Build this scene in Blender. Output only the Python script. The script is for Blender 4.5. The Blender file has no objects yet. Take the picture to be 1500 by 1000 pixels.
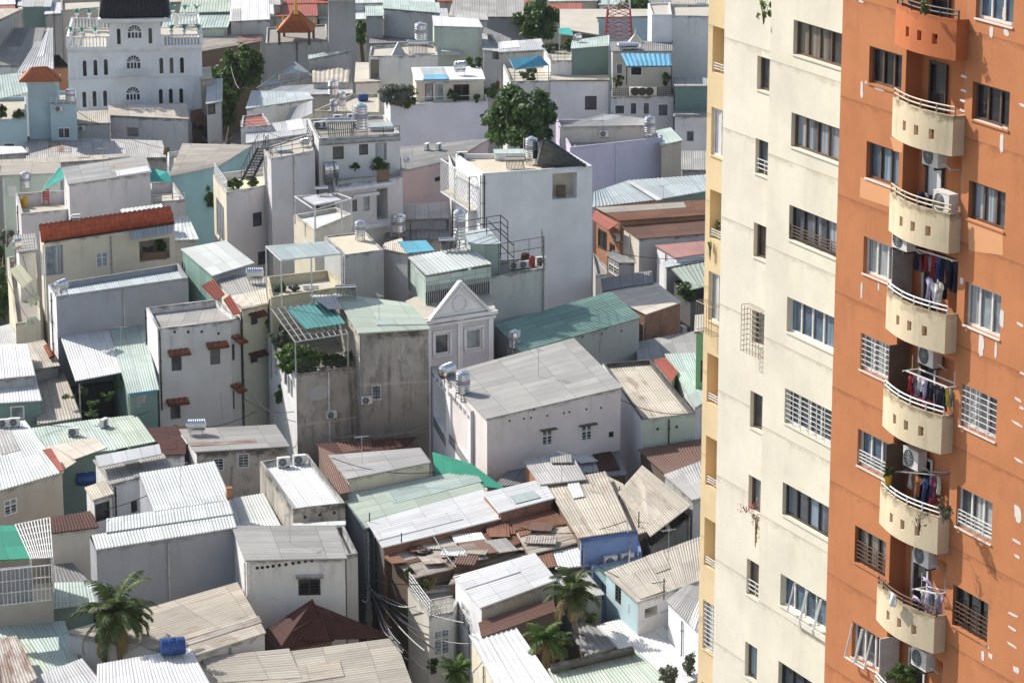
import bpy, math, random
from mathutils import Vector as V, Matrix
from mathutils.bvhtree import BVHTree
random.seed(7)
SC = bpy.context.scene
COL = SC.collection
# ------------------------------------------------------------------ camera
HC = 60.0; FPX = 4600.0; PITCH = math.atan(1250/4600)
CAM = V((0, 0, HC)); FW = V((0, math.cos(PITCH), -math.sin(PITCH))); UP = V((0, math.sin(PITCH), math.cos(PITCH)))
def ray(px, py):
    return V((1, 0, 0))*((px-750)/FPX) + UP*(-(py-500)/FPX) + FW
def P(px, py, z):
    d = ray(px, py); t = (z-HC)/d.z
    return CAM + d*t
ZR = {c: (x, y, 380/1500) for c, x, y in [('a',0,0),('b',340,0),('c',680,0),('d',0,220),('e',340,220),('f',680,220),('g',0,440),('h',340,440),('i',680,440)]}
for c, x, y in [('j',0,660),('k',340,660),('l',680,660)]: ZR[c] = (x, y, .34)
for c, x, y in [('m',1020,0),('n',1020,330),('o',1020,660)]: ZR[c] = (x, y, .34)
ZR['p'] = (0, 0, 1)
def px(R, X, Y):
    o = ZR[R]; return o[0]+X*o[2], o[1]+Y*o[2]
def W(R, X, Y, z): return P(*px(R, X, Y), z)
def on_plane(R, X, Y, p0, n):
    d = ray(*px(R, X, Y)); return CAM + d*((p0-CAM).dot(n)/d.dot(n))
# ------------------------------------------------------------------ mesh builder
TRI_V = []; TRI_F = []
class MB:
    def __init__(s): s.v = []; s.f = []; s.uv = []; s.sm = []
    def poly(s, pts, uvs=None, smooth=False):
        i = len(s.v); s.v += [V(p) for p in pts]; s.f.append(tuple(range(i, i+len(pts))))
        s.uv += list(uvs) if uvs else [(p[0], p[2]) for p in pts]; s.sm.append(smooth)
    def box(s, c, sx, sy, sz, ax=None):
        ax = ax or (V((1,0,0)), V((0,1,0)), V((0,0,1)))
        c = V(c); X, Y, Z = ax[0]*sx/2, ax[1]*sy/2, ax[2]*sz/2
        p = [c-X-Y-Z, c+X-Y-Z, c+X+Y-Z, c-X+Y-Z, c-X-Y+Z, c+X-Y+Z, c+X+Y+Z, c-X+Y+Z]
        for q, a, b in (((0,3,2,1),sx,sy), ((4,5,6,7),sx,sy), ((0,1,5,4),sx,sz), ((1,2,6,5),sy,sz), ((2,3,7,6),sx,sz), ((3,0,4,7),sy,sz)):
            s.poly([p[k] for k in q], [(0,0),(a,0),(a,b),(0,b)])
    def bar(s, a, b, w=.04, h=None):
        a = V(a); b = V(b); d = b-a; L = d.length
        if L < 1e-5: return
        d /= L; up = V((0,0,1)) if abs(d.z) < .95 else V((1,0,0))
        x = d.cross(up).normalized(); y = x.cross(d)
        s.box((a+b)/2, w, L, h or w, (x, d, y))
    def tube(s, pts, r, n=6, cap=False):
        pts = [V(p) for p in pts]; rings = []; px_ = None
        for k, p in enumerate(pts):
            d = (pts[min(k+1, len(pts)-1)]-pts[max(k-1, 0)]).normalized()
            if px_ is None:
                up = V((0,0,1)) if abs(d.z) < .95 else V((1,0,0)); x = d.cross(up).normalized()
            else: x = (px_ - d*px_.dot(d)).normalized()
            px_ = x; y = d.cross(x); rr = r[k] if isinstance(r, (list, tuple)) else r
            rings.append([p+(x*math.cos(t)+y*math.sin(t))*rr for t in [2*math.pi*j/n for j in range(n)]])
        for k in range(len(rings)-1):
            for j in range(n):
                j2 = (j+1) % n; s.poly([rings[k][j], rings[k][j2], rings[k+1][j2], rings[k+1][j]], [(j/n,k),(j/n+1/n,k),(j/n+1/n,k+1),(j/n,k+1)], True)
        if cap: s.poly(rings[0][::-1]); s.poly(rings[-1])
    def lathe(s, prof, n=16, o=(0,0,0), ax=None, smooth=True):
        o = V(o); X, Y, Z = ax or (V((1,0,0)), V((0,1,0)), V((0,0,1)))
        for k in range(len(prof)-1):
            (r0, z0), (r1, z1) = prof[k], prof[k+1]
            for j in range(n):
                a, b = 2*math.pi*j/n, 2*math.pi*(j+1)/n
                q = [o+X*r*math.cos(t)+Y*r*math.sin(t)+Z*z for r, z, t in ((r0,z0,a),(r0,z0,b),(r1,z1,b),(r1,z1,a))]
                if r0 < 1e-6: q = [q[0], q[2], q[3]]
                elif r1 < 1e-6: q = [q[0], q[1], q[2]]
                s.poly(q, None, smooth)
    def build(s, name, mat, parent=None, solid=False, merge=False):
        if not s.f: return None
        me = bpy.data.meshes.new(name)
        off = parent_loc(parent)
        me.from_pydata([tuple(p-off) for p in s.v], [], s.f); me.update()
        uv = me.uv_layers.new(name='UVMap'); uv.data.foreach_set('uv', [c for t in s.uv for c in (t[0], t[1])])
        me.polygons.foreach_set('use_smooth', s.sm)
        me.materials.append(M(mat) if isinstance(mat, str) else mat)
        if merge:
            import bmesh
            bm = bmesh.new(); bm.from_mesh(me); bmesh.ops.remove_doubles(bm, verts=bm.verts, dist=1e-4)
            for f in bm.faces: f.smooth = True
            for e in bm.edges: e.smooth = len(e.link_faces) == 2 and e.calc_face_angle(3.) < .5
            bm.to_mesh(me); bm.free()
        o = bpy.data.objects.new(name, me); COL.objects.link(o)
        if parent is not None: o.parent = parent
        if solid:
            b = len(TRI_V); TRI_V.extend(s.v); TRI_F.extend([tuple(i+b for i in f) for f in s.f])
        return o
def parent_loc(o):
    l = V((0,0,0))
    while o is not None: l += o.location; o = o.parent
    return l
def thing(name, label, cat, loc=(0,0,0), group=None, rz=0):
    o = bpy.data.objects.new(name, None); COL.objects.link(o); o.location = loc; o.rotation_euler.z = rz
    o.empty_display_size = .3
    return tag(o, label, cat, group)
def tag(o, label=None, cat=None, group=None, kind=None):
    if label: o['label'] = label
    if cat: o['category'] = cat
    if group: o['group'] = group
    if kind: o['kind'] = kind
    return o
def copy_tree(o, parent=None):
    c = o.copy(); COL.objects.link(c)
    if parent is not None: c.parent = parent
    for ch in list(o.children): copy_tree(ch, c)
    return c
# ------------------------------------------------------------------ materials
MC = {}
def nt(name, rough=.8, spec=.3, metal=0):
    m = bpy.data.materials.new(name); m.use_nodes = True
    t = m.node_tree; b = t.nodes['Principled BSDF']
    b.inputs['Roughness'].default_value = rough; b.inputs['Metallic'].default_value = metal
    b.inputs['Specular IOR Level'].default_value = spec
    return m, t, b
class NG:
    def __init__(s, t): s.t = t
    def n(s, typ, **kw):
        x = s.t.nodes.new(typ)
        for k, v in kw.items(): setattr(x, k, v)
        return x
    def lk(s, a, b): s.t.links.new(a, b)
    def uv(s, obj=False): return s.n('ShaderNodeTexCoord').outputs['Object' if obj else 'UV']
    def mapv(s, vec, sc, loc=None):
        m = s.n('ShaderNodeMapping'); m.inputs['Scale'].default_value = sc
        s.lk(vec, m.inputs['Vector'])
        if loc is not None: s.lk(loc, m.inputs['Location'])
        return m.outputs[0]
    def rnd(s, k=40.):
        o = s.n('ShaderNodeObjectInfo'); return s.math('MULTIPLY', o.outputs['Random'], k)
    def math(s, op, a, b=None, c=None, clamp=False):
        m = s.n('ShaderNodeMath', operation=op, use_clamp=clamp)
        for i, x in enumerate((a, b, c)):
            if x is None: continue
            if isinstance(x, (int, float)): m.inputs[i].default_value = x
            else: s.lk(x, m.inputs[i])
        return m.outputs[0]
    def noise(s, vec, scale, detail=3, rough=.6, w=None):
        x = s.n('ShaderNodeTexNoise', noise_dimensions='4D' if w is not None else '3D')
        x.inputs['Scale'].default_value = scale; x.inputs['Detail'].default_value = detail; x.inputs['Roughness'].default_value = rough
        s.lk(vec, x.inputs['Vector'])
        if w is not None: s.lk(w, x.inputs['W'])
        return x.outputs['Fac']
    def ramp(s, f, lo, hi, a=0., b=1.):
        m = s.n('ShaderNodeMapRange'); m.clamp = True
        for i, v in ((1,lo),(2,hi),(3,a),(4,b)): m.inputs[i].default_value = v
        s.lk(f, m.inputs[0]); return m.outputs[0]
    def mix(s, f, a, b, typ='MIX'):
        m = s.n('ShaderNodeMix', data_type='RGBA', blend_type=typ)
        for i, x in ((0, f), (6, a), (7, b)):
            if isinstance(x, (int, float)): m.inputs[i].default_value = x
            elif isinstance(x, tuple): m.inputs[i].default_value = (*x[:3], 1)
            else: s.lk(x, m.inputs[i])
        return m.outputs[2]
    def sep(s, vec):
        x = s.n('ShaderNodeSeparateXYZ'); s.lk(vec, x.inputs[0]); return x.outputs
    def bump(s, h, b, st=.3, dist=.02):
        x = s.n('ShaderNodeBump'); x.inputs['Strength'].default_value = st; x.inputs['Distance'].default_value = dist
        s.lk(h, x.inputs['Height']); s.lk(x.outputs[0], b.inputs['Normal'])
def plain(name, c, rough=.6, metal=0, spec=.4, var=.12):
    m, t, b = nt(name, rough, spec, metal); g = NG(t)
    w = g.rnd(); f = g.noise(g.uv(True), 3., 3, .6, w)
    dark = tuple(x*(1-var*1.6) for x in c); lite = tuple(min(1, x*(1+var)) for x in c)
    g.lk(g.mix(g.ramp(f, .3, .7), dark, lite), b.inputs['Base Color']); return m
def plaster(name, c, dirt=.5, dirtc=(.10,.095,.085), rough=.9, joint=0):
    m, t, b = nt(name, rough, .2); g = NG(t); uv = g.uv(); w = g.rnd()
    big = g.noise(uv, .45, 4, .6, w)
    col = g.mix(g.ramp(big, .3, .7), tuple(x*.86 for x in c), tuple(min(.9, x*1.05) for x in c))
    st = g.noise(g.mapv(uv, (1.7, .2, 1)), 1., 5, .7, w)           # rain streaks, longest near the top edge
    v = g.sep(uv)[1]
    if joint: v = g.math('MULTIPLY', g.math('FRACT', g.math('DIVIDE', g.math('ADD', v, joint[1]), joint[0])), joint[0])
    top = g.ramp(v, 0., 2.2, 1., .12)
    sf = g.math('MULTIPLY', g.ramp(st, .52, .78), g.math('MULTIPLY', top, dirt))
    col = g.mix(sf, col, dirtc)
    edge = g.noise(g.mapv(uv, (1.6, 3., 1)), 1., 5, .7, w)             # mildew along the coping
    ef = g.math('MULTIPLY', g.ramp(g.math('SUBTRACT', edge, g.math('MULTIPLY', v, .8)), .33, .52), min(1, dirt*1.1))
    col = g.mix(ef, col, dirtc)
    sp = g.noise(uv, 1.7, 6, .7, w)
    col = g.mix(g.math('MULTIPLY', g.ramp(sp, .55, .78), dirt*.62), col, tuple(x*.55 for x in c))
    if joint:
        fr = g.math('DIVIDE', v, joint[0])
        jf = g.math('MULTIPLY', g.math('LESS_THAN', fr, .014), .35)
        col = g.mix(jf, col, tuple(x*.45 for x in c))
    g.lk(col, b.inputs['Base Color'])
    g.bump(g.noise(uv, 9., 5, .7, w), b, .25, .03); return m
def rawcon(name, c):
    m, t, b = nt(name, .95, .15); g = NG(t); uv = g.uv(); w = g.rnd(); v = g.sep(uv)[1]
    a = g.noise(g.mapv(uv, (.55, .4, 1)), 1., 8, .68, w); bn = g.noise(g.mapv(uv, (1.1, .5, 1)), 1., 10, .75, g.math('ADD', w, 7.)); s_ = g.noise(g.mapv(uv, (2.2, .18, 1)), 1., 6, .7, w)
    col = g.mix(g.ramp(a, .3, .68), tuple(x*.52 for x in c), tuple(x*1.12 for x in c))
    col = g.mix(g.math('MULTIPLY', g.ramp(bn, .52, .6), .62), col, tuple(x*.36 for x in c))
    col = g.mix(g.math('MULTIPLY', g.ramp(s_, .55, .7), .6), col, (.055,.05,.046))
    fr = g.math('FRACT', g.math('DIVIDE', v, 3.1)); col = g.mix(g.math('MULTIPLY', g.math('LESS_THAN', fr, .05), .35), col, tuple(x*1.3 for x in c))
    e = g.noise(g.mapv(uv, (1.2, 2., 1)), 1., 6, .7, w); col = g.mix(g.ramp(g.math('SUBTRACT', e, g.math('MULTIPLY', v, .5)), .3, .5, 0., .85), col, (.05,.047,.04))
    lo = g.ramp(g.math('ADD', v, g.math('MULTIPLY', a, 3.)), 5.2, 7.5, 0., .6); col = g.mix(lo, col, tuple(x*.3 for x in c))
    g.lk(col, b.inputs['Base Color']); g.bump(g.noise(uv, 7., 8, .75, w), b, .5, .05); return m
def sheetmat(name, c, dirt=.35, rust=0., rough=.62, spec=.25, rustc=(.16,.06,.03), panel=.17):
    m, t, b = nt(name, rough, spec); g = NG(t); uv = g.uv(); w = g.rnd(); s = g.sep(uv)
    cx = g.math('FLOOR', g.math('DIVIDE', s[0], .92)); cy = g.math('FLOOR', g.math('DIVIDE', g.math('ADD', s[1], w), 2.3))
    cmb = g.n('ShaderNodeCombineXYZ'); g.lk(cx, cmb.inputs[0]); g.lk(cy, cmb.inputs[1]); g.lk(w, cmb.inputs[2])
    wn = g.n('ShaderNodeTexWhiteNoise', noise_dimensions='3D'); g.lk(cmb.outputs[0], wn.inputs['Vector'])
    col = g.mix(wn.outputs['Value'], tuple(x*(1-panel) for x in c), tuple(min(.92, x*(1+panel*.45)) for x in c))
    big = g.noise(uv, .35, 5, .65, w)
    col = g.mix(g.math('MULTIPLY', g.ramp(big, .45, .72), dirt), col, tuple(x*.5+.02 for x in c))
    st = g.noise(g.mapv(uv, (3.2, .22, 1)), 1., 5, .7, w)
    col = g.mix(g.math('MULTIPLY', g.ramp(st, .5, .75), dirt), col, tuple(x*.42+.015 for x in (c[0], c[1]*.95, c[2]*.88)))
    if rust:
        r = g.noise(g.mapv(uv, (1.6, .35, 1)), 1., 6, .7, w)
        col = g.mix(g.math('MULTIPLY', g.ramp(r, .62-rust*.25, .74-rust*.2), min(1, .45+rust*.5)), col, rustc)
    for k, (dv, wd) in ((1, (2.3, .018)), (0, (.92, .055))):
        fr = g.math('FRACT', g.math('DIVIDE', g.math('ADD', s[k], w if k else 0.), dv))
        col = g.mix(g.math('MULTIPLY', g.math('LESS_THAN', fr, wd), .55 if k else .46), col, tuple(x*.35 for x in c))
    g.lk(col, b.inputs['Base Color']); g.bump(g.noise(uv, 6., 4, .6, w), b, .15, .02); return m
def tilemat(name, c, c2):
    m, t, b = nt(name, .6, .35); g = NG(t); uv = g.uv(); w = g.rnd(); s = g.sep(uv)
    cx = g.math('FLOOR', g.math('DIVIDE', s[0], .3)); cy = g.math('FLOOR', g.math('DIVIDE', s[1], .38))
    cmb = g.n('ShaderNodeCombineXYZ'); g.lk(cx, cmb.inputs[0]); g.lk(cy, cmb.inputs[1])
    wn = g.n('ShaderNodeTexWhiteNoise', noise_dimensions='3D'); g.lk(cmb.outputs[0], wn.inputs['Vector'])
    col = g.mix(wn.outputs['Value'], c, c2); n = g.noise(uv, 1.5, 5, .7, w)
    col = g.mix(g.math('MULTIPLY', g.ramp(n, .5, .75), .5), col, tuple(x*.4 for x in c))
    for k, dv in ((0, .36), (1, .42)):
        fr = g.math('FRACT', g.math('DIVIDE', s[k], dv)); col = g.mix(g.math('MULTIPLY', g.math('LESS_THAN', fr, .12), .42), col, tuple(x*.3 for x in c2))
    g.lk(col, b.inputs['Base Color']); return m
def brickmat(name, c):
    m, t, b = nt(name, .9, .2); g = NG(t); uv = g.uv(); w = g.rnd()
    x = g.n('ShaderNodeTexBrick'); g.lk(uv, x.inputs['Vector']); x.inputs['Scale'].default_value = 1.
    x.inputs['Brick Width'].default_value = .24; x.inputs['Row Height'].default_value = .1; x.inputs['Mortar Size'].default_value = .012
    x.inputs['Color1'].default_value = (*c, 1); x.inputs['Color2'].default_value = (*[k*.6 for k in c], 1); x.inputs['Mortar'].default_value = (.3,.26,.22,1)
    n = g.noise(uv, .9, 5, .7, w)
    g.lk(g.mix(g.math('MULTIPLY', g.ramp(n, .45, .75), .7), x.outputs['Color'], (.09,.06,.05)), b.inputs['Base Color']); return m
def leafmat(name, c1, c2):
    m, t, b = nt(name, .55, .35); g = NG(t)
    geo = g.n('ShaderNodeNewGeometry'); f = geo.outputs['Random Per Island']
    big = g.noise(g.uv(True), .8, 2, .5, g.rnd())
    col = g.mix(f, c1, c2); col = g.mix(g.ramp(big, .35, .65, 0., .5), col, tuple(min(1, x*1.5) for x in c2))
    g.lk(col, b.inputs['Base Color'])
    b.inputs['Transmission Weight'].default_value = 0
    tr = g.n('ShaderNodeBsdfTranslucent'); g.lk(col, tr.inputs['Color'])
    ms = g.n('ShaderNodeMixShader'); ms.inputs[0].default_value = .25
    out = t.nodes['Material Output']; g.lk(b.outputs[0], ms.inputs[1]); g.lk(tr.outputs[0], ms.inputs[2]); g.lk(ms.outputs[0], out.inputs['Surface']); return m
def glassmat(name, c, curtain=None, rough=.08):
    m, t, b = nt(name, rough, .5); g = NG(t); uv = g.uv(); w = g.rnd()
    n = g.noise(g.mapv(uv, (1, 1, 1)), 1.3, 2, .5, w)
    col = g.mix(g.ramp(n, .35, .65), c, tuple(x*2.2+.01 for x in c))
    if curtain:
        s = g.sep(uv); fold = g.noise(g.mapv(uv, (9., .25, 1)), 1., 2, .5, w)
        cc = g.mix(g.ramp(fold, .35, .65), tuple(x*.45 for x in curtain), curtain)
        cov = g.noise(g.mapv(uv, (.9, .02, 1)), 1., 1, .4, w)
        col = g.mix(g.ramp(cov, .45, .52, 1., 0.), col, cc)
    g.lk(col, b.inputs['Base Color']); return m
def M(k):
    if k in MC: return MC[k]
    if k in DEFS: m = DEFS[k](k)
    else: raise KeyError(k)
    MC[k] = m; return m
L = lambda f, *a, **kw: (lambda n: f(n, *a, **kw))
DEFS = {
 'white': L(plaster, (.72,.715,.70), .7), 'cleanwhite': L(plaster, (.80,.795,.81), .2), 'villa': L(plaster, (.84,.835,.83), .15),
 'lilacwhite': L(plaster, (.64,.62,.61), .7), 'lavender': L(plaster, (.64,.62,.63), .55), 'lilac': L(plaster, (.62,.57,.71), .2),
 'pinkwhite': L(plaster, (.74,.675,.655), .5), 'pink': L(plaster, (.62,.48,.46), .3), 'cream': L(plaster, (.70,.64,.50), .5),
 'beige': L(plaster, (.50,.45,.38), .45), 'palebeige': L(plaster, (.62,.58,.50), .4), 'greyplaster': L(plaster, (.38,.38,.385), .6),
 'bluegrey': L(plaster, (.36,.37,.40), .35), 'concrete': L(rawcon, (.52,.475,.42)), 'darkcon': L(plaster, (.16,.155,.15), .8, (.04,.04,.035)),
 'palecon': L(plaster, (.48,.48,.47), .7), 'skyblue': L(plaster, (.44,.58,.62), .2), 'teal': L(plaster, (.25,.42,.43), .25), 'greenwall': L(plaster, (.19,.28,.25), .2),
 'palegreen': L(plaster, (.55,.62,.52), .4), 'yellowgreen': L(plaster, (.66,.65,.52), .4), 'yellow': L(plaster, (.60,.54,.38), .4), 'blue': L(plaster, (.19,.28,.52), .4),
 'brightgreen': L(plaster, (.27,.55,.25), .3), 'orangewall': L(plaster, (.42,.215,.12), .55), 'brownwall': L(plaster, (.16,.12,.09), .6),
 'brick': L(brickmat, (.36,.14,.075)), 'terrace': L(plaster, (.50,.46,.39), .7), 'tanfloor': L(plaster, (.62,.55,.43), .5), 'dirtyfloor': L(plaster, (.30,.28,.25), .9),
 's_white': L(sheetmat, (.66,.662,.665), .3, panel=.1), 's_zinc': L(sheetmat, (.47,.48,.49), .35), 's_mint': L(sheetmat, (.43,.51,.47), .35), 's_palemint': L(sheetmat, (.58,.61,.59), .3),
 's_grey': L(sheetmat, (.36,.352,.335), .4, rough=.85, spec=.2), 's_palegrey': L(sheetmat, (.45,.44,.425), .4, rough=.85, spec=.2), 's_dark': L(sheetmat, (.24,.24,.24), .45, rough=.8), 's_tan': L(sheetmat, (.46,.42,.36), .5, rough=.85, spec=.2),
 's_paletan': L(sheetmat, (.50,.45,.375), .45, .3, rough=.8, spec=.2), 's_maroon': L(sheetmat, (.085,.036,.03), .35, rough=.8, spec=.2), 's_rust': L(sheetmat, (.23,.115,.075), .55, .6, rough=.9), 's_rustmix': L(sheetmat, (.46,.42,.38), .5, .65, rough=.85),
 's_green': L(sheetmat, (.26,.40,.345), .25), 's_teal': L(sheetmat, (.06,.22,.22), .3), 's_blue': L(sheetmat, (.10,.34,.46), .25), 's_palegreen': L(sheetmat, (.46,.52,.44), .35), 's_paleblue': L(sheetmat, (.43,.485,.50), .3),
 's_red': L(sheetmat, (.34,.08,.05), .4), 's_pinkred': L(sheetmat, (.36,.18,.16), .4), 's_yellow': L(sheetmat, (.62,.60,.42), .3), 's_emerald': L(sheetmat, (.02,.235,.155), .25), 's_brown': L(sheetmat, (.17,.09,.065), .4, .3), 's_cream': L(sheetmat, (.60,.53,.45), .35, .2, rough=.7),
 's_skylight': L(sheetmat, (.40,.46,.45), .4, rough=.4), 's_brightblue': L(sheetmat, (.13,.38,.56), .35, rough=.3), 's_stripe': L(sheetmat, (.30,.45,.42), .2),
 't_red': L(tilemat, (.56,.135,.07), (.40,.085,.05)), 't_orange': L(tilemat, (.55,.17,.06), (.38,.11,.05)), 't_dark': L(tilemat, (.10,.115,.13), (.05,.06,.07)), 't_brick': L(tilemat, (.33,.12,.06), (.22,.075,.045)), 't_black': L(tilemat, (.025,.025,.028), (.012,.012,.014)), 't_brown': L(tilemat, (.16,.13,.12), (.09,.075,.07)), 't_darkgreen': L(tilemat, (.07,.10,.08), (.14,.15,.12)),
 'glass': L(glassmat, (.035,.042,.05)), 'glasscurt': L(glassmat, (.05,.056,.065), (.40,.43,.47)), 'glassblue': L(glassmat, (.05,.075,.10), (.30,.42,.52)), 'glassdark': L(glassmat, (.012,.012,.014)), 'glasspale': L(glassmat, (.16,.18,.19), (.5,.52,.52)),
 'frame_white': L(plain, (.72,.72,.70), .5), 'frame_dark': L(plain, (.05,.045,.04), .5), 'frame_grey': L(plain, (.30,.31,.32), .5), 'frame_brown': L(plain, (.13,.085,.06), .6), 'iron': L(plain, (.045,.043,.042), .6), 'rustiron': L(plain, (.16,.08,.05), .8),
 'steel': L(plain, (.66,.67,.68), .22, 1., .5, .08), 'galv': L(plain, (.45,.46,.47), .45, .6), 'acwhite': L(plain, (.68,.67,.63), .55), 'black': L(plain, (.02,.02,.02), .6), 'blueplastic': L(plain, (.025,.07,.24), .35), 'tealplastic': L(plain, (.03,.32,.26), .6),
 'redplastic': L(plain, (.42,.05,.05), .45), 'yellowplastic': L(plain, (.60,.36,.03), .45), 'terracotta': L(plain, (.36,.13,.07), .8), 'wood': L(plain, (.20,.13,.08), .8), 'bark': L(plain, (.13,.10,.075), .95), 'palmbark': L(plain, (.22,.19,.16), .95),
 'cable': L(plain, (.03,.03,.03), .7), 'palecable': L(plain, (.32,.32,.31), .7), 'polecon': L(plain, (.36,.35,.33), .9), 'cushion': L(plain, (.5,.5,.52), .9), 'tarp': L(plain, (.03,.36,.30), .7), 'net': L(plain, (.05,.20,.18), .8),
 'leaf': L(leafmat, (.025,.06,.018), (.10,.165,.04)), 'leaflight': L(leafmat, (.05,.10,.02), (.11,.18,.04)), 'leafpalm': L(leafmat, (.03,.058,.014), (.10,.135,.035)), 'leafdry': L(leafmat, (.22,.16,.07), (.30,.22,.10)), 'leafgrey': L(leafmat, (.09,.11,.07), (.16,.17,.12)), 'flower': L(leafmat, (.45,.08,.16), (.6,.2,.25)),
 'turq': L(plain, (.03,.30,.22), .6), 'redpaint': L(plain, (.36,.05,.05), .5),
}
def hazemat(name):
    m = bpy.data.materials.new(name); m.use_nodes = True; t = m.node_tree; t.nodes.clear(); o = t.nodes.new('ShaderNodeOutputMaterial'); v = t.nodes.new('ShaderNodeVolumePrincipled')
    v.inputs['Color'].default_value = (.82,.88,.95,1); v.inputs['Density'].default_value = .00006; v.inputs['Anisotropy'].default_value = .2
    t.links.new(v.outputs[0], o.inputs['Volume']); return m
DEFS['haze_air'] = hazemat
for i_, c_ in enumerate([(.55,.55,.57),(.03,.03,.045),(.30,.03,.04),(.06,.08,.20),(.36,.15,.07),(.60,.58,.50),(.16,.05,.09),(.55,.46,.06),(.30,.34,.40),(.45,.40,.58)]):
    DEFS['cloth%d' % i_] = L(plain, c_, .9, 0, .1, .25)
# ------------------------------------------------------------------ sheets and walls
def sheet_mb(A, B, C, D, style='corr', flip=False, thick=.05, mb=None):
    mb = mb or MB()
    if flip and style == 'corr': style = 'line'
    if flip: A, B, C, D = B, C, D, A
    A, B, C, D = map(V, (A, B, C, D))
    n = (B-A).cross(D-A).normalized()
    if n.z < 0: n = -n
    Lu = ((B-A).length+(C-D).length)/2; Lv = ((D-A).length+(C-B).length)/2
    def S(u, v, h): return A*(1-u)*(1-v)+B*u*(1-v)+C*u*v+D*(1-u)*v+n*h
    per, amp = {'corr': (.175,.032), 'trap': (.30,.04), 'fine': (.14,.03), 'line': (.27,.028), 'flat': (99,0), 'tile': (.36,.08), 'big': (.42,.07)}[style]
    nr = max(1, round(Lu/per)) if amp else 1
    pr = {'corr': ((0,0),(.25,.6),(.5,1),(.75,.6)), 'fine': ((0,0),(.25,.6),(.5,1),(.75,.6)), 'line': ((0,0),(.25,.6),(.5,1),(.75,.6)), 'big': ((0,0),(.25,.6),(.5,1),(.75,.6)), 'trap': ((0,0),(.62,0),(.70,1),(.92,1)), 'tile': ((0,0),(.25,.7),(.5,1),(.75,.7)), 'flat': ((0,0),)}[style]
    us = [((k+o)/nr, h*amp) for k in range(nr) for o, h in pr]+[(1, 0)]
    if style == 'tile':
        nv = max(1, round(Lv/.42)); vs = []
        for k in range(nv): vs += [(k/nv+.0001, .09), ((k+1)/nv, .0)]
    else: vs = [(0, 0), (1, 0)]
    for j in range(len(vs)-1):
        (v0, k0), (v1, k1) = vs[j], vs[j+1]
        for i in range(len(us)-1):
            (u0, h0), (u1, h1) = us[i], us[i+1]
            mb.poly([S(u0,v0,h0+k0), S(u1,v0,h1+k0), S(u1,v1,h1+k1), S(u0,v1,h0+k1)], [(u0*Lu,v0*Lv),(u1*Lu,v0*Lv),(u1*Lu,v1*Lv),(u0*Lu,v1*Lv)], style != 'trap' and style != 'flat')
    b = [S(0,0,-thick), S(0,1,-thick), S(1,1,-thick), S(1,0,-thick)]
    mb.poly(b, [(0,0),(0,Lv),(Lu,Lv),(Lu,0)])
    for v in (0, 1):
        k = vs[0][1] if v == 0 else vs[-1][1]
        for i in range(len(us)-1):
            (u0, h0), (u1, h1) = us[i], us[i+1]; q = [S(u0,v,-thick), S(u1,v,-thick), S(u1,v,h1+k), S(u0,v,h0+k)]
            mb.poly(q if v == 0 else q[::-1], [(u0*Lu,0),(u1*Lu,0),(u1*Lu,.05),(u0*Lu,.05)])
    for u in (0, 1):
        q = [S(u,0,-thick), S(u,0,vs[0][1]), S(u,1,vs[-1][1]), S(u,1,-thick)]
        mb.poly(q if u == 0 else q[::-1], [(0,0),(0,.05),(Lv,.05),(Lv,0)])
    return mb
def extend(q, ov):
    out = []
    for i in range(4):
        p = q[i]; a = (p-q[i-1]).normalized(); b = (p-q[(i+1) % 4]).normalized(); out.append(p+(a+b)*ov)
    return out
def inset(poly, d):
    n = len(poly); out = []
    for i in range(n):
        p0, p1, p2 = poly[i-1], poly[i], poly[(i+1) % n]
        a = (p1-p0).xy.normalized(); b = (p2-p1).xy.normalized(); na = V((-a.y, a.x)); nb = V((-b.y, b.x))
        k = na+nb; den = 1+na.dot(nb)
        k = k/max(den, .25); out.append(V((p1.x+k.x*d, p1.y+k.y*d, p1.z)))
    return out
def wall_mb(mb, p0, p1, zb, holes=(), uo=0.):
    """vertical wall p0->p1 (tops at p.z) with rectangular openings; outward side is to the right of p0->p1"""
    d = (p1-p0).xy; Lw = d.length; d = d/Lw; n = V((d.y, -d.x, 0)); d = V((d.x, d.y, 0))
    top = lambda u: p0.z+(p1.z-p0.z)*u/Lw
    at = lambda u, z, o=0: V((p0.x, p0.y, 0))+d*u+V((0,0,z))-n*o
    us = sorted({0, Lw} | {h[0] for h in holes} | {h[1] for h in holes})
    for a, b in zip(us[:-1], us[1:]):
        if b-a < 1e-4: continue
        m = (a+b)/2; hs = sorted([h for h in holes if h[0] < m < h[1]], key=lambda h: h[2]); z = zb
        for h in hs:
            if h[2] > z: mb.poly([at(a,z), at(b,z), at(b,h[2]), at(a,h[2])], [(a+uo,top(a)-z),(b+uo,top(b)-z),(b+uo,top(b)-h[2]),(a+uo,top(a)-h[2])])
            z = max(z, h[3])
        mb.poly([at(a,z), at(b,z), at(b,top(b)), at(a,top(a))], [(a+uo,top(a)-z),(b+uo,top(b)-z),(b+uo,0),(a+uo,0)])
    for h in holes:
        u0, u1, z0, z1, dp = h[:5]; t = top(u0)
        for q in (((u0,z0,0),(u1,z0,0),(u1,z0,dp),(u0,z0,dp)), ((u0,z1,dp),(u1,z1,dp),(u1,z1,0),(u0,z1,0)), ((u0,z0,0),(u0,z0,dp),(u0,z1,dp),(u0,z1,0)), ((u1,z0,dp),(u1,z0,0),(u1,z1,0),(u1,z1,dp))):
            mb.poly([at(*k) for k in q], [(k[0]+k[2], 2.5) for k in q])
    return at, Lw, n, d
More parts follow.
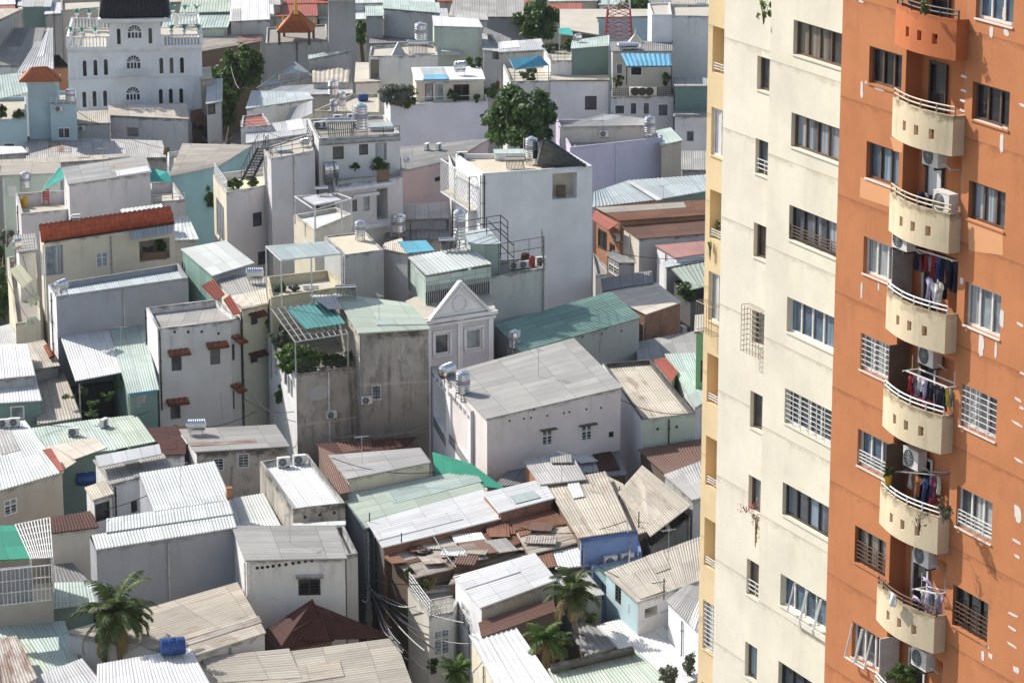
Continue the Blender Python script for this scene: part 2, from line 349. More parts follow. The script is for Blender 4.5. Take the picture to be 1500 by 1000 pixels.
def window(par, at, n, h, style, fr='frame_white', glass='glass'):
    """window set in the opening h=(u0,u1,z0,z1,depth)"""
    u0, u1, z0, z1, dp = h[:5]; w = u1-u0; hh = z1-z0; f = min(.085, w*.1)
    A = lambda u, z, o: at(u, z, o)
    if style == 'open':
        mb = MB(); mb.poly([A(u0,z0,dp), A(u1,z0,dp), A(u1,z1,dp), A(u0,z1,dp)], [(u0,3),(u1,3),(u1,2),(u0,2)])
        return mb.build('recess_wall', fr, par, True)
    mb = MB(); o = dp-.04; X = (A(1,0,0)-A(0,0,0)); ax = (X, -n, V((0,0,1)))
    def b(ua, ub, za, zb_, th=.05, oo=None):
        mb.box(A((ua+ub)/2, (za+zb_)/2, o if oo is None else oo), ub-ua, th, zb_-za, ax)
    for q in ((u0,u1,z0,z0+f), (u0,u1,z1-f,z1), (u0,u0+f,z0+f,z1-f), (u1-f,u1,z0+f,z1-f)): b(*q)
    nm = max(1, round(w/.75)) if style in ('slide', 'grille', 'grilled') else 2 if w > .7 else 1
    for k in range(1, nm): b(u0+w*k/nm-f*.5, u0+w*k/nm+f*.5, z0+f, z1-f)
    if style in ('cross', 'louvre'): b(u0+f, u1-f, z0+hh*.62, z0+hh*.62+f*.8)
    o_ = mb.build('window', fr, par)
    g = MB(); g.poly([A(u0+f*.5,z0+f*.5,dp), A(u1-f*.5,z0+f*.5,dp), A(u1-f*.5,z1-f*.5,dp), A(u0+f*.5,z1-f*.5,dp)], [(0,0),(w,0),(w,hh),(0,hh)])
    g.build('pane', glass, o_)
    if style in ('grille', 'bars', 'louvre', 'grilled'):
        mb = MB(); k = max(3, int(hh/.17)); oo = .03; th = .022
        for i in range(1, k): b(u0, u1, z0+hh*i/k-th/2, z0+hh*i/k+th/2, th, oo)
        kk = max(2, int(w/.5))
        for i in range(kk+1): b(max(u0, u0+w*i/kk-th/2), min(u1, u0+w*i/kk+th/2), z0, z1, th, oo+.0)
        mb.build('grille', fr if style != 'bars' else 'iron', o_)
    return o_
HOUSES = []
rs_ = random.Random(21)
NEAR = {'s_white':['s_palegrey','s_zinc','s_palemint'],'s_zinc':['s_white','s_palegrey'],'s_mint':['s_palemint','s_palegreen'],'s_palemint':['s_white','s_mint','s_palegrey'],'s_grey':['s_palegrey','s_dark','s_rustmix'],'s_palegrey':['s_grey','s_white','s_tan','s_rustmix'],'s_tan':['s_paletan','s_rustmix','s_grey'],'s_paletan':['s_tan','s_rustmix','s_palegrey'],'s_palegreen':['s_palegrey','s_mint','s_rustmix'],'s_rust':['s_brown','s_rustmix','s_tan'],'s_brown':['s_rust','s_maroon'],'s_rustmix':['s_rust','s_tan','s_palegrey','s_brown'],'s_dark':['s_grey','s_brown'],'s_maroon':['s_brown']}
def lay_sheets(root, q, roof, flip):
    '''single replacement sheets lapped over the old roof'''
    A, B, C, D = [p+V((0,0,.06)) for p in q]
    if flip: A, B, C, D = B, C, D, A
    Lu = (B-A).length; n = int(Lu*rs_.uniform(.0,.42)); S = lambda u, v: A*(1-u)*(1-v)+B*u*(1-v)+C*u*v+D*(1-u)*v
    for k in range(min(n, 5)):
        w = rs_.choice((.9,.9,1.8))/Lu
        if w > .5: continue
        u = rs_.uniform(0, 1-w); v0 = rs_.choice((-.03,-.02,.0,.3,.5)); v1 = rs_.choice((.45,.7,1.02,1.03)) if v0 < .3 else 1.02; tw = rs_.uniform(-.012,.012)
        e = V((0,0,.035+.012*k)); r = [S(u+tw,v0)+e, S(u+w+tw,v0)+e, S(u+w,v1)+e, S(u,v1)+e]
        sheet_mb(*r, style='line' if flip else 'corr', thick=.02).build('roof_sheet', rs_.choice(NEAR[roof]+[roof]), root)
def house(R, label, pts, wall, roof=None, z=None, par=0., zb=0., wins=(), style='corr', flip=False, ov=.12, cat='house', group='densely packed low houses', name='house', floor='dirtyfloor', base_off=0, leftwall=None, frontwall=None, pt=.14, drop=0.):
    q = [W(R, p[0], p[1], p[2] if len(p) > 2 else z) for p in pts]; n = len(q)
    c = sum(q, V((0,0,0)))/n; root = thing(name, label, cat, (c.x, c.y, zb), group)
    holes = {k: [] for k in range(n)}; wl = []
    for w in wins:
        k = w[0]; p0, p1 = q[k], q[(k+1) % n]; d = (p1-p0).xy; Lw = d.length; d = d/Lw; nn = V((d.y, -d.x, 0)); d3 = V((d.x, d.y, 0))
        RR = w[7] if len(w) > 7 else R
        x0, y0, x1, y1 = w[1:5]; xm, ym = (x0+x1)/2, (y0+y1)/2
        f = lambda X, Y: on_plane(RR, X, Y, p0, nn)
        u0, u1 = sorted(((f(x0,ym)-p0).dot(d3), (f(x1,ym)-p0).dot(d3))); zt, zl = f(xm,y0).z, f(xm,y1).z
        u0 = max(u0, .06); u1 = min(u1, Lw-.06); zl = max(zl, zb+.05)
        mt = min(p0.z, p1.z)+abs(p1.z-p0.z)*.0-.06; zt = min(zt, max(mt, p0.z+(p1.z-p0.z)*(u0+u1)/2/Lw-.15))
        if u1-u0 < .12 or zt-zl < .12: continue
        sty = w[5]; dp = {'open': 1.1, 'slot': .5}.get(sty, .085)
        holes[k].append((u0,u1,zl,zt,dp)); wl.append((k, (u0,u1,zl,zt,dp), sty, w[6] if len(w) > 6 else None))
    ats = {}
    mats = {k: wall for k in range(n)}
    if leftwall: mats[n-1] = leftwall
    if frontwall: mats[0] = frontwall
    for mt in sorted(set(mats.values())):
        mb = MB()
        for k in range(n):
            if mats[k] == mt:
                a_, b_ = q[k].copy(), q[(k+1) % n].copy(); a_.z -= drop; b_.z -= drop
                ats[k] = wall_mb(mb, a_, b_, zb, holes[k])
        if par and mt == wall:
            ins = inset(q, pt)
            for k in range(n):
                k2 = (k+1) % n
                mb.poly([q[k], q[k2], ins[k2], ins[k]], [(0,0),(1,0),(1,.1),(0,.1)])
                a, b = ins[k2], ins[k]; Lx = (b-a).length
                mb.poly([V((a.x,a.y,a.z-par)), V((b.x,b.y,b.z-par)), b, a], [(0,par),(Lx,par),(Lx,0),(0,0)])
        mb.build('wall', mt, root, True)
    root_h[root.name] = holes
    for k, h, sty, fr in wl:
        at, Lw, nn, d3 = ats[k]
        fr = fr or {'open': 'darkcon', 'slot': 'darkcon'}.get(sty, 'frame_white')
        gl = 'glass'
        if '/' in fr: fr, gl = fr.split('/')
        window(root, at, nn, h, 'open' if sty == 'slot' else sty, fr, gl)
    if roof:
        if par:
            ins = [V((p.x,p.y,p.z-par+.02)) for p in inset(q, pt-.01)]
            if roof.startswith('s_') and n == 4: sheet_mb(*ins, style=style, flip=flip).build('roof', roof, root, True)
            else:
                mb = MB(); mb.poly(ins, [(p.x, p.y) for p in ins]); mb.build('roof', roof, root, True)
        elif n == 4 and (roof.startswith('s_') or roof.startswith('t_')):
            J = lambda: V((rs_.gauss(0,.03), rs_.gauss(0,.03), rs_.gauss(0,.02)))
            e = extend([p+V((0,0,.06))+J() for p in q], ov); sheet_mb(*e, style='tile' if roof[0] == 't' else style, flip=flip).build('roof', roof, root, True)
            if roof in NEAR and style == 'corr': lay_sheets(root, q, roof, flip)
        else:
            up = [V((p.x,p.y,p.z+.1)) for p in inset(q, -ov)]; lo = [V((p.x,p.y,p.z-.04)) for p in inset(q, -ov)]
            mb = MB(); mb.poly(up, [(p.x,p.y) for p in up]); mb.poly(lo[::-1], [(p.x,p.y) for p in lo[::-1]])
            for k in range(n): k2 = (k+1) % n; mb.poly([lo[k], lo[k2], up[k2], up[k]], [(0,.1),(1,.1),(1,0),(0,0)])
            mb.build('roof', roof, root, True)
    root['_q'] = 0; del root['_q']
    HOUSES.append((root, q)); root_q[root.name] = q
    return root
root_q = {}; root_h = {}
def sheet(par, R, pts, mat, z=None, style='corr', flip=False, name='roof', thick=.05, lift=0):
    q = [W(R, p[0], p[1], p[2] if len(p) > 2 else z)+V((0,0,lift)) for p in pts]
    return sheet_mb(*q, style=style, flip=flip, thick=thick).build(name, mat, par, True)
def patch(par, R, pts, mat, style='corr', flip=False, lift=.1, name='roof_patch'):
    """sheet lying on the roof of a house: pixels dropped on the roof's plane"""
    q = root_q[par.name]; nn = (q[1]-q[0]).cross(q[-1]-q[0]).normalized(); p0 = q[0]
    r = [on_plane(R, X, Y, p0, nn)+V((0,0,lift)) for X, Y in pts]
    return sheet_mb(*r, style=style, flip=flip, thick=.03).build(name, mat, par, True)
def ledge(par, R, k, x0, y0, x1, y1, out, h, mat, name='awning', slope=.35, style='flat'):
    """small roof sticking out of wall k of a house along the pixel line"""
    q = root_q[par.name]; n = len(q); p0, p1 = q[k], q[(k+1) % n]; d = (p1-p0).xy.normalized(); nn = V((d.y,-d.x,0))
    a = on_plane(R, x0, y0, p0, nn); b = on_plane(R, x1, y1, p0, nn)
    zz = (a.z+b.z)/2; a.z = b.z = zz
    a += nn*.02; b += nn*.02
    A, B = a+nn*out-V((0,0,slope)), b+nn*out-V((0,0,slope))
    return sheet_mb(A, B, b, a, style=style, thick=h).build(name, mat, par, True)
def _cv(src, dst, i):
    def f(v):
        o, d = ZR[src], ZR[dst]; return (o[i]+v*o[2]-d[i])/d[2]
    return f
h_x = _cv('h','g',0); h_y = _cv('h','g',1); e_x = _cv('e','h',0); e_y = _cv('e','h',1)
# ================================================================== bottom band (regions j k l)
H = house
jA = H('k', 'long tan corrugated roof at the bottom edge below the maroon roof', [(-100,1330,5.0),(830,1180,5.0),(692,812,5.6),(-150,925,5.6)], 'palebeige', 's_tan', flip=True)
patch(jA, 'k', [(-60,1010),(300,990),(245,862),(-140,900)], 's_tan', lift=.14, flip=True)
jB = H('j', 'low roof of weathered tan corrugated sheet below the grey windowless wall', [(835,882),(1140,787),(1016,575),(300,785)], 'lilacwhite', 's_paletan', z=6.1, flip=True)
jC = H('j', 'small shiny white sheet roof carrying the blue drum', [(420,1130),(920,1040),(806,858),(428,925)], 'palebeige', 's_white', z=6.3)
jC2 = H('j', 'low lilac grey corrugated roof under the coconut palm', [(170,1120),(470,1060),(352,905),(155,975)], 'greyplaster', 's_zinc', z=5.6)
jD = H('j', 'low mint sheet roof at the lower left behind the palm fronds', [(140,985),(335,912),(265,740),(-30,768)], 'greenwall', 's_mint', z=5.0)
jD2 = H('j', 'rusty and white curved sheets in the bottom left corner', [(-60,1100),(155,985),(62,808),(-80,830)], 'palebeige', 's_rustmix', z=6.2)
jE = H('j', 'beige house with a caged rooftop terrace at the left edge', [(-90,590),(226,566),(216,420),(-90,440)], 'beige', None, z=7.2, wins=[])
sheet(jE, 'j', [(-60,472),(130,463),(66,320),(-60,322)], 's_emerald', z=9.0, style='flat', name='green_roof_sheet')
jF = H('j', 'low house with maroon roof between beige house and grey roof', [(222,358),(418,332),(386,268),(218,298)], 'palebeige', 's_maroon', z=6.4)
jF2 = H('j', 'dark low yard roof in front of the maroon roof', [(229,580),(382,572),(304,486),(229,492)], 'palecon', 's_dark', z=4.6)
jF3 = H('j', 'low mint roof with green front beside the coconut palm', [(229,682),(402,660),(385,570),(229,577)], 'greenwall', 's_mint', z=5.0)
jG = H('j', 'small house with tan roof over a dark doorway', [(405,212),(483,188),(455,135),(372,165)], 'white', 's_paletan', z=7.3, wins=[(0,410,222,474,300,'slide','frame_dark/glassdark')])
jH = H('j', 'grey roofed white house behind the blue drum tank', [(486,145),(737,80),(700,18),(412,45)], 'white', 's_grey', z=7.5, wins=[(0,562,212,596,270,'bars')])
sheet(jH, 'g', [(568,962),(935,885),(920,828),(550,898)], 's_zinc', z=8.2, style='flat', name='flashing')
jI = H('j', 'house with broad pale mint roof and beige wall at the left edge', [(-140,215),(268,93),(100,-120),(-140,-90)], 'beige', 's_palemint', z=7.4, wins=[(0,18,208,76,276,'louvre')])
sheet(jI, 'g', [(345,990),(372,978),(296,852),(243,862)], 's_red', z=7.5, style='flat', name='roof_edge')
j1 = H('j', 'long house with stepped pale corrugated roof and blank grey wall', [(415,430,8),(1022,333,8),(925,52,8.4),(600,103,8.4),(665,264,8.2),(460,300,8.2),(476,347,8.1),(386,368,8.1)], 'bluegrey', None)
for q_ in ([(415,430,8.05),(1022,333,8.05),(1000,262,8.15),(395,368,8.1)], [(458,358,8.15),(1006,278,8.15),(985,215,8.25),(458,300,8.22)], [(664,268,8.25),(998,218,8.25),(925,52,8.5),(600,103,8.5)]):
    sheet(j1, 'j', q_, 's_palemint', lift=.05 if q_[0][0] < 450 else .09)
kA = H('k', 'white house with grey fibre cement roof and one barred dark window', [(62,473),(487,464),(432,325),(6,330)], 'white', 's_grey', z=8, flip=True, wins=[(0,285,537,381,622,'bars','frame_dark/glassdark')])
ledge(kA, 'k', 0, 275, 535, 392, 528, .35, .06, 'palecon', 'lintel', .05)
kA2 = H('k', 'narrow terrace with tan floor beside the grey fibre cement roof', [(492,450),(541,440),(482,322),(436,326)], 'palecon', 'tanfloor', z=8.05, par=.5)
kB = H('k', 'maroon hipped sheet roof between white house and tan roof', [(195,862,4.6),(430,812,4.6),(345,655,6.2),(130,792,4.8)], 'brownwall', 's_maroon')
sheet(kB, 'k', [(425,812,4.7),(700,806,4.7),(640,775,4.9),(345,655,6.22)], 's_maroon', name='roof')
sheet(kB, 'k', [(192,812,4.9),(425,818,4.9),(382,708,5.9),(360,716,5.9)], 's_maroon', name='roof')
kC = H('k', 'parapet walled block with white sheet roof sunk inside its walls', [(262,250),(487,224),(325,12),(118,45)], 'palecon', 's_white', z=8.7, par=.35, leftwall='concrete', frontwall='concrete')
sheet(kC, 'k', [(258,330),(490,318),(490,300),(258,312)], 's_palemint', z=8.05, style='flat', name='ledge')
kD = H('k', 'small pale mint roof left of the parapet walled block', [(-20,340),(206,325),(130,190),(-60,222)], 'palebeige', 's_palemint', z=7.2)
kE = H('k', 'house with pale grey fibre cement roof and stained cream front', [(503,125),(850,50),(806,-8),(430,28)], 'cream', 's_palegrey', z=7.9, flip=True, leftwall='white')
kF = H('k', 'wide low house with pale greenish upper half of roof', [(575,340),(1095,185),(1020,88),(476,198)], 'bluegrey', 's_palegreen', z=7.1, flip=True)
kF2 = H('k', 'wide low house with bright white roof above a brick edge', [(655,415),(1165,292),(1080,178),(592,312)], 'brick', 's_white', z=7.2, flip=True, leftwall='darkcon')
kF3 = H('l', 'white sheet roof with a skylight above a brick wall', [(160,266),(384,206),(330,128),(86,186)], 'brick', 's_white', z=7.6, flip=True)
patch(kF3, 'l', [(222,235),(330,208),(300,180),(196,203)], 's_skylight', 'flat', lift=.12, name='skylight')
kG = H('k', 'narrow house with cluttered rooftop terrace above the cable alley', [(848,712),(952,692),(1010,570),(757,588)], 'white', 'dirtyfloor', z=6.0, par=.35, frontwall='white', leftwall='palebeige', wins=[(0,868,770,940,880,'louvre','frame_white/glassblue')])
kG2 = H('k', 'shanty with rusty patched roof above the cluttered terrace', [(790,545),(1000,500),(1120,330),(660,450)], 'brownwall', 's_rustmix', z=6.6, flip=True)
kG3 = H('l', 'rusty patched sheet roof left of the small tan roof', [(-40,500),(235,400),(200,330),(-50,400)], 'brownwall', 's_rust', z=6.8, flip=True)
kG4 = H('l', 'low brown shanty roof behind the white corrugated roof', [(-60,575),(310,470),(280,400),(0,470)], 'brownwall', 's_rustmix', z=6.4, flip=True)
kG5 = H('l', 'rust brown roof strip under the brick edged white roof', [(230,345),(430,318),(380,262),(190,290)], 'brownwall', 's_rust', z=7.0, flip=True)
kH = H('l', 'white walled house with bright white corrugated roof and louvred side window', [(75,677),(388,560),(300,447),(-38,545)], 'beige', 's_white', z=7.1, flip=True, leftwall='cleanwhite', wins=[(3,988,668,1024,770,'louvre','frame_white/glasspale','k')])
kH2 = H('l', 'brown lean-to roof in shade below the white corrugated roof', [(80,800),(390,690),(380,640),(70,745)], 'brownwall', 's_brown', z=6.5, flip=True)
kI = H('l', 'cream house with white ribbed roof at the bottom centre', [(150,1030),(395,1020),(212,765),(32,805)], 'cream', 's_white', z=6.4, style='trap')
kJ = H('l', 'small dark tiled lean-to roof between palms and white roof', [(530,882),(656,846),(520,715),(468,798)], 'brownwall', 's_dark', z=5.3, style='big')
kK = H('l', 'greenish stained roof with dark concrete back parapet at the bottom', [(430,1080),(880,1010),(725,858),(372,945)], 'cream', 's_palegreen', z=6.3)
sheet(kK, 'l', [(372,950,6.4),(728,862,6.4),(724,840,6.9),(372,918,6.9)], 'darkcon', style='flat', thick=.2, name='parapet')
kL = H('l', 'broad bright white roof at the bottom right beside the tower', [(860,1040),(1060,960),(785,698),(578,757)], 'palebeige', 's_white', z=5.4)
kM = H('l', 'tan corrugated roof house with pale blue walls near the tower', [(748,652),(1040,548),(1030,376),(613,526)], 'white', 's_tan', z=7.2, leftwall='skyblue', wins=[(3,650,580,676,656,'bars','frame_dark/glassdark'),(0,778,672,832,712,'open','yellow')])
kN = H('l', 'white walled house with pale grey roof touching the tower base', [(880,650,7.4),(1010,790,7.4),(1060,600,7.6),(960,590,7.6)], 'cleanwhite', 's_palegrey')
kN2 = H('l', 'small zinc lean-to roof left of the white walled house', [(850,695),(900,680),(870,640),(812,652)], 'white', 's_zinc', z=6.2)
kO = H('l', 'blue house with scalloped parapet and two air conditioners', [(552,500),(768,455),(745,345),(498,385)], 'blue', 's_dark', z=6.9, par=.3)
kO2 = H('l', 'upper wavy blue parapet wall behind the two air conditioners', [(504,396),(748,356),(744,344),(499,383)], 'blue', None, z=8.0)
ledge(kO, 'l', 0, 556, 508, 735, 478, 1.2, .04, 's_stripe', 'awning', .5, 'big')
kP = H('l', 'large patchwork roof of pale tan corrugated sheets', [(500,376),(714,342),(600,98),(355,142)], 'brownwall', 's_paletan', z=7.5)
kP2 = H('l', 'upper pale grey section of corrugated roof behind the tan patchwork', [(340,145),(515,124),(456,14),(264,46)], 'orangewall', 's_palegrey', z=7.7)
kP3 = H('l', 'narrow tan roof strip right of the large patchwork roof', [(700,372),(790,345),(680,150),(604,112)], 'brownwall', 's_paletan', z=7.0)
patch(kP, 'l', [(470,215),(520,205),(480,110),(430,118)], 's_white', lift=.13)
kP4 = H('l', 'low roof of white sheets in front of the patchwork roof', [(400,510),(560,490),(515,405),(370,432)], 'brownwall', 's_white', z=6.7)
patch(kP4, 'l', [(330,520),(402,505),(375,432),(300,450)], 's_rust', lift=.12)
kP5 = H('l', 'pale sheet roof strip leading down to the palm', [(480,640),(592,622),(496,490),(352,515)], 'bluegrey', 's_palegrey', z=6.4)
kU = H('l', 'small tan roof among rusty sheets', [(283,447),(500,392),(410,295),(228,365)], 'brownwall', 's_paletan', z=6.9, flip=True)
patch(kU, 'l', [(240,380),(420,330),(400,300),(225,345)], 's_rust', lift=.13)
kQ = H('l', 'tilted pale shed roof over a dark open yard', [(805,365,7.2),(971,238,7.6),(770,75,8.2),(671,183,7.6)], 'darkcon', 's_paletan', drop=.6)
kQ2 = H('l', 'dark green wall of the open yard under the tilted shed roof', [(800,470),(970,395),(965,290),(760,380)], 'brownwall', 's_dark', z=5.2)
kR = H('l', 'grey corrugated roof with concrete wall beside the tower edge', [(985,215),(1080,190),(1070,30),(866,108)], 'palecon', 's_palegrey', z=7.7)
kS = H('i', 'rust brown corrugated roof below the pale green wall', [(1180,1015),(1460,965),(1420,800),(1022,868)], 'brownwall', 's_brown', z=7.3)
kV = H('i', 'low grey and rusty roofs at the foot of the pink white wall', [(180,1075),(930,1005),(880,850),(350,905)], 'brownwall', 's_dark', z=6.6)
patch(kV, 'i', [(640,1010),(780,1000),(760,905),(650,912)], 's_zinc', lift=.12); patch(kV, 'i', [(780,1000),(900,985),(850,885),(740,900)], 's_maroon', lift=.13)
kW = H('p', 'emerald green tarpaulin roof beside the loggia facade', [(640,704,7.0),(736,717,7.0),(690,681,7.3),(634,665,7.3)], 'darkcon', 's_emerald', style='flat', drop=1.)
kX = H('h', 'low brown roof in shade under the bare concrete wall', [(580,930),(1000,845),(1050,800),(500,840)], 'brownwall', 's_maroon', z=6.0)
kX2 = H('k', 'narrow roof slot with rusty sheets behind the sunk white roof', [(440,190),(500,180),(440,20),(375,-10)], 'brownwall', 's_brown', z=7.6)
# ================================================================== middle left (g, d)
gA = H('g', 'white three storey house with brick red window hoods and cut corner', [(910,162),(1332,115),(1388,100),(1250,-8),(846,40)], 'white', 's_grey', z=11, par=.45, leftwall='cleanwhite', wins=[
    (0,985,312,1058,414,'slide'), (0,1208,272,1282,378,'slide'), (0,978,592,1052,692,'slide'), (1,1338,250,1362,350,'slide'), (1,1336,520,1360,630,'slide')])
for a_ in ((968,290,1092,274), (1190,250,1312,228), (960,574,1084,558)): ledge(gA, 'g', 0, *a_, .42, .06, 't_brick', 'window_hood', .3, 'tile')
for a_ in ((1334,208,1380,196), (1330,490,1376,476)): ledge(gA, 'g', 1, *a_, .8, .06, 't_brick', 'window_hood', .35, 'tile')
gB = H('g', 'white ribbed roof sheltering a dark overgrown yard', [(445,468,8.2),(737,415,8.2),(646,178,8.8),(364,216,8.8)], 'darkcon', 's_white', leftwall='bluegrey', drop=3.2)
gB2 = H('g', 'mint roofed green house leaning against the white three storey house', [(750,540,8.1),(910,516,8.1),(822,148,8.8),(646,180,8.8)], 'greenwall', 's_mint', wins=[(0,792,545,856,614,'slide','frame_grey/glasspale')])
sheet(gB2, 'g', [(750,552,8.0),(908,528,8.0),(908,514,8.2),(750,538,8.2)], 's_blue', style='flat', name='gutter')
gC = H('g', 'tan fibre roof with a broken white gutter edge at the left', [(225,718),(462,680),(345,382),(190,398)], 'palecon', 's_tan', z=6.6)
gC2 = H('g', 'upper tan roof with orange ridge tiles at the left', [(190,402),(335,380),(252,240),(120,262)], 'palecon', 's_tan', z=7.4)
sheet(gC2, 'g', [(285,335),(318,326),(275,258),(252,260)], 't_orange', z=7.7, style='tile', name='ridge_tiles')
gD = H('g', 'upper white corrugated sheet roof at the left edge', [(-60,462),(193,436),(152,262),(-60,264)], 'palecon', 's_white', z=8.3)
gD2 = H('g', 'green house with white corrugated roof at the left edge', [(-60,602),(235,580),(200,447),(-60,465)], 'greenwall', 's_white', z=7.6, wins=[(0,60,610,142,686,'slide','frame_white/glasspale')])
gE = H('g', 'long mint corrugated roof with two air conditioner units', [(240,905),(660,868),(560,694),(180,748)], 'greenwall', 's_mint', z=6.7)
patch(gE, 'g', [(668,868),(902,822),(790,668),(562,694)], 's_palegreen', lift=.08, style='corr')
patch(gE, 'g', [(372,985),(445,940),(300,850),(250,855)], 's_cream', lift=.1); patch(gE, 'g', [(430,930),(620,862),(560,800),(300,852)], 's_cream', lift=.12)
gF = H('g', 'dark grey house with grey roof and two white framed windows', [(1137,876),(h_x(320),h_y(850)),(h_x(240),h_y(726)),(1046,752)], 'concrete', 's_grey', z=6.9, flip=True, leftwall='white', wins=[(0,1232,910,1295,985,'grilled'),(0,1374,885,1442,968,'grilled')])
gG = H('g', 'maroon sheet roof left of the grey house with windows', [(932,898),(1066,890),(1066,735),(852,742)], 'white', 's_maroon', z=6.5, flip=True)
dA = H('d', 'cream house with long red tiled roof and rooftop balcony', [(256,538,13),(1008,428,13),(1000,360,13.3),(228,446,13.3)], 'cream', None, wins=[
    (0,556,588,626,680,'louvre','frame_white/glasspale'), (0,262,552,366,722,'slide','frame_grey/glasspale'), (0,806,516,982,636,'open','dirtyfloor'), (3,206,556,246,690,'slide','frame_white/glassblue')], leftwall='palebeige')
sheet(dA, 'd', [(240,532,13.0),(1008,416,13.0),(986,333,14.2),(228,440,14.2)], 't_red', style='tile')
sheet(dA, 'd', [(226,440,14.2),(988,333,14.2),(988,352,13.1),(226,460,13.1)], 't_red', style='tile')
sheet(dA, 'd', [(756,520,12.6),(1000,478,12.6),(1000,432,13.0),(756,470,13.0)], 's_paleblue', style='trap', name='valance')
dB = H('d', 'blue grey warehouse block with sunken mint roof and steel tank', [(324,846),(1088,736),(1032,655),(278,776)], 'bluegrey', 's_paleblue', z=11.5, par=.4, leftwall='cleanwhite')
dC = H('d', 'lilac grey house with grey fibre roof between two small terraces', [(400,200),(868,132),(830,40),(366,104)], 'lavender', 's_palegrey', z=13.5, flip=True)
patch(dC, 'd', [(680,160),(870,128),(850,100),(668,130)], 's_white', lift=.12, style='flat', flip=True)
dC2 = H('d', 'small walled roof terrace with yellow barrel and red chair', [(122,368),(402,340),(392,230),(90,250)], 'lavender', 'terrace', z=11.3, par=.9)
dC3 = H('d', 'small roof terrace under green netting at the end of the lilac house', [(866,302),(1070,288),(1000,180),(866,190)], 'lavender', 'terrace', z=11.2, par=.8)
dD = H('d', 'teal walled house with brown fibre roof', [(985,152),(1260,92),(1450,-25),(1060,-30)], 'teal', 's_tan', z=11.6, flip=True)
dE = H('d', 'beige house with brown roof and turquoise edge at the left', [(10,148),(345,135),(345,78),(20,70)], 'beige', 's_tan', z=11.8, flip=True, frontwall='palegreen')
dF = H('d', 'small pale mint roof at the end of the red tiled house', [(985,522),(1137,516),(1086,388),(1000,398)], 'greyplaster', 's_palemint', z=10.5, style='trap')
dF2 = H('d', 'narrow white ribbed roof behind the red tiles', [(718,372),(940,345),(930,318),(705,346)], 'white', 's_palemint', z=12.2, style='trap')
dG = H('d', 'green steel shed with pale mint roof', [(1232,722,12),(1462,656,12),(1302,530,12.6),(1055,576,12.6)], 'bluegrey', 's_palemint', leftwall='s_green', style='fine')
dI = H('d', 'narrow shop house front with cream awnings and wires at the left', [(90,1000),(235,985),(205,585),(40,620)], 'cream', 'dirtyfloor', z=8.2, par=.4)
for q_ in ([(135,798,11.2),(190,752,11.2),(115,658,11.9),(55,690,11.9)], [(182,905,10.5),(236,860,10.5),(212,820,10.9),(158,862,10.9)], [(150,1018,9.8),(240,1000,9.8),(205,960,10.2),(155,970,10.2)]):
    sheet(dI, 'd', q_, 's_yellow', style='trap', name='awning')
dI2 = H('d', 'low roofs with steel drums at the left edge', [(-60,1190),(100,1120),(60,1010),(-60,1040)], 'palebeige', 's_zinc', z=6.8)
dI3 = H('d', 'grey roof with railing beside the red tiled house', [(110,590),(205,580),(200,490),(90,500)], 'white', 's_grey', z=11.2)
hA = H('h', 'pale yellow green house with maroon window awnings', [(62,58),(206,24),(220,-130),(-100,-140)], 'yellowgreen', 's_grey', z=11.5, wins=[(0,105,80,156,146,'slide'),(0,102,308,158,366,'slide')])
for a_ in ((92,72,182,56), (92,300,186,286)): ledge(hA, 'h', 0, *a_, .5, .04, 's_maroon', 'awning', .25, 'trap')
patch(hA, 'h', [(62,50),(206,24),(200,-60),(-30,-10)], 's_cream', lift=.1)
sheet(hA, 'd', [(1350,950,11.6),(1395,940,11.6),(1330,835,12.2),(1292,862,12.2)], 's_red', style='trap', name='awning')
sheet(hA, 'd', [(1250,865,12.2),(1300,835,12.2),(1235,745,12.8),(1165,782,12.8)], 's_red', style='trap', name='awning')
# ================================================================== centre (h, e, i, f)
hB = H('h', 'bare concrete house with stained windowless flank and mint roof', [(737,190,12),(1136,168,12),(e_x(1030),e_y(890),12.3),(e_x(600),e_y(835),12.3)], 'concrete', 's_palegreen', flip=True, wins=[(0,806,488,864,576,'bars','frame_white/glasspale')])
patch(hB, 'h', [(560,60),(640,60),(600,-20),(450,-20)], 's_zinc', lift=.12)
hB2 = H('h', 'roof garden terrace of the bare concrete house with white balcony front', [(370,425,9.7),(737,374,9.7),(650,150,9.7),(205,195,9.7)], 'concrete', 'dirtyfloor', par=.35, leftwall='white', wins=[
    (3,240,330,262,430,'open','palecon'), (3,320,440,352,560,'slide','frame_white/glasspale'), (3,300,400,318,500,'slide','frame_white/glass')])
hC = H('e', 'lilac house with white pediment under a mint steel attic box', [(1120,985,11),(1512,925,11),(1440,690,11),(1015,880,11)], 'lavender', 'terrace', wins=[
    (0,1172,192,1254,308,'slide','frame_white/glass','h'), (0,1352,165,1440,280,'slide','frame_white/glasspale','h')], leftwall='white')
hD = H('e', 'blank shaded side wall with pink cream roof next to the steel attic', [(876,568),(1012,602),(978,522),(888,540)], 'lilacwhite', 's_cream', z=13.3)
sheet(hD, 'e', [(1014,594),(1172,578),(1120,520),(957,528)], 's_blue', z=13.6, style='flat', name='roof')
iA = H('i', 'pink white house with huge grey fibre roof and two barred windows', [(132,685,9.9),(905,506,10.4),(628,226,10.6),(-110,430,10.0)], 'pinkwhite', 's_grey', flip=True, style='flat', wins=[
    (0,450,750,512,838,'louvre','frame_white/glass'), (0,678,722,740,810,'louvre','frame_white/glass'), (0,836,758,864,790,'bars','frame_dark/glassdark')])
for a_ in ((436,745,528,732), (662,716,760,706)): ledge(iA, 'i', 0, *a_, .25, .05, 'brownwall', 'lintel', .04)
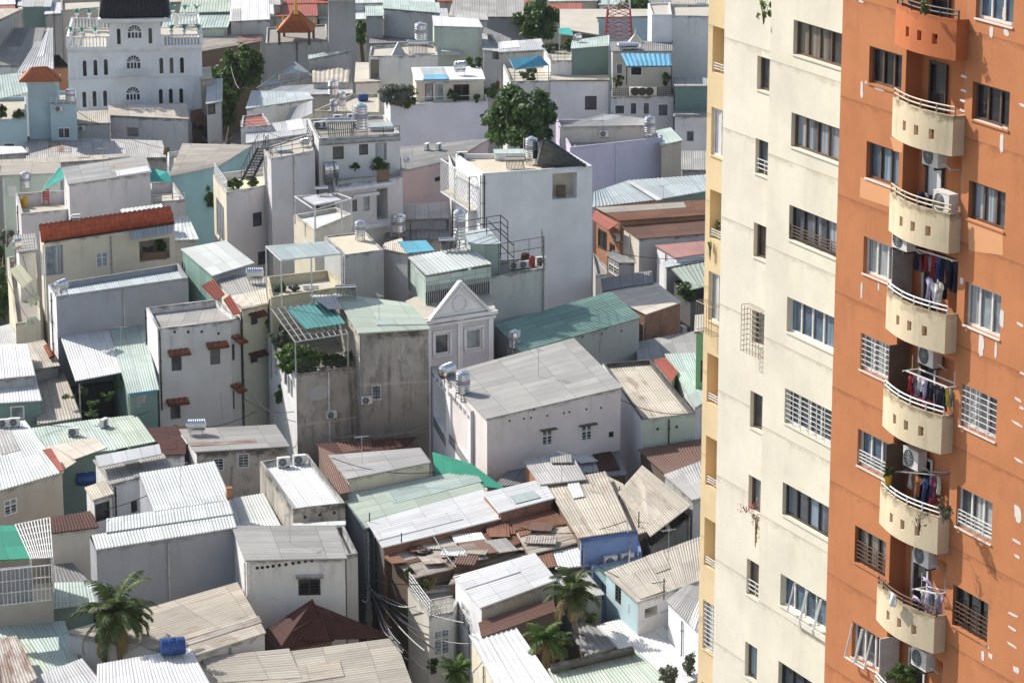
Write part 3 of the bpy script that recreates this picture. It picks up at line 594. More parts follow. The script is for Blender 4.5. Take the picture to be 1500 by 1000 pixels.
iA2 = H('h', 'white loggia facade with pierced parapet at the end of the pink white house', [(1378,640,9.6),(1480,622,9.6),(1250,365,9.6),(1148,380,9.6)], 'pinkwhite', 'dirtyfloor', par=.5, leftwall='cleanwhite', wins=[
    (3,1168,500,1236,720,'open','cleanwhite'), (3,1262,590,1362,860,'open','cleanwhite')])
iB = H('i', 'house with pale tan ribbed roof sunk behind dark parapets', [(1027,690,8.8),(1336,654,8.8),(1080,340,8.8),(800,362,8.8)], 'darkcon', 's_paletan', par=.3, leftwall='cleanwhite', frontwall='palegreen')
iC = H('i', 'grey house with broad green sheet roof in the big white shadow', [(330,292),(1012,100),(848,-38),(186,148)], 'greyplaster', 's_green', z=9, flip=True, style='trap')
iD = H('f', 'brick house with flat cream roof behind the green roof', [(1050,950),(1248,886),(1110,775),(820,832)], 'brick', 's_cream', z=8.2, flip=True, style='flat')
iE = H('i', 'low dusty grey yard roof beside the brick house', [(1010,345),(1400,330),(1345,180),(1000,245)], 'palecon', 's_grey', z=6.8, style='flat')
iE2 = H('i', 'mint roof with pale ridge next to the bright green building', [(1335,620),(1440,560),(1360,310),(1165,318)], 'white', 's_mint', z=7.4)
iE3 = H('i', 'strip of red roof between dark parapet and mint roof', [(1200,472),(1226,415),(1152,335),(1098,350)], 'palecon', 's_red', z=7.6, style='flat')
iF = H('i', 'narrow bright green building half hidden behind the tower', [(1342,185),(1480,170),(1480,80),(1345,95)], 'brightgreen', 'terrace', z=11, wins=[(0,1366,345,1382,470,'slide','frame_dark/glass'),(0,1362,630,1380,740,'slide','frame_dark/glass')])
fA = H('f', 'tall plain white house with lattice balcony and dark tiled roof', [(22,340,13.2),(150,334,13.2),(150,150,13.2),(-90,20,13.2)], 'white', None, leftwall='cleanwhite')
fA2 = H('f', 'tall plain white apartment block with blank shaded flank', [(105,135,16),(741,90,16),(612,14,16),(-50,22,16)], 'cleanwhite', 'tanfloor', par=.35, leftwall='cleanwhite', wins=[(0,510,132,652,282,'open','palebeige')])
fB = H('c', 'house with plain lilac side wall and grey roof behind parapets', [(612,852,11),(1140,795,11),(1040,690,11),(530,690,11)], 'lilac', 's_grey', par=.5)
fB2 = H('c', 'cream annex with mint sheet top beside the lilac wall', [(1142,842),(1256,818),(1190,745),(1104,762)], 'beige', 's_mint', z=10.6)
fB3 = H('c', 'pale roof with ridge behind the lilac house', [(560,735),(1040,728),(1050,690),(810,668)], 'palebeige', 's_palegrey', z=11.8)
fC = H('f', 'long pale blue sheet roof with a white ridge cap', [(745,330,8.4),(1130,285,8.4),(955,180,8.9),(745,250,8.9)], 'palecon', 's_paleblue', style='trap')
fC2 = H('f', 'right half of pale blue sheet roof near the tower', [(1130,285,8.4),(1480,225,8.4),(1460,145,8.9),(955,180,8.9)], 'greenwall', 's_paleblue', style='trap')
sheet(fC, 'f', [(1115,290,8.6),(1145,284,8.6),(970,178,9.1),(945,182,9.1)], 's_white', style='flat', name='ridge_cap')
fD = H('f', 'rust red corrugated roof, upper of the two beside the tower', [(905,412),(1480,368),(1480,290),(765,334)], 'orangewall', 's_rust', z=8.6, flip=True, wins=[(3,772,462,826,575,'bars','frame_brown/glassdark'),(3,840,540,872,610,'bars','frame_brown/glassdark')])
fD2 = H('f', 'dark rust corrugated roof, lower of the two beside the tower', [(1012,512),(1480,478),(1480,375),(912,438)], 'palecon', 's_brown', z=8.2, flip=True, leftwall='palebeige')
fD3 = H('f', 'grey terrace strip with railing below the red awning', [(760,720),(835,715),(840,690),(745,590)], 'palecon', 'dirtyfloor', z=6.0, par=.3)
sheet(fD, 'f', [(832,462,8.3),(888,425,8.65),(757,346,8.65),(735,400,8.3)], 's_red', style='fine', name='awning')
fE = H('f', 'pinkish red roof behind the white curved wall', [(1228,625),(1480,590),(1480,525),(1115,555)], 'cleanwhite', 's_pinkred', z=7.8)
fE2 = H('f', 'pale blue sheet roof close to the tower', [(1170,680),(1480,620),(1480,580),(1160,655)], 'palecon', 's_paleblue', z=7.4)
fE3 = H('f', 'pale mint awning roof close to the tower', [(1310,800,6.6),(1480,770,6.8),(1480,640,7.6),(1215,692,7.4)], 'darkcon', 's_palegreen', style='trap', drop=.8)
fG = H('f', 'rough brown brick wall block behind the cream roof', [(806,812),(1082,772),(1080,704),(800,750)], 'brick', 's_dark', z=8.3)
fH = H('f', 'small cabin with brown louvred front', [(826,606),(900,652),(985,655),(862,590)], 'palecon', 's_grey', z=7.8, frontwall='brownwall', wins=[(0,832,640,892,720,'louvre','frame_white/glassdark')])
fI = H('f', 'concrete roof terrace house with black railing and air conditioners', [(152,730),(466,678),(455,610),(150,640)], 'palecon', 'dirtyfloor', z=12, par=.2)
fI2 = H('f', 'mint steel stair cabin beside the black roof railing', [(40,548),(208,540),(132,460),(0,482)], 's_mint', 's_paleblue', z=13.8, style='flat')
eA = H('d', 'lavender three storey house with spiral of terraces and planted roof', [(1308,245,13),(1815,150,13),(1830,60,13),(1232,138,13)], 'lavender', 's_yellow', par=.5, leftwall='cream', wins=[
    (0,120,360,172,440,'slide','frame_dark/glass','e'), (0,304,330,356,405,'slide','frame_dark/glass','e'), (0,150,584,204,660,'slide','frame_dark/glass','e'), (3,1252,300,1296,520,'slide','frame_white/glasspale')])
eA2 = H('b', 'upper stair tower of the lavender house with railed flat roof', [(225,918,15.3),(478,868,15.3),(440,775,15.3),(178,860,15.3)], 'lavender', 'terrace', par=.1)
eB = H('b', 'white penthouse with three dark windows and crowded tank roof', [(500,800,15.8),(970,770,15.8),(880,665,15.8),(440,690,15.8)], 'white', 'dirtyfloor', par=.25, leftwall='cleanwhite', wins=[
    (0,582,846,646,922,'slide','frame_brown/glass'),(0,734,834,786,896,'bars','frame_dark/glass'),(0,828,826,894,930,'slide','frame_grey/glasspale')])
eB2 = H('e', 'grey and white facade with planter terrace below the penthouse', [(600,200,13.2),(985,150,13.2),(975,40,13.2),(560,75,13.2)], 'white', 'terrace', par=.4, wins=[
    (0,690,282,728,360,'slide'), (0,760,262,796,352,'slide','frame_grey/glasspale'), (0,836,222,900,400,'open','bluegrey')], frontwall='lilacwhite')
eC = H('e', 'beige cabin with mint parapet and white pipe frame', [(475,460,12.5),(692,368,12.5),(600,330,12.5),(356,374,12.5)], 'palebeige', 's_palemint', par=.3, leftwall='cream')
eD = H('e', 'beige roof box with tan flat roof and steel tank', [(652,605),(876,575),(772,470),(532,497)], 'palecon', 'tanfloor', z=13.6, par=.1)
eD2 = H('e', 'roof terrace with yellow parapet under a clear canopy', [(225,850,12.4),(655,785,12.4),(560,690,12.4),(200,730,12.4)], 'yellow', 'terrace', par=.6)
eE = H('e', 'pale pink house with plain side wall and grey roof', [(984,122,12),(1292,55,12),(1480,-60,12),(958,-10,12)], 'pink', 's_grey', flip=True, wins=[(0,1172,155,1204,180,'bars','frame_dark/glassdark')])
eF = H('e', 'low grey house below the pink wall with one small window', [(918,405),(1240,400),(1240,312),(918,322)], 'greyplaster', 's_palegrey', z=10)
eF2 = H('e', 'blackened concrete wall below the grey strip roof', [(900,520),(1240,515),(1240,408),(900,412)], 'concrete', 's_dark', z=9.2)
# ================================================================== far band (a b c)
aA = H('a', 'white mansion with arched windows, balustrades and black mansard roof', [(392,285,13),(1166,270,13),(1146,150,13),(420,175,13)], 'villa', 'terrace', group='far houses', name='mansion', par=.1)
aA2_ = []
aB = H('a', 'lilac grey annex with pale sheet roof below the white mansion', [(640,672,8.2),(1086,690,8.2),(1072,602,8.6),(634,612,8.6)], 'lilacwhite', 's_cream', flip=True, wins=[(0,728,738,800,792,'open','white')])
aB2 = H('a', 'small stained house with tan roof left of the lilac annex', [(444,718),(636,714),(630,645),(444,650)], 'palecon', 's_tan', z=8.2)
aC = H('a', 'sky blue house tower with orange hipped roof', [(158,478),(312,472),(340,440),(170,445)], 'skyblue', 'cleanwhite', z=12.5)
aC2 = H('a', 'sky blue lower wing with barred window and steel tank', [(290,602),(442,600),(438,520),(300,530)], 'skyblue', 'terrace', z=10.8, par=.3, wins=[(0,334,738,406,802,'bars','frame_white/glass')])
aC3 = H('a', 'sky blue terrace house with plants at the left edge', [(-80,692),(154,690),(150,560),(-80,565)], 'skyblue', 'terrace', z=9.6, par=.35, wins=[(0,18,826,88,856,'slide')])
sheet(aC3, 'a', [(-80,590,11.4),(166,534,11.4),(126,420,11.8),(-80,445,11.8)], 's_mint', style='trap', name='roof')
aD = H('a', 'long grey fibre roof crossing below the sky blue house', [(158,925),(958,912),(930,822),(158,800)], 'concrete', 's_palegrey', z=7.6)
aD2 = H('a', 'small white roof at the left edge below the sky blue house', [(-60,900),(152,885),(120,850),(-60,850)], 'palecon', 's_white', z=7.8)
aD3 = H('a', 'dark low roof strip in front of the long fibre roof', [(10,965),(760,912),(740,895),(10,930)], 'palecon', 's_tan', z=8.4)
aD4 = H('a', 'white corner with stains and potted plants beside the teal wall', [(965,1000),(1056,985),(1056,870),(968,880)], 'white', 'terrace', z=10.8, par=.4)
aE = H('a', 'grey windowless house wall at the upper left edge', [(-60,145),(128,55),(60,55),(-80,60)], 'greyplaster', 's_tan', z=12.5)
aE2 = H('a', 'grey fibre roof with white gable wall left of the mansion', [(-60,378,9),(190,382,9),(255,165,11),(60,175,11)], 'white', 's_grey')
aE3 = H('a', 'white side wall stepping down beside the grey fibre roof', [(110,420,9),(306,400,9),(300,170,10.8),(255,175,10.8)], 'white', 's_zinc')
aE4 = H('a', 'tan plastered house behind the left balustrade of the mansion', [(352,60),(600,40),(590,-10),(352,0)], 'beige', 'terrace', z=12.8, par=.3)
aE5 = H('a', 'mint fronted house with pale roof at the top left', [(130,44),(290,42),(302,-30),(140,-25)], 'greenwall', 's_zinc', z=11)
aE6 = H('a', 'white roofed house left of the tan plastered house', [(262,85),(370,80),(440,20),(290,20)], 'greyplaster', 's_white', z=10.6)
aE7 = H('a', 'dark low house behind the mint fronted house', [(130,108),(270,108),(270,70),(130,70)], 'concrete', 's_zinc', z=9.6)
aE8 = H('a', 'black tiled roof peeking out beside the mansion', [(240,390),(392,392),(335,328),(310,330)], 'orangewall', 't_black', z=9)
aF = H('a', 'house with mint roof behind the right balustrade', [(940,170),(1310,160),(1345,60),(960,95)], 'palegreen', 's_mint', z=9.5, style='trap')
aF2 = H('a', 'pale yellow green roof at the top behind the mansion', [(1045,75),(1340,70),(1345,-25),(1060,-20)], 'greenwall', 's_palegreen', z=9.8, style='trap')
aF3 = H('a', 'long open shed with tan roof turning red at its end', [(1165,298,8.4),(1510,238,8.4),(1510,118,8.8),(1170,168,8.8)], 'brownwall', 's_paletan', flip=True)
patch(aF3, 'a', [(1370,255),(1512,238),(1570,135),(1395,160)], 's_pinkred', lift=.12, flip=True)
aF4 = H('a', 'white ribbed house with white roof at the top', [(1335,125),(1560,118),(1550,-25),(1345,-20)], 'palecon', 's_white', z=10)
aG = H('a', 'narrow white house with dark windows beside the alley tree', [(1195,600),(1278,590),(1280,460),(1200,465)], 'palecon', 's_zinc', z=9.6, wins=[(0,1198,598,1246,662,'slide','frame_dark/glassdark')])
aG2 = H('a', 'pale narrow wall with small roof attached to the mansion side', [(1165,462),(1220,458),(1215,392),(1165,398)], 'beige', 's_cream', z=10.2)
aG3 = H('a', 'rusty orange lean-to sheet beside the lilac annex', [(1112,706,6.8),(1182,730,6.4),(1170,640,7.4),(1106,628,7.4)], 'brownwall', 's_rust', drop=.5)
bA = H('b', 'tall bare grey block with no windows', [(553,300,10),(708,296,10),(712,-35,15.5),(556,-35,15.5)], 'greyplaster', None)
bA_ = None
bB = H('b', 'long grey concrete wall house with pagoda terrace', [(194,250),(552,232),(545,140),(200,160)], 'palecon', 'dirtyfloor', z=10.6, par=.2, wins=[])
bC = H('b', 'grey weathered wall house with pale mint roof at the top', [(878,55),(1200,80),(1190,20),(880,5)], 'palecon', 's_mint', z=11.5)
bC2 = H('b', 'grey narrow wall house beside the tall bare block', [(776,95),(872,95),(870,40),(776,40)], 'greyplaster', 's_mint', z=11)
bC3 = H('b', 'low dusty flat roof in front of the weathered wall', [(800,255),(1050,250),(1050,205),(800,215)], 'palecon', 's_dark', z=8.8)
bD = H('b', 'pale olive block with white roof', [(1168,150),(1442,160),(1420,115),(1160,95)], 'palegreen', 's_white', z=11.8, style='flat')
bD2 = H('b', 'grey roof slope right of the pale olive block', [(1300,110),(1475,120),(1470,85),(1290,60)], 'palecon', 's_palegrey', z=11)
bE = H('b', 'big grey windowless warehouse wall at the top', [(1280,100),(1680,100),(1690,-60),(1280,-60)], 'greyplaster', 's_grey', z=9, zb=0)
bE_ = None
bF = H('b', 'white house with open corner bay and roof skylights', [(790,325),(1190,320),(1170,240),(800,268)], 'white', 'terrace', z=12.6, par=.25, wins=[(0,800,345,850,470,'open','beige')])
bF2 = H('b', 'stair head with dark slatted roof beside the skylight roof', [(715,480),(850,475),(800,370),(722,368)], 'pinkwhite', 'terrace', z=10.5)
bG = H('b', 'cream penthouse with flat slab roof and steel tank', [(1065,470,12.8),(1455,462,12.8),(1430,392,12.8),(1045,398,12.8)], 'cream', 'cleanwhite', wins=[
    (0,1115,485,1162,585,'slide','frame_brown/glasspale'),(0,1280,488,1372,582,'slide','frame_brown/glassdark'),(0,1170,480,1226,585,'slide','frame_white/glasspale')])
patch(bG, 'b', [(1108,450),(1250,455),(1225,400),(1085,402)], 's_skylight', 'flat', lift=.14, name='skylight')
bG2 = H('b', 'long white house wall with terrace above a dark tiled lean-to', [(915,605,11.2),(1480,585,11.2),(1470,545,11.2),(880,565,11.2)], 'cleanwhite', 'terrace', par=.2)
sheet(bG2, 'b', [(1305,785,7.6),(1530,762,7.6),(1490,645,9.0),(1282,652,9.0)], 't_darkgreen', style='tile', name='lean_to_roof')
bH = H('b', 'pale blue hipped sheet roof with patched side', [(150,510,9.2),(460,440,9.2),(370,365,10.2),(330,385,10.2)], 'palecon', 's_paleblue', style='fine')
patch(bH, 'b', [(265,475),(450,445),(440,428),(270,440)], 's_tan', lift=.14)
bH2 = H('b', 'small tan ribbed roof beside the pale blue hipped roof', [(470,480),(662,478),(676,400),(470,400)], 'palecon', 's_tan', z=9.6, style='big')
bH3 = H('b', 'blue green lean-to roof above the tan ribbed roof', [(445,345,10.6),(690,300,10.6),(688,295,10.7),(450,322,10.7)], 'greyplaster', 's_mint')
bI = H('b', 'long pale zinc roof in front of the tan ribbed roof', [(120,560),(690,545),(685,478),(290,505)], 'palecon', 's_zinc', z=9)
bI2 = H('b', 'pale blue corrugated roof with a grey side flap', [(85,630),(465,575),(430,540),(120,528)], 'white', 's_paleblue', z=9.2, style='fine')
sheet(bI2, 'b', [(280,735,7.6),(465,655,8.6),(465,580,9.3),(345,625,8.8)], 's_zinc', style='fine', name='side_roof')
bI3 = H('b', 'white parapet house with brick red roof structure', [(50,735),(225,722),(180,655),(60,670)], 'white', 's_red', z=8.8, par=.2)
bI4 = H('b', 'cream flat roof house with blue tank', [(470,640),(850,650),(850,540),(690,545)], 'cream', 'terrace', z=10, par=.3)
bJ = H('b', 'white low house below the grey side flap', [(85,830),(470,770),(440,690),(85,740)], 'white', 's_zinc', z=8.2)
cA = H('c', 'white terrace house with rooftop pergola and mint roof', [(268,470),(500,468),(490,345),(215,350)], 'white', 'terrace', z=10.6, par=.3)
cA1 = H('c', 'white apartment house with tall barred window left of the tree', [(500,350,12.1),(622,350,12.1),(625,270,12.1),(460,285,12.1)], 'white', 'terrace', par=.25, wins=[(0,514,546,604,668,'bars','frame_grey/glass')])
cA2 = H('c', 'green clad house with mint roof above a white ground floor', [(622,285),(834,272),(836,212),(628,240)], 'greenwall', 's_mint', z=13.1, wins=[])
cA3 = H('c', 'white lower storey with one grey shuttered window under green cladding', [(500,468,10.7),(834,466,10.7),(834,440,10.7),(500,445,10.7)], 'cleanwhite', 'terrace', wins=[(0,698,556,766,636,'bars','frame_dark/glass')])
cA4 = H('c', 'pale sheet roof with mint strip behind the rooftop pergola', [(205,305),(470,290),(440,230),(205,250)], 'palecon', 's_zinc', z=11.6)
cB = H('c', 'shop house with blue slatted awning and carved cream balcony', [(848,560,10),(1210,556,10),(1205,470,10),(850,475,10)], 'lilacwhite', 'terrace', par=.5, wins=[
    (0,868,606,930,664,'slide','frame_white/glass'),(0,960,594,998,664,'slide','frame_white/glass'),(0,1034,594,1072,664,'slide','frame_white/glass'),(0,1118,600,1182,676,'slide','frame_white/glass')])
cB2 = H('c', 'upper storey of the shop house set back behind potted plants', [(858,300,13.5),(1200,300,13.5),(1200,240,13.5),(850,250,13.5)], 'palebeige', 's_dark', wins=[(0,880,370,916,430,'slide','frame_white/glass'),(0,960,385,1030,440,'slide','frame_white/glassdark')])
cC = H('c', 'tall plain white block left half beside the tower', [(1085,85),(1200,85),(1190,15),(1062,20)], 'cleanwhite', 'terrace', z=16, par=.2)
cC2 = H('c', 'tall plain white block right half beside the tower', [(1196,90,15.8),(1500,95,15.8),(1500,25,15.8),(1190,30,15.8)], 'white', 'terrace', par=.2)
cC3 = H('c', 'green walled house with grey roof beside the tower edge', [(1220,500),(1500,500),(1500,455),(1215,455)], 'greenwall', 's_palegrey', z=11, wins=[(0,1306,592,1380,644,'slide','frame_grey/greenwall')])
cC4 = H('c', 'white lower storey with narrow window under the green wall', [(1218,676),(1500,676),(1500,640),(1218,640)], 'white', 's_grey', z=8.8, wins=[(0,1286,758,1328,818,'slide','frame_grey/glass')])
cC5 = H('c', 'low dark roof at the foot of the white lower storey', [(1260,985),(1500,985),(1500,880),(1260,880)], 'palecon', 's_grey', z=7.2)
cD = H('c', 'pale blue plain wall behind the lattice mast', [(770,105),(1062,98),(1062,60),(770,60)], 'skyblue', 'terrace', z=12)
cD2 = H('c', 'brown shuttered house behind the rooftop plants', [(560,170),(770,205),(770,60),(560,60)], 'brownwall', 'terrace', z=11.5, wins=[(0,600,60,740,140,'open','darkcon')])
cE = H('c', 'pale roofed house left of the pergola with small dark door', [(110,180),(240,290),(270,230),(120,165)], 'palecon', 's_palegrey', z=10.5)
cE2 = H('c', 'white house beside the olive block with dark recess', [(112,290),(205,300),(205,200),(112,200)], 'palecon', 's_zinc', z=10, wins=[(0,160,255,200,345,'open','darkcon')])
# ================================================================== apartment tower on the right
TA = math.radians(25); TD = V((-math.sin(TA), math.cos(TA), 0)); TN = V((-math.cos(TA), -math.sin(TA), 0)); TS = -TD
TO = CAM + ray(1221, 500)*104.5; TO.z = 0
def TPT(s, z, off=0.): return TO+TS*s-TN*off+V((0,0,z))
def TP(R, X, Y, off=0.):
    p = on_plane(R, X, Y, TPT(0,0,off), TN); return (p-TO).dot(TS), p.z
ZT = 56.
for k_, c_ in (('tcream', (.79,.735,.60)), ('tcream2', (.79,.74,.615)), ('tyellow', (.74,.58,.35))):
    DEFS[k_] = L(plaster, c_, .42, (.42,.36,.27), joint=(3.28, 1.45))
DEFS['cagewire'] = L(plain, (.34,.28,.22), .6)
DEFS['torange'] = L(plaster, (.54,.215,.092), .65, (.34,.13,.06), joint=(3.28, 1.3))
DEFS['tparapet'] = L(plaster, (.73,.61,.42), .75, (.22,.17,.10)); DEFS['tparorange'] = L(plaster, (.56,.18,.07), .4, (.22,.08,.04))
DEFS['tlight'] = L(plaster, (.72,.36,.18), .2, (.4,.2,.1)); DEFS['filler'] = L(plain, (.72,.66,.62), .9, 0, .2, .05)
DEFS['curtain_white'] = L(glassmat, (.05,.05,.055), (.55,.55,.53)); DEFS['curtain_blue'] = L(glassmat, (.03,.035,.045), (.22,.30,.38)); DEFS['curtain_tan'] = L(glassmat, (.03,.028,.025), (.30,.26,.21))
DEFS['panelwhite'] = L(plain, (.66,.68,.72), .5, 0, .4, .04)
tower = thing('apartment_tower', 'tall orange and cream apartment tower with curved balconies', 'apartment tower', (TO.x+6, TO.y+4, 0))
# (plane offset, s_far, s_near)
sF = {'y': TP('p',1030,500,2.4)[0], 'c1': TP('p',1053,500,1.6)[0], 'c2': TP('p',1119,500,.8)[0], 'o': 0.}
strips = {'y': (2.4, sF['y'], sF['c1'], 'tyellow'), 'c1': (1.6, sF['c1'], sF['c2'], 'tcream2'), 'c2': (.8, sF['c2'], 0., 'tcream'), 'o': (0., 0., 16., 'torange')}
holes = {k: [] for k in strips}; todo = []
def tw(k, s0, s1, z0, z1, sty='slide', fr='frame_brown', gl='glass', dp=.22, extra=None):
    off, a, b, m = strips[k]; s0 = max(s0, a+.05); s1 = min(s1, b-.02 if k != 'o' else b)
    h = (s0-a, s1-a, z0, z1, dp); holes[k].append(h); todo.append((k, h, sty, fr, gl, extra))
C2 = [(41.49,42.66,'slide','frame_brown','curtain_tan',0),(38.30,39.48,'slide','frame_brown','glasscurt',0),(35.05,36.26,'slide','frame_dark','glasscurt','rail'),(31.77,33.01,'slide','frame_white','glassblue',0),(28.47,29.72,'grille','frame_white','glass',0),(25.10,26.29,'slide','frame_dark','curtain_blue',0),(21.72,22.89,'slide','frame_white','glassblue','hung'),(18.36,19.6,'slide','frame_dark','glass',0),(15,16.2,'slide','frame_dark','glass',0),(11.8,13,'slide','frame_brown','glasscurt',0),(44.7,45.9,'slide','frame_brown','glasscurt',0)]
for z0, z1, st, fr, gl, ex in C2: tw('c2', -4.5, -.75, z0, z1, st, fr, gl, .22, ex)
C1 = [(39.57,40.76,'glasscurt',0),(36.56,37.81,'glassblue','rail'),(33.52,34.76,'curtain_tan',0),(30.34,31.57,'glasspale',0),(27.17,28.53,'curtain_blue',0),(24.04,25.35,'glasscurt',0),(20.77,22.14,'curtain_tan','rail'),(17.55,18.9,'glassblue',0),(14.3,15.6,'glass',0),(43.0,44.0,'glassblue',0)]
for z0, z1, gl, ex in C1: tw('c1', -8.35, -7.15, z0, z1, 'slide', 'frame_brown', gl, .22, ex)
for i, (z0, z1) in enumerate([(39.34,41.04),(36.25,38.04),(33.1,34.94),(29.95,31.83),(26.76,28.67),(23.48,25.43),(20.26,22.18),(16.88,18.85),(13.6,15.5)]):
    if i in (1, 3, 7): tw('y', -13.1, -11.9, z0, z1, 'slide' if i != 7 else 'grille', 'frame_white', 'panelwhite' if i == 1 else 'glasspale', .15)
    else: tw('y', -13.1, -11.9, z0, z1, 'open', 'tlight' if i in (4, 5) else 'tcream', None, .5 if i else 1.2, 'rail')
OL = [(41.61,42.80,'slide','frame_brown','glassdark',0),(38.51,39.71,'slide','frame_brown','glassblue',0),(35.34,36.57,'slide','frame_white','glasspale',0),(32.09,33.32,'grille','frame_white','glasspale',0),(28.80,30.05,'slide','frame_white','glassblue','rail'),(25.42,26.69,'slide','frame_dark','curtain_tan','brownrail'),(22.05,23.30,'slide','frame_white','curtain_white','hung'),(18.7,19.9,'slide','frame_dark','glass',0),(15.4,16.6,'slide','frame_dark','glass',0),(44.8,46,'slide','frame_brown','glass',0)]
for z0, z1, st, fr, gl, ex in OL: tw('o', 1.72, 3.68, z0, z1, st, fr, gl, .2, ex)
OR = [(44.6,45.75,'slide','frame_white','glassblue',0),(41.5,42.66,'slide','frame_brown','glassdark',0),(38.4,39.6,'slide','frame_brown','glasscurt',0),(35.05,36.42,'slide','frame_white','glasspale',0),(31.8,33.16,'grille','frame_white','curtain_white',0),(28.5,29.83,'slide','frame_white','curtain_white','rail'),(25.2,26.55,'slide','frame_dark','glassdark','brownrail'),(21.8,23.1,'slide','frame_dark','glass',0),(18.5,19.8,'slide','frame_dark','glass',0)]
for z0, z1, st, fr, gl, ex in OR: tw('o', 7.72, 9.72, z0, z1, st, fr, gl, .2, ex)
ZP = [44.5, 41.55, 38.5, 35.3, 32.04, 28.73, 25.4, 22.05, 18.75, 15.4]            # parapet tops
R0, R1 = 3.92, 7.3; RD = .6
for zp in ZP: holes['o'].append((R0, R1, zp-1.0, zp+1.72, RD))
ats = {}
for k, (off, a, b, m) in strips.items():
    mb = MB(); ats[k] = wall_mb(mb, TPT(a, ZT, off), TPT(b, ZT, off), 0, holes[k])
    if k != 'o':
        nx = {'y': 'c1', 'c1': 'c2', 'c2': 'o'}[k]; o2 = strips[nx][0]
        wall_mb(mb, TPT(b, ZT, off), TPT(b, ZT, o2), 0) if False else mb.poly([TPT(b,0,off), TPT(b,0,o2), TPT(b,ZT,o2), TPT(b,ZT,off)], [(0,ZT),(.8,ZT),(.8,0),(0,0)])
    else:
        for zp in ZP:   # back wall of each balcony recess
            mb.poly([TPT(R0,zp-1.0,RD), TPT(R1,zp-1.0,RD), TPT(R1,zp+1.72,RD), TPT(R0,zp+1.72,RD)], [(0,5),(R1-R0,5),(R1-R0,3),(0,3)])
    mb.build('wall', m, tower, True)
mb = MB()   # far end, back, near end and roof
a, b = strips['y'][1], 16.
for q in ((TPT(a,0,16), TPT(a,0,2.4), TPT(a,ZT,2.4), TPT(a,ZT,16)), (TPT(b,0,0), TPT(b,0,16), TPT(b,ZT,16), TPT(b,ZT,0)), (TPT(b,0,16), TPT(a,0,16), TPT(a,ZT,16), TPT(b,ZT,16)), (TPT(a,ZT-.02,2.4), TPT(b,ZT-.02,0), TPT(b,ZT-.02,16), TPT(a,ZT-.02,16))):
    mb.poly(q, [(0,ZT),(16,ZT),(16,0),(0,0)])
mb.build('wall', 'tyellow', tower, True)
def rail(par, at, u0, u1, z0, z1, o, n, mat, name='railing', w=.03, posts=3):
    mb = MB()
    for k in range(n): z = z0+(z1-z0)*(k+1)/n; mb.bar(at(u0,z,o), at(u1,z,o), w)
    for k in range(posts): u = u0+(u1-u0)*k/(posts-1); mb.bar(at(u,z0,o), at(u,z1,o), w)
    return mb.build(name, mat, par)
for k, h, sty, fr, gl, ex in todo:
    at, Lw, n, d = ats[k]
    o = window(tower, at, n, h, sty, fr, gl or 'glass')
    u0, u1, z0, z1, dp = h
    if ex == 'rail': rail(o, at, u0+.02, u1-.02, z0+.05, z0+.42*(z1-z0) if k != 'y' else z0+.35, .05, 4 if k in ('c2','o') else 3, 'frame_white' if k != 'c2' else 'frame_brown', posts=5 if k in ('c2','o') else 3)
    if ex == 'brownrail': rail(o, at, u0+.02, u1-.02, z0+.05, z0+.6*(z1-z0), .05, 5, 'rustiron', posts=7, w=.025)
    if ex == 'hung':     # top hung sashes pushed open
        m_ = 4 if k == 'c2' else 3
        for i in range(m_):
            ua, ub = u0+(u1-u0)*i/m_+.03, u0+(u1-u0)*(i+1)/m_-.03
            if (k == 'c2' and i == 0) or (k == 'o' and i == 2): continue
            mb = MB(); top, bot = z1-.06, z0+.04
            for q in ((ua,top,0,ua,bot,-.27), (ub,top,0,ub,bot,-.27), (ua,bot,-.27,ub,bot,-.27)): mb.bar(at(*q[:3]), at(*q[3:]), .05)
            s_ = mb.build('open_sash', 'frame_white', o)
    if sty != 'open':    # projecting sill
        mb = MB(); c = at((u0+u1)/2, z0-.025, -.012)
        mb.box(c, u1-u0+.06, .06, .05, (d, -n, V((0,0,1)))); mb.build('sill', {'y':'tyellow','c1':'tcream2','c2':'tcream','o':'filler' if gl in ('glasspale','glassblue','curtain_white') else 'torange'}[k], o)
# wire cages over two small windows
for k, u_, z0, z1, ex in (('c1', -8.6, 30.05, 31.75, .38), ('y', -13.3, 29.6, 30.7, .45)):
    at = ats[k][0]; a_ = strips[k][1]; u0 = (-8.45 if k == 'c1' else -13.2)-a_; u1 = u0+(1.3 if k == 'c1' else 1.2); mb = MB()
    N = 9 if k == 'c1' else 7
    for i in range(N+1):
        z = z0+(z1-z0)*i/N
        if i in (0, N) or k == 'c1': mb.tube([at(u0,z,0), at(u0,z,-ex), at(u1,z,-ex), at(u1,z,0)], .012, 4)
    for i in range(7):
        u = u0+(u1-u0)*i/6; mb.tube([at(u,z0,0), at(u,z0,-ex), at(u,z1,-ex), at(u,z1,0)], .012, 4)
    mb.build('wire_cage', 'cagewire', tower)
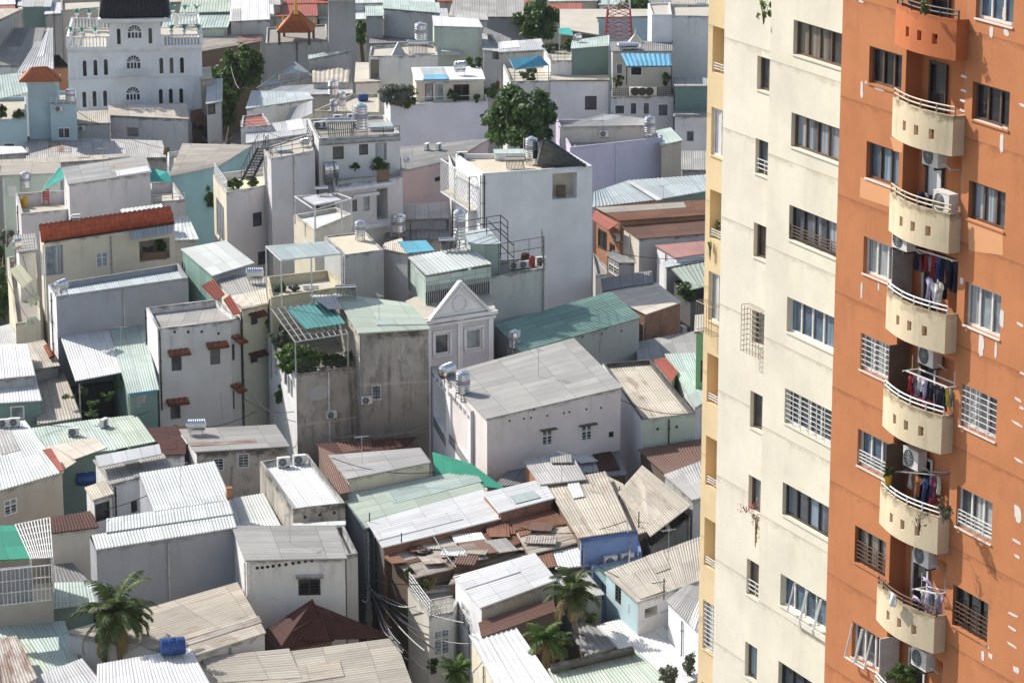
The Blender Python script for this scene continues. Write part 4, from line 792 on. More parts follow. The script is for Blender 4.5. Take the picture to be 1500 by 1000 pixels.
# balconies
DEFS['galvtan'] = L(plain, (.50,.40,.29), .5)
S0, S1 = 3.88, 7.36
def bal_pt(t, off=0.):      # plan curve of the parapet: (s, outward distance)
    return S0+(S1-S0)*t, .42+.3*math.sin(math.pi*t)
for bi, zp in enumerate(ZP):
    m = 'tparorange' if bi == 0 else 'tparapet'; N = 14; mb = MB(); zb = zp-1.25
    pts = [bal_pt(i/N) for i in range(N+1)]
    outer = [TPT(s, zp, -o) for s, o in pts]; inner = [TPT(s+(.1 if i == 0 else -.1 if i == N else 0), zp, -o+.12) for i, (s, o) in enumerate(pts)]
    full = [TPT(S0, zp, .0)]+outer+[TPT(S1, zp, .0)]
    for i in range(len(full)-1):
        hs = []
        if i in (5, 8, 11): w_ = (full[i+1]-full[i]).length; hs = [(max(.01, w_/2-.15), min(w_-.01, w_/2+.15), zp-.86, zp-.54, .12)]
        wall_mb(mb, full[i], full[i+1], zb, hs, i*.27)
    inn = [TPT(S0+.1, zp, .0)]+inner+[TPT(S1-.1, zp, .0)]
    for i in range(len(inn)-1):
        hs = []
        if i in (5, 8, 11): w_ = (inn[i+1]-inn[i]).length; hs = [(max(.01, w_/2-.15), min(w_-.01, w_/2+.15), zp-.86, zp-.54, .001)]
        q = MB(); wall_mb(q, inn[i], inn[i+1], zb+.25, hs); mb.v and None
        for f in q.f: mb.poly([q.v[j] for j in f][::-1], [q.uv[j] for j in f][::-1])
        mb.poly([full[i], full[i+1], inn[i+1], inn[i]], [(0,0),(.3,0),(.3,.1),(0,.1)])
    for z, rv in ((zb, True), (zp-1.0, False)):
        p = [V((q.x,q.y,z)) for q in full]; mb.poly(p[::-1] if rv else p, [(q.x,q.y+5) for q in p])
    bo = mb.build('balcony', m, tower, True, merge=True)
    rm = ['iron','frame_brown','rustiron','frame_white','frame_white','frame_white','rustiron','frame_white','frame_white','frame_white'][bi]
    if bi in (1, 2): rm = 'galvtan'
    mb = MB(); mid = [TPT(s, zp, -o+.06) for s, o in pts]
    for dz in (.13, .27): mb.tube([p+V((0,0,dz)) for p in mid], .028, 5)
    for i in (0, 2, 5, 8, 11, 14): mb.bar(mid[i], mid[i]+V((0,0,.27)), .045)
    mb.build('railing', rm, bo)
    # door and side light at the back of the recess
    at = ats['o'][0]; n = ats['o'][2]
    window(tower, at, n, (4.45, 5.45, zp-1.0, zp+1.2, RD-.03), 'slide', 'frame_dark' if bi < 3 else 'frame_white', 'panelwhite' if bi == 2 else 'glassdark')
    window(tower, at, n, (6.5, 7.05, zp-.5, zp+1.2, RD-.03), 'slide', 'frame_grey', 'glassblue')
# half open side shutters on four balconies
at = ats['o'][0]
for zi, mat in ((3, 'galv'), (4, 'frame_brown'), (5, 'frame_brown'), (7, 'frame_white')):
    z = ZP[zi]; mb = MB(); a_, b_ = at(4.0, z-.9, -.05), at(4.0, z+1.5, -.05); mb.box((a_+b_)/2+TN*-.1, .04, .75, 2.3, (TS, TN, V((0,0,1)))); mb.build('door_leaf', mat, tower)
# repair patches: white filler strokes and lighter repainted fields
rp = random.Random(3)
FP = [('m',706,345,720,425,8),('m',728,345,735,365,0),('m',768,372,808,395,0),('m',818,380,845,400,0),('m',1265,105,1278,172,0),('m',1322,118,1350,165,6),('m',1320,20,1332,100,0),('m',1140,322,1166,338,0),('m',1140,378,1164,404,0),('m',1138,424,1160,446,0),('m',1136,468,1158,486,0),('m',1310,566,1322,668,0),('m',1320,540,1342,562,0),('m',1392,436,1416,470,0),('m',1200,520,1320,545,0),('m',700,0,720,14,0),
 ('n',1218,455,1236,580,0),('n',1309,350,1324,450,0),('n',1286,495,1294,580,0),('n',1378,408,1412,445,10),('n',1395,628,1420,648,0),('n',1370,728,1404,772,14),('n',1392,772,1412,800,0),('n',1356,828,1410,880,22),('n',709,240,715,320,0),('n',783,245,789,285,0),('n',1137,215,1150,262,0),
 ('o',1366,20,1412,62,14),('o',1366,218,1402,318,14),('o',1358,362,1402,418,14),('o',1366,444,1398,464,8),('o',1340,675,1388,735,-12),('o',1340,745,1384,785,10),('o',1332,810,1386,860,14),('o',1228,850,1240,910,0),('o',1258,860,1276,905,0),('o',1366,915,1390,970,0),('o',1210,820,1270,850,8)]
for R, x0, y0, x1, y1, sk in FP:
    s0, zt = TP(R, x0, y0); s1, zb = TP(R, x1, y1); s0, zt2 = TP(R, x0, (y0+y1)/2)
    cs, cz = (s0+s1)/2, (zt+zb)/2; a = (s1-s0)/2*(1.35 if sk else 1.1); b_ = (1.2 if sk else 1.)* max(.04, (zt-zb)/2-abs(s1-s0)*.16)
    ring = []
    for k in range(18):
        t = 2*math.pi*k/18; r = rp.uniform(.78, 1.12); e = .6
        X = a*math.copysign(abs(math.cos(t))**e, math.cos(t))*r; Zz = b_*math.copysign(abs(math.sin(t))**e, math.sin(t))*r
        if sk: X, Zz = X*.6+sk/20*Zz*-.3*(a/b_), Zz
        ring.append(TPT(cs+X, cz+Zz, -.008))
    mb = MB(); mb.poly(ring); mb.build('filler_patch', 'filler', tower)
for R, q in (('m', ((708,764),(838,800),(832,892),(704,850))), ('m', ((1168,935),(1320,990),(1322,1100),(1175,1080))), ('m',((835,590),(890,610),(888,660),(850,650)))):
    mb = MB(); mb.poly([TPT(*TP(R, X, Y), -.004) for X, Y in q][::-1], [(k, 3) for k in range(4)]); mb.build('repainted_patch', 'tlight', tower)
# ================================================================== features of single houses
def front_pt(par, R, X, Y, k=0, out=0.):
    q = root_q[par.name]; p0, p1 = q[k], q[(k+1) % len(q)]; d = (p1-p0).xy.normalized(); nn = V((d.y,-d.x,0))
    return on_plane(R, X, Y, p0, nn)+nn*out, V((d.x,d.y,0)), nn
def fbox(par, R, x0, y0, x1, y1, out, dep, mat, name, k=0, mb=None, frac=None):
    """box standing proud of wall k between two pixel corners"""
    xm, ym = (x0+x1)/2, (y0+y1)/2
    a, d, nn = front_pt(par, R, x0, ym, k); b = front_pt(par, R, x1, ym, k)[0]; zt = front_pt(par, R, xm, y0, k)[0].z; zb = front_pt(par, R, xm, y1, k)[0].z
    c = (a+b)/2; c.z = (zt+zb)/2; own = mb is None; mb = mb or MB()
    mb.box(c+nn*(out-dep/2), (b-a).length, dep, zt-zb, (d, -nn, V((0,0,1))))
    if own: return mb.build(name, mat, par, True)
def railing_on(par, k, h=.9, bars=3, step=1.2, mat='iron', lift=0., w=.035, name='railing', rng=(0,1), vert=0):
    q = root_q[par.name]; a, b = q[k].copy(), q[(k+1) % len(q)].copy(); a, b = a+(b-a)*rng[0], a+(b-a)*rng[1]; d = (b-a).normalized(); nn = V((d.y,-d.x,0)).normalized()
    a -= nn*.08; b -= nn*.08; a.z += lift; b.z += lift; mb = MB(); n = max(1, round((b-a).length/step)); Z = V((0,0,1))
    for i in range(n+1): p = a+(b-a)*i/n; mb.bar(p, p+Z*h, w)
    for j in range(bars): z = Z*h*(j+1)/bars; mb.bar(a+z, b+z, w)
    if vert:
        m = int((b-a).length/vert)
        for i in range(m): p = a+(b-a)*(i+.5)/m; mb.bar(p, p+Z*h, w*.6)
    return mb.build(name, mat, par)
# ---- mansion
q = root_q[aA.name]; hA_d = (q[1]-q[0]).xy.normalized(); hA_d = V((hA_d.x,hA_d.y,0)); hA_n = V((hA_d.y,-hA_d.x,0))
def arch(par, X, Y, w, h, fan=False, k=0, R='a', out=0.):
    c, d, nn = front_pt(par, R, X, Y, k, out); sc = ZR[R][2]*(c-CAM).dot(FW)/FPX; w = w*sc; h = h*sc; Z = V((0,0,1))
    r = w/2; zs = h/2-r
    def ring(rr, o, zb): return [c+d*rr*math.cos(t)+Z*(zs+rr*math.sin(t))+nn*o for t in [math.pi*i/12 for i in range(13)]]+[c-d*rr-Z*(h/2+zb)+nn*o, c+d*rr-Z*(h/2+zb)+nn*o]
    mb = MB(); a, b = ring(r+.14, .09, .14), ring(r, .09, 0); n = len(a)
    for i in range(n):
        j = (i+1) % n; mb.poly([a[i], a[j], b[j], b[i]][::-1]); mb.poly([a[i], a[j], a[j]-nn*.09, a[i]-nn*.09]); mb.poly([b[i], b[j], b[j]-nn*.08, b[i]-nn*.08])
    if fan:
        for i in range(1, 6): t = math.pi*i/6; mb.bar(c+Z*zs+nn*.05, c+d*r*math.cos(t)+Z*(zs+r*math.sin(t))+nn*.05, .06)
        mb.bar(c-d*r+Z*zs+nn*.05, c+d*r+Z*zs+nn*.05, .12)
        for i in (-1, 0, 1): mb.bar(c+d*r*.5*i+Z*zs+nn*.05, c+d*r*.5*i-Z*h/2+nn*.05, .1)
    o = mb.build('window', 'villa', par); g = MB(); g.poly(ring(r, .012, 0)); g.build('pane', 'glassdark', o)
for X, Y in ((490,395),(552,391),(612,388),(488,575),(547,571),(608,568),(933,380),(992,378),(1052,377),(930,560),(988,558),(1048,557)): arch(aA, X, Y, 22, 92)
for X, Y in ((772,358),(769,540)): arch(aA, X, Y, 76, 76, True)
for y0, y1 in ((400,440),(578,602)):
    mb = MB(); fbox(aA, 'a', 690, y0-4, 856, y0+2, .55, .12, 'villa', '', mb=mb); fbox(aA, 'a', 690, y1, 856, y1+6, .6, .6, 'villa', '', mb=mb)
    for i in range(16): x = 696+i*10.2; fbox(aA, 'a', x, y0, x+3, y1, .52, .08, 'villa', '', mb=mb)
    mb.build('balcony', 'villa', aA)
mb = MB()
for y0, y1, o in ((266,288,.3),(288,298,.15),(446,452,.08),(632,640,.1)): fbox(aA, 'a', 390, y0, 1166, y1, o, o, '', '', mb=mb)
for x in (396,440,655,860,1105,1150): fbox(aA, 'a', x, 300, x+12, 630, .07, .07, '', '', mb=mb)
mb.build('mouldings', 'villa', aA)
c0 = front_pt(aA, 'a', 632, 200, 0, .25)[0]; c1 = front_pt(aA, 'a', 930, 195, 0, .25)[0]; zt = front_pt(aA, 'a', 780, 95)[0].z
mb = MB(); A0, A1 = V((c0.x,c0.y,zt)), V((c1.x,c1.y,zt)); dp = -hA_n*7.
for a, b in ((A0,A1),(A1,A1+dp),(A1+dp,A0+dp),(A0+dp,A0)): wall_mb(mb, a, b, 12.9)
mb.build('upper_storey', 'villa', aA, True)
mb = MB(); e = .7; lo = [A0-hA_d*e+hA_n*e, A1+hA_d*e+hA_n*e, A1+hA_d*e+dp-hA_n*e, A0-hA_d*e+dp-hA_n*e]; cc = sum(lo, V((0,0,0)))/4
mb.poly(lo[::-1]); up = [cc+(p-cc)*.9+V((0,0,2.3)) for p in lo]
for i in range(4): j = (i+1) % 4; sheet_mb(lo[i]+V((0,0,.12)), lo[j]+V((0,0,.12)), up[j], up[i], 'tile', mb=mb)
mb.poly(up, [(p.x,p.y) for p in up]); mb.build('mansard_roof', 't_black', aA, True)
mb = MB(); lo2 = [cc+(p-cc)*1.02-V((0,0,.2)) for p in lo]
for i in range(4): mb.bar(lo2[i], lo2[(i+1) % 4], .3)
mb.build('cornice', 'villa', aA)
for X, Y in ((687,208),(869,204)): arch(aA, X, Y, 21, 92, out=.25)
arch(aA, 778, 180, 78, 76, True, out=.25)
def balustrade(par, a, b, h=.95, side=False):
    mb = MB(); L_ = (b-a).length; n = int(L_/.28); Z = V((0,0,1))
    mb.bar(a+Z*h, b+Z*h, .16, .12); mb.bar(a+Z*.06, b+Z*.06, .16, .12)
    for i in range(n): p = a+(b-a)*(i+.5)/n; mb.lathe([(.045,.1),(.085,.3),(.05,.6),(.06,h-.06)], 6, p)
    m = max(1, round(L_/2.4))
    for i in range(m+1):
        p = a+(b-a)*i/m
        if 0 < i < m or not side: mb.box(p+Z*(h+.1)/2, .24, .24, h+.1)
    mb.build('balustrade', 'villa', par)
Z13 = V((0,0,.1)); B = [p+Z13 for p in q]
balustrade(aA, B[0], V((A0.x-.1,A0.y,13.1))); balustrade(aA, V((A1.x+.1,A1.y,13.1)), B[1]); balustrade(aA, B[3]+(B[0]-B[3])*.04, B[0]+(B[3]-B[0])*.04, side=True); balustrade(aA, B[1]+(B[2]-B[1])*.04, B[2]+(B[1]-B[2])*.04, side=True); balustrade(aA, B[2], V((A1.x+.1,B[2].y-.2,13.1))); balustrade(aA, V((A0.x-.1,B[3].y-.2,13.1)), B[3])
# ---- hipped caps
def hip(par, base, ridge, mat, name='hipped_roof', ov=.3, style='tile'):
    c = sum(base, V((0,0,0)))/4; lo = [p+(p-c).normalized()*ov for p in base]; mb = MB(); r0, r1 = ridge
    sheet_mb(lo[0], lo[1], r1+V((.02,0,0)), r0, style, mb=mb); sheet_mb(lo[2], lo[3], r0, r1, style, mb=mb)
    sheet_mb(lo[1], lo[2], r1+V((0,.05,0)), r1, style, mb=mb); sheet_mb(lo[3], lo[0], r0, r0+V((0,.05,0)), style, mb=mb)
    mb.poly(lo[::-1]); return mb.build(name, mat, par, True)
b_ = [W('a',X,Y,12.7) for X, Y in ((128,472),(340,468),(318,434),(150,438))]; hip(aC, b_, (W('a',195,392,14.6), W('a',262,390,14.6)), 't_orange')
b_ = [W('c',X,Y,z) for X, Y, z in ((430,945,16),(700,962,16),(545,868,16),(425,838,16))]; hip(fA2, b_, (W('c',466,806,18.0), W('c',470,806,18.0)), 't_dark', ov=.05)
# pagoda terrace on the grey wall house
pg = thing('pagoda', 'rooftop pagoda with curved orange tiled roof and yellow spire', 'pagoda', W('b',372,205,10.5))
b_ = [W('b',X,Y,11.6) for X, Y in ((272,186),(445,186),(470,150),(300,140))]; hip(pg, b_, (W('b',368,62,14.4), W('b',373,62,14.4)), 't_orange', 'tiled_roof')
for p in b_: mb = MB(); mb.bar(V((p.x,p.y,10.4)), p, .22); mb.build('post', 'brownwall', pg)
mb = MB(); t_ = W('b',370,62,14.4); mb.lathe([(.22,-.3),(.12,.3),(.16,.5),(.03,1.1),(0,1.3)], 8, t_); mb.build('spire', 'yellowplastic', pg)
mb = MB()
for p in b_:
    o = (p-t_); o.z = 0; o.normalize(); mb.tube([p, p+o*.4+V((0,0,.1)), p+o*.6+V((0,0,.45)), p+o*.5+V((0,0,.8))], [.12,.1,.08,.03], 6)
mb.build('eave_horns', 'yellowplastic', pg)
# ---- tall wall between top blocks
for h_ in (bA,):
    pass
sheet(bA, 'b', [(553,2,15.5),(710,2,15.5),(712,-38,15.5),(556,-38,15.5)], 's_grey', style='flat')
# ---- attic box and pediment of the lilac house
hE = house('e', 'mint steel attic box with rounded white sheet roof and dark louvres', [(1120,735,12.9),(1497,672,12.9),(1362,566,12.9),(1018,628,12.9)], 'palecon', None, zb=10.9, leftwall='s_mint', frontwall='s_mint')
sheet(hE, 'e', [(1122,722,13.05),(1500,655,13.05),(1362,556,13.5),(1016,618,13.5)], 's_palemint', style='trap')
mb = MB()
fbox(hE, 'e', 1122, 790, 1486, 858, .02, .04, '', '', mb=mb); mb.build('louvre_panel', 'black', hE)
mb = MB()
for i in range(30): x = 1124+i*12.4; fbox(hE, 'e', x, 784-i*1.9, x+4, 900-i*1.9, .07, .05, '', '', mb=mb)
mb.build('louvre_bars', 'frame_grey', hE)
Z = V((0,0,1)); a, d, nn = front_pt(hC, 'e', 1130, 975, 0, .05); b = front_pt(hC, 'e', 1490, 925, 0, .05)[0]; zb_ = 10.95; a.z = b.z = zb_; top = (a+b)/2; top.z = zb_+2.25
mb = MB(); mb.poly([a+nn*.05, b+nn*.05, top+nn*.05], [(0,1),(4,1),(2,0)]); mb.poly([b-nn*.1, a-nn*.1, top-nn*.1])
for p_, q_ in ((a,top),(b,top)): mb.bar(p_+nn*.1-(q_-p_)*.06, q_+nn*.1, .3, .16); mb.bar(p_+(top-Z*1.4-p_)*.16+nn*.1+Z*.05, q_-Z*.42+nn*.1, .1, .08)
mb.bar(a+nn*.12-d*.4, b+nn*.12+d*.4, .34, .22); mb.bar(a+nn*.09-d*.3-Z*.3, b+nn*.09+d*.3-Z*.3, .24, .16); mb.bar(a+nn*.09+Z*.3+d*.4, b+nn*.09+Z*.3-d*.4, .08, .08)
ct = (a+b)/2+Z*.85+nn*.08
for i in range(20):
    t0, t1 = 2*math.pi*i/20, 2*math.pi*(i+1)/20; mb.bar(ct+d*.48*math.cos(t0)+Z*.48*math.sin(t0), ct+d*.48*math.cos(t1)+Z*.48*math.sin(t1), .09, .1)
mb.build('pediment', 'villa', hC, True)
mb = MB()
for x in (1122,1302,1480): fbox(hC, 'h' if False else 'e', x, 1000-(x-1122)*.14, x+26, 1400, .1, .1, '', '', mb=mb); fbox(hC, 'e', x-6, 1000-(x-1122)*.14, x+32, 1022-(x-1122)*.14, .16, .16, '', '', mb=mb)
mb.build('pilasters', 'villa', hC)
for x0, y0, x1, y1 in ((1166,186,1260,312),(1346,160,1446,286)):
    mb = MB()
    for q_ in ((x0-8,y0-14,x1+8,y0),(x0-4,y1,x1+4,y1+10),(x0-8,y0,x0+4,y1),(x1-4,y0,x1+8,y1)): fbox(hC, 'h', *q_, .1, .1, '', '', mb=mb)
    mb.build('window_surround', 'villa', hC)
mb = MB()
fbox(eB2, 'e', 612, 168, 832, 186, .03, .03, 'frame_grey', 'tile_band'); fbox(eB2, 'e', 838, 112, 906, 186, .05, .05, 'wood', 'shutter_panel'); fbox(eB2, 'e', 600, 198, 920, 214, .5, .5, 'cleanwhite', 'ledge'); fbox(eB2, 'e', 690, 246, 838, 262, .35, .35, 'cleanwhite', 'window_hood'); fbox(eB2, 'e', 690, 420, 915, 446, .4, .4, 'cleanwhite', 'balcony_slab'); fbox(eB, 'b', 500, 800, 970, 826, .18, .18, 'palecon', 'parapet_band')
sr = thing('stair_rail', 'black stair railing rising behind the mint steel cabin', 'railing', W('f',180,520,12)); mb = MB()
tp = [W('f',x,y,z) for x, y, z in ((0,410,15.2),(130,388,15.0),(210,376,14.9),(252,412,14.6))]
for i in range(3):
    for dz in (0,-.45,-.9): mb.bar(tp[i]+V((0,0,dz)), tp[i+1]+V((0,0,dz)), .045)
for p_ in tp[1:]: mb.bar(p_, V((p_.x,p_.y,12.0)), .06)
a_, b_ = W('f',140,480,13.6), W('f',285,620,12.1); mb.bar(a_, b_, .05); mb.bar(a_+V((0,0,.8)), b_+V((0,0,.8)), .05)
mb.build('rails', 'iron', sr)
# ---- lattice balcony of the tall white house
la, lb = W('e',1212,85,15.4), W('e',1375,185,15.4); mb = MB()
la0, lb0 = W('e',1207,240,13.2), W('e',1372,350,13.2); lc0 = W('f',158,340,13.2)
def lattice(mb, a, b, h, st=.34, w=.04):
    d = (b-a); L_ = d.length; d = d/L_; n = int(L_/st)+int(h/st)+1
    for s in (1, -1):
        for i in range(-int(h/st)-1, n):
            u0 = i*st if s > 0 else i*st+h; pts = []
            ua, ub = (i*st, i*st+h) if s > 0 else (i*st+h, i*st)
            za, zb2 = 0., h
            if ua < 0: za = -ua if s > 0 else 0; 
            lo_, hi_ = 0., 1.
            du = ub-ua
            if du != 0:
                t0, t1 = (0-ua)/du, (L_-ua)/du
                if t0 > t1: t0, t1 = t1, t0
                lo_, hi_ = max(0, t0), min(1, t1)
            if hi_-lo_ < .02: continue
            mb.bar(a+d*(ua+du*lo_)+V((0,0,h*lo_)), a+d*(ua+du*hi_)+V((0,0,h*hi_)), w)
    for z in (0, h): mb.bar(a+V((0,0,z)), b+V((0,0,z)), .07)
    for p in (a, (a+b)/2, b): mb.bar(p, p+V((0,0,h)), .07)
lattice(mb, la0, lb0, 2.3, .42, .028); lattice(mb, lb0, lc0, 2.3, .42, .028); mb.build('balcony_lattice', 'frame_white', fA)
mb = MB(); mb.poly([la0, lb0, lc0, W('f',40,190,13.2)], [(0,0),(3,0),(3,2),(0,2)]); mb.build('balcony_floor', 'tanfloor', fA)
# ---- railings as parts of their houses
for k in (0, 1): railing_on(fI, k, 2.0 if k == 0 else 1.8, 3, 1.3, 'iron', rng=(.16,1) if k == 0 else (0,1))
railing_on(eA2, 0, 1.0, 3, 1.0, 'iron'); railing_on(eA2, 3, 1.0, 3, 1.0, 'iron'); railing_on(eA2, 1, 1.0, 3, 1.0, 'iron'); railing_on(eA, 3, .8, 4, .9, 'frame_white'); railing_on(eB, 0, .5, 2, 1.2, 'iron')
railing_on(hB2, 0, .5, 3, .6, 'iron', vert=.2); railing_on(dI3, 0, .8, 4, .8, 'frame_grey'); railing_on(kG, 3, .8, 4, .7, 'frame_white'); railing_on(kG, 0, .8, 3, .7, 'frame_white', vert=.2); railing_on(cA, 0, .7, 3, 1.2, 'iron'); railing_on(bI3, 0, .5, 2, 1, 'frame_white')
railing_on(cA1, 0, .8, 3, .6, 'frame_grey', vert=.15); railing_on(eB2, 3, .9, 4, 1, 'iron'); railing_on(bG2, 0, .5, 1, 2, 'frame_white', rng=(.1,.9)); railing_on(dC3, 0, .5, 2, 1, 'frame_white'); railing_on(aC2, 0, .5, 3, .6, 'frame_white')
for zz, a0, a1 in ((8.4,520,705),(6.9,640,840)):     # loggia rails
    pass
mb = MB()
for X0, Y0, X1, Y1 in ((1165,672,1236,800),(1256,772,1365,930)):
    for j in range(4):
        pa = front_pt(iA2, 'h', X0, Y0+j*14, 3, .02)[0]; pb = front_pt(iA2, 'h', X1, Y1+j*14, 3, .02)[0]; mb.bar(pa, pb, .04)
mb.build('railing', 'iron', iA2)
for i in range(10):
    x = 1160+i*22.5; y = 430+i*26.5; fbox(iA2, 'h', x, y-8, x+9, y+14, .02, .04, 'frame_grey', 'pierced_block', 3)
# row of small vent holes below eaves
def vents(par, R, pts, r=.07, k=0):
    for X, Y in pts:
        mb = MB(); c, d, nn = front_pt(par, R, X, Y, k, .012); mb.lathe([(r+.02,0),(r,.012)], 8, c, (d, V((0,0,1)), nn)); mb.poly([c+d*r*math.cos(t)+V((0,0,1))*r*math.sin(t)+nn*.004 for t in [2*math.pi*i/8 for i in range(8)]])
        mb.build('vent_hole', 'black', par)
vents(kA, 'k', [(108,504),(130,502),(153,499),(177,496),(203,492),(232,489),(262,484),(288,480),(316,475),(344,473)])
vents(gA, 'g', [(1010,182),(1088,182),(1166,180),(1264,190)]); vents(iA, 'i', [(262,695),(345,683),(386,678),(480,665),(576,650),(608,644),(706,628),(790,620),(404,628)], .05)
vents(kC, 'k', [(314,285),(378,275),(440,266)]); vents(iB, 'i', [(1118,742),(1228,730)]); vents(iC, 'i', [(684,210),(796,192),(908,176)], .06)
# ---- pergolas, canopies, awnings as things of their own
def canopy(name, label, cat, R, cs, mat, posts, pmat, style='flat', grid=None, group=None, flip=False):
    q = [W(R, *c) for c in cs]; c = sum(q, V((0,0,0)))/len(q); t = thing(name, label, cat, (c.x, c.y, c.z), group)
    if mat: sheet_mb(*[p+V((0,0,.05)) for p in q], style=style, flip=flip, thick=.03).build('canopy_sheet', mat, t, True)
    mb = MB()
    if grid:
        nu, nv = grid
        for i in range(nu+1): u = i/nu; mb.bar(q[0]+(q[1]-q[0])*u, q[3]+(q[2]-q[3])*u, .05)
        for i in range(nv+1): v = i/nv; mb.bar(q[0]+(q[3]-q[0])*v, q[1]+(q[2]-q[1])*v, .05)
    else:
        for i in range(4): mb.bar(q[i], q[(i+1) % 4], .06)
    mb.build('frame', pmat, t)
    for i, h in posts:
        p = q[i] if isinstance(i, int) else q[int(i)]+(q[int(i)+1 if int(i) < 3 else 0]-q[int(i)])*(i-int(i)); mb = MB(); mb.bar(p, p-V((0,0,h)), .09); mb.build('post', pmat, t)
    return t
canopy('canopy', 'clear sheet canopy on slender posts over the yellow walled terrace', 'canopy', 'e', [(282,640,14.9),(632,602,14.9),(548,530,15.1),(195,557,15.1)], 's_skylight', [(0,2.9),(.5,2.9),(3,2.9),(1,2.6)], 'frame_white', grid=(3,2))
pr = canopy('pergola', 'rusty wire pergola with dark teal sheet over the roof garden', 'pergola', 'h', [(365,240,11.7),(668,192,11.7),(556,0,11.9),(228,50,11.9)], None, [(0,2.2),(1,2.2),(3,2.2)], 'galv', grid=(9,6))
sheet_mb(*[W('h',X,Y,12.0) for X, Y in ((428,165),(658,132),(552,4),(312,46))], style='trap').build('canopy_sheet', 's_teal', pr, True)
canopy('pergola', 'white slatted pergola roof beside the emerald sheet at left edge', 'pergola', 'j', [(132,464,9.0),(226,458,9.0),(214,288,9.2),(66,318,9.2)], None, [(0,1.8),(1,1.8)], 'frame_white', grid=(11,6))
cg = thing('cage', 'white barred cage with blue corrugated screen below the slatted pergola', 'cage', W('j',60,640,7.2))
mb = MB(); a, b = W('j',-60,672,7.0), W('j',142,650,7.0); sheet_mb(a, b, b+V((0,0,1.9)), a+V((0,0,1.9)), 'big', mb=mb); mb.build('screen', 's_blue' if False else 'cs', cg, True) if False else mb.build('screen', 'bluegrey', cg, True)
mb = MB(); nn = V((b-a).normalized().yx.to_3d()) if False else V(((b-a).y, -(b-a).x, 0)).normalized()
for j in range(4): z = V((0,0,.05+j*.6)); mb.bar(a+z+nn*.1, b+z+nn*.1+(b-a)*.4, .05)
for i in range(16): p = a+(b-a)*i/11+nn*.1; mb.bar(p, p+V((0,0,1.85)), .04)
mb.build('bars', 'frame_white', cg)
canopy('awning', 'teal glazed awning on the white terrace house near the mango tree', 'awning', 'c', [(292,405,11.9),(488,378,12.0),(440,325,12.7),(262,345,12.6)], 's_blue', [(0,1.4),(1,1.4)], 'frame_white', grid=(3,1))
canopy('awning', 'bright blue slatted awning on an iron frame above the shop house', 'awning', 'c', [(940,388,12.9),(1200,385,12.9),(1195,318,13.4),(905,315,13.4)], 's_brightblue', [(0,1.6),(1,2.4)], 'iron', 'big', grid=(5,2))
canopy('canopy', 'white sheet on a pipe frame above the beige cabin', 'canopy', 'e', [(480,318,14.6),(632,290,14.6),(548,250,14.8),(412,278,14.8)], 's_white', [(0,2.2),(1,2.2)], 'frame_white')
canopy('pipe_frame', 'white pipe frame railing around the mint parapet', 'frame', 'e', [(478,345,14.2),(690,280,14.2),(610,250,14.2),(362,268,14.2)], None, [(0,1.9),(1,1.9),(3,1.9)], 'frame_white')
canopy('tarpaulin', 'torn green tarpaulin over the small terrace with yellow barrel', 'tarpaulin', 'd', [(240,240,12.2),(372,165,12.9),(366,105,13.4),(340,105,13.4)], 'tarp', [(0,.8)], 'galv')
canopy('shade_net', 'green shade net over the terrace beside the teal wall', 'net', 'd', [(866,180,12.6),(995,188,12.4),(965,130,12.9),(870,106,13)], 'tarp', [(1,1.2)], 'galv')
canopy('shade_net', 'small green shade net in a wire frame on the far rooftop', 'net', 'c', [(550,198,13.6),(632,208,13.6),(612,165,13.8),(548,168,13.8)], 'tarp', [(0,1.4),(1,1.4)], 'galv')
sb = thing('blue_pool', 'bright blue sheet panel on the cream penthouse slab', 'panel', W('b',1170,455,13.0)); mb = MB(); q_ = [W('b',X,Y,13.05) for X, Y in ((1105,460),(1252,458),(1240,430),(1108,432))]; sheet_mb(*q_, style='flat', thick=.12, mb=mb); mb.build('panel', 's_brightblue', sb); sb.name = 'roof_panel'
# carved balcony front of the shop house
mb = MB(); fbox(cB, 'c', 955, 502, 1110, 552, .5, .5, '', '', mb=mb); o = mb.build('balcony_front', 'cream', cB); mb = MB()
for X in (985,1025,1068):
    c, d, nn = front_pt(cB, 'c', X, 523, 0, .52); mb.lathe([(.36,0),(.30,.03),(.26,.03),(.24,0)], 14, c, (d, V((0,0,1)), nn)); mb.poly([c+d*.25*math.cos(t)+V((0,0,1))*.25*math.sin(t)+nn*.006 for t in [2*math.pi*i/12 for i in range(12)]])
mb.build('roundels', 'frame_dark', o)
railing_on(cB, 0, .7, 4, .6, 'iron', vert=.15, rng=(0,.28)); railing_on(cB, 0, .7, 4, .6, 'iron', vert=.15, rng=(.74,1))
# dark alley gate, eaves fascia under bright roofs
# lattice mast
mt = thing('lattice_mast', 'red and white lattice telecom mast rising behind the shop house', 'mast', W('c',893,245,11.5))
for lo, hi, mat, wl, wh in ((0,3.2,'redpaint',1.25,.98),(3.2,7.5,'frame_white',.98,.7)):
    mb = MB(); c = W('c',893,245,11.5)
    def cn(i, z):
        w = wl+(wh-wl)*(z-lo)/(hi-lo); return c+V(((-w,w,w,-w)[i], (-w,-w,w,w)[i], z))*1.0
    n = 4
    for i in range(4):
        mb.bar(cn(i,lo), cn(i,hi), .12); j = (i+1) % 4
        for k in range(n):
            z0, z1 = lo+(hi-lo)*k/n, lo+(hi-lo)*(k+1)/n; mb.bar(cn(i,z0), cn(j,z1), .05); mb.bar(cn(j,z0), cn(i,z1), .05); mb.bar(cn(i,z1), cn(j,z1), .05)
    mb.build('mast_section', mat, mt)
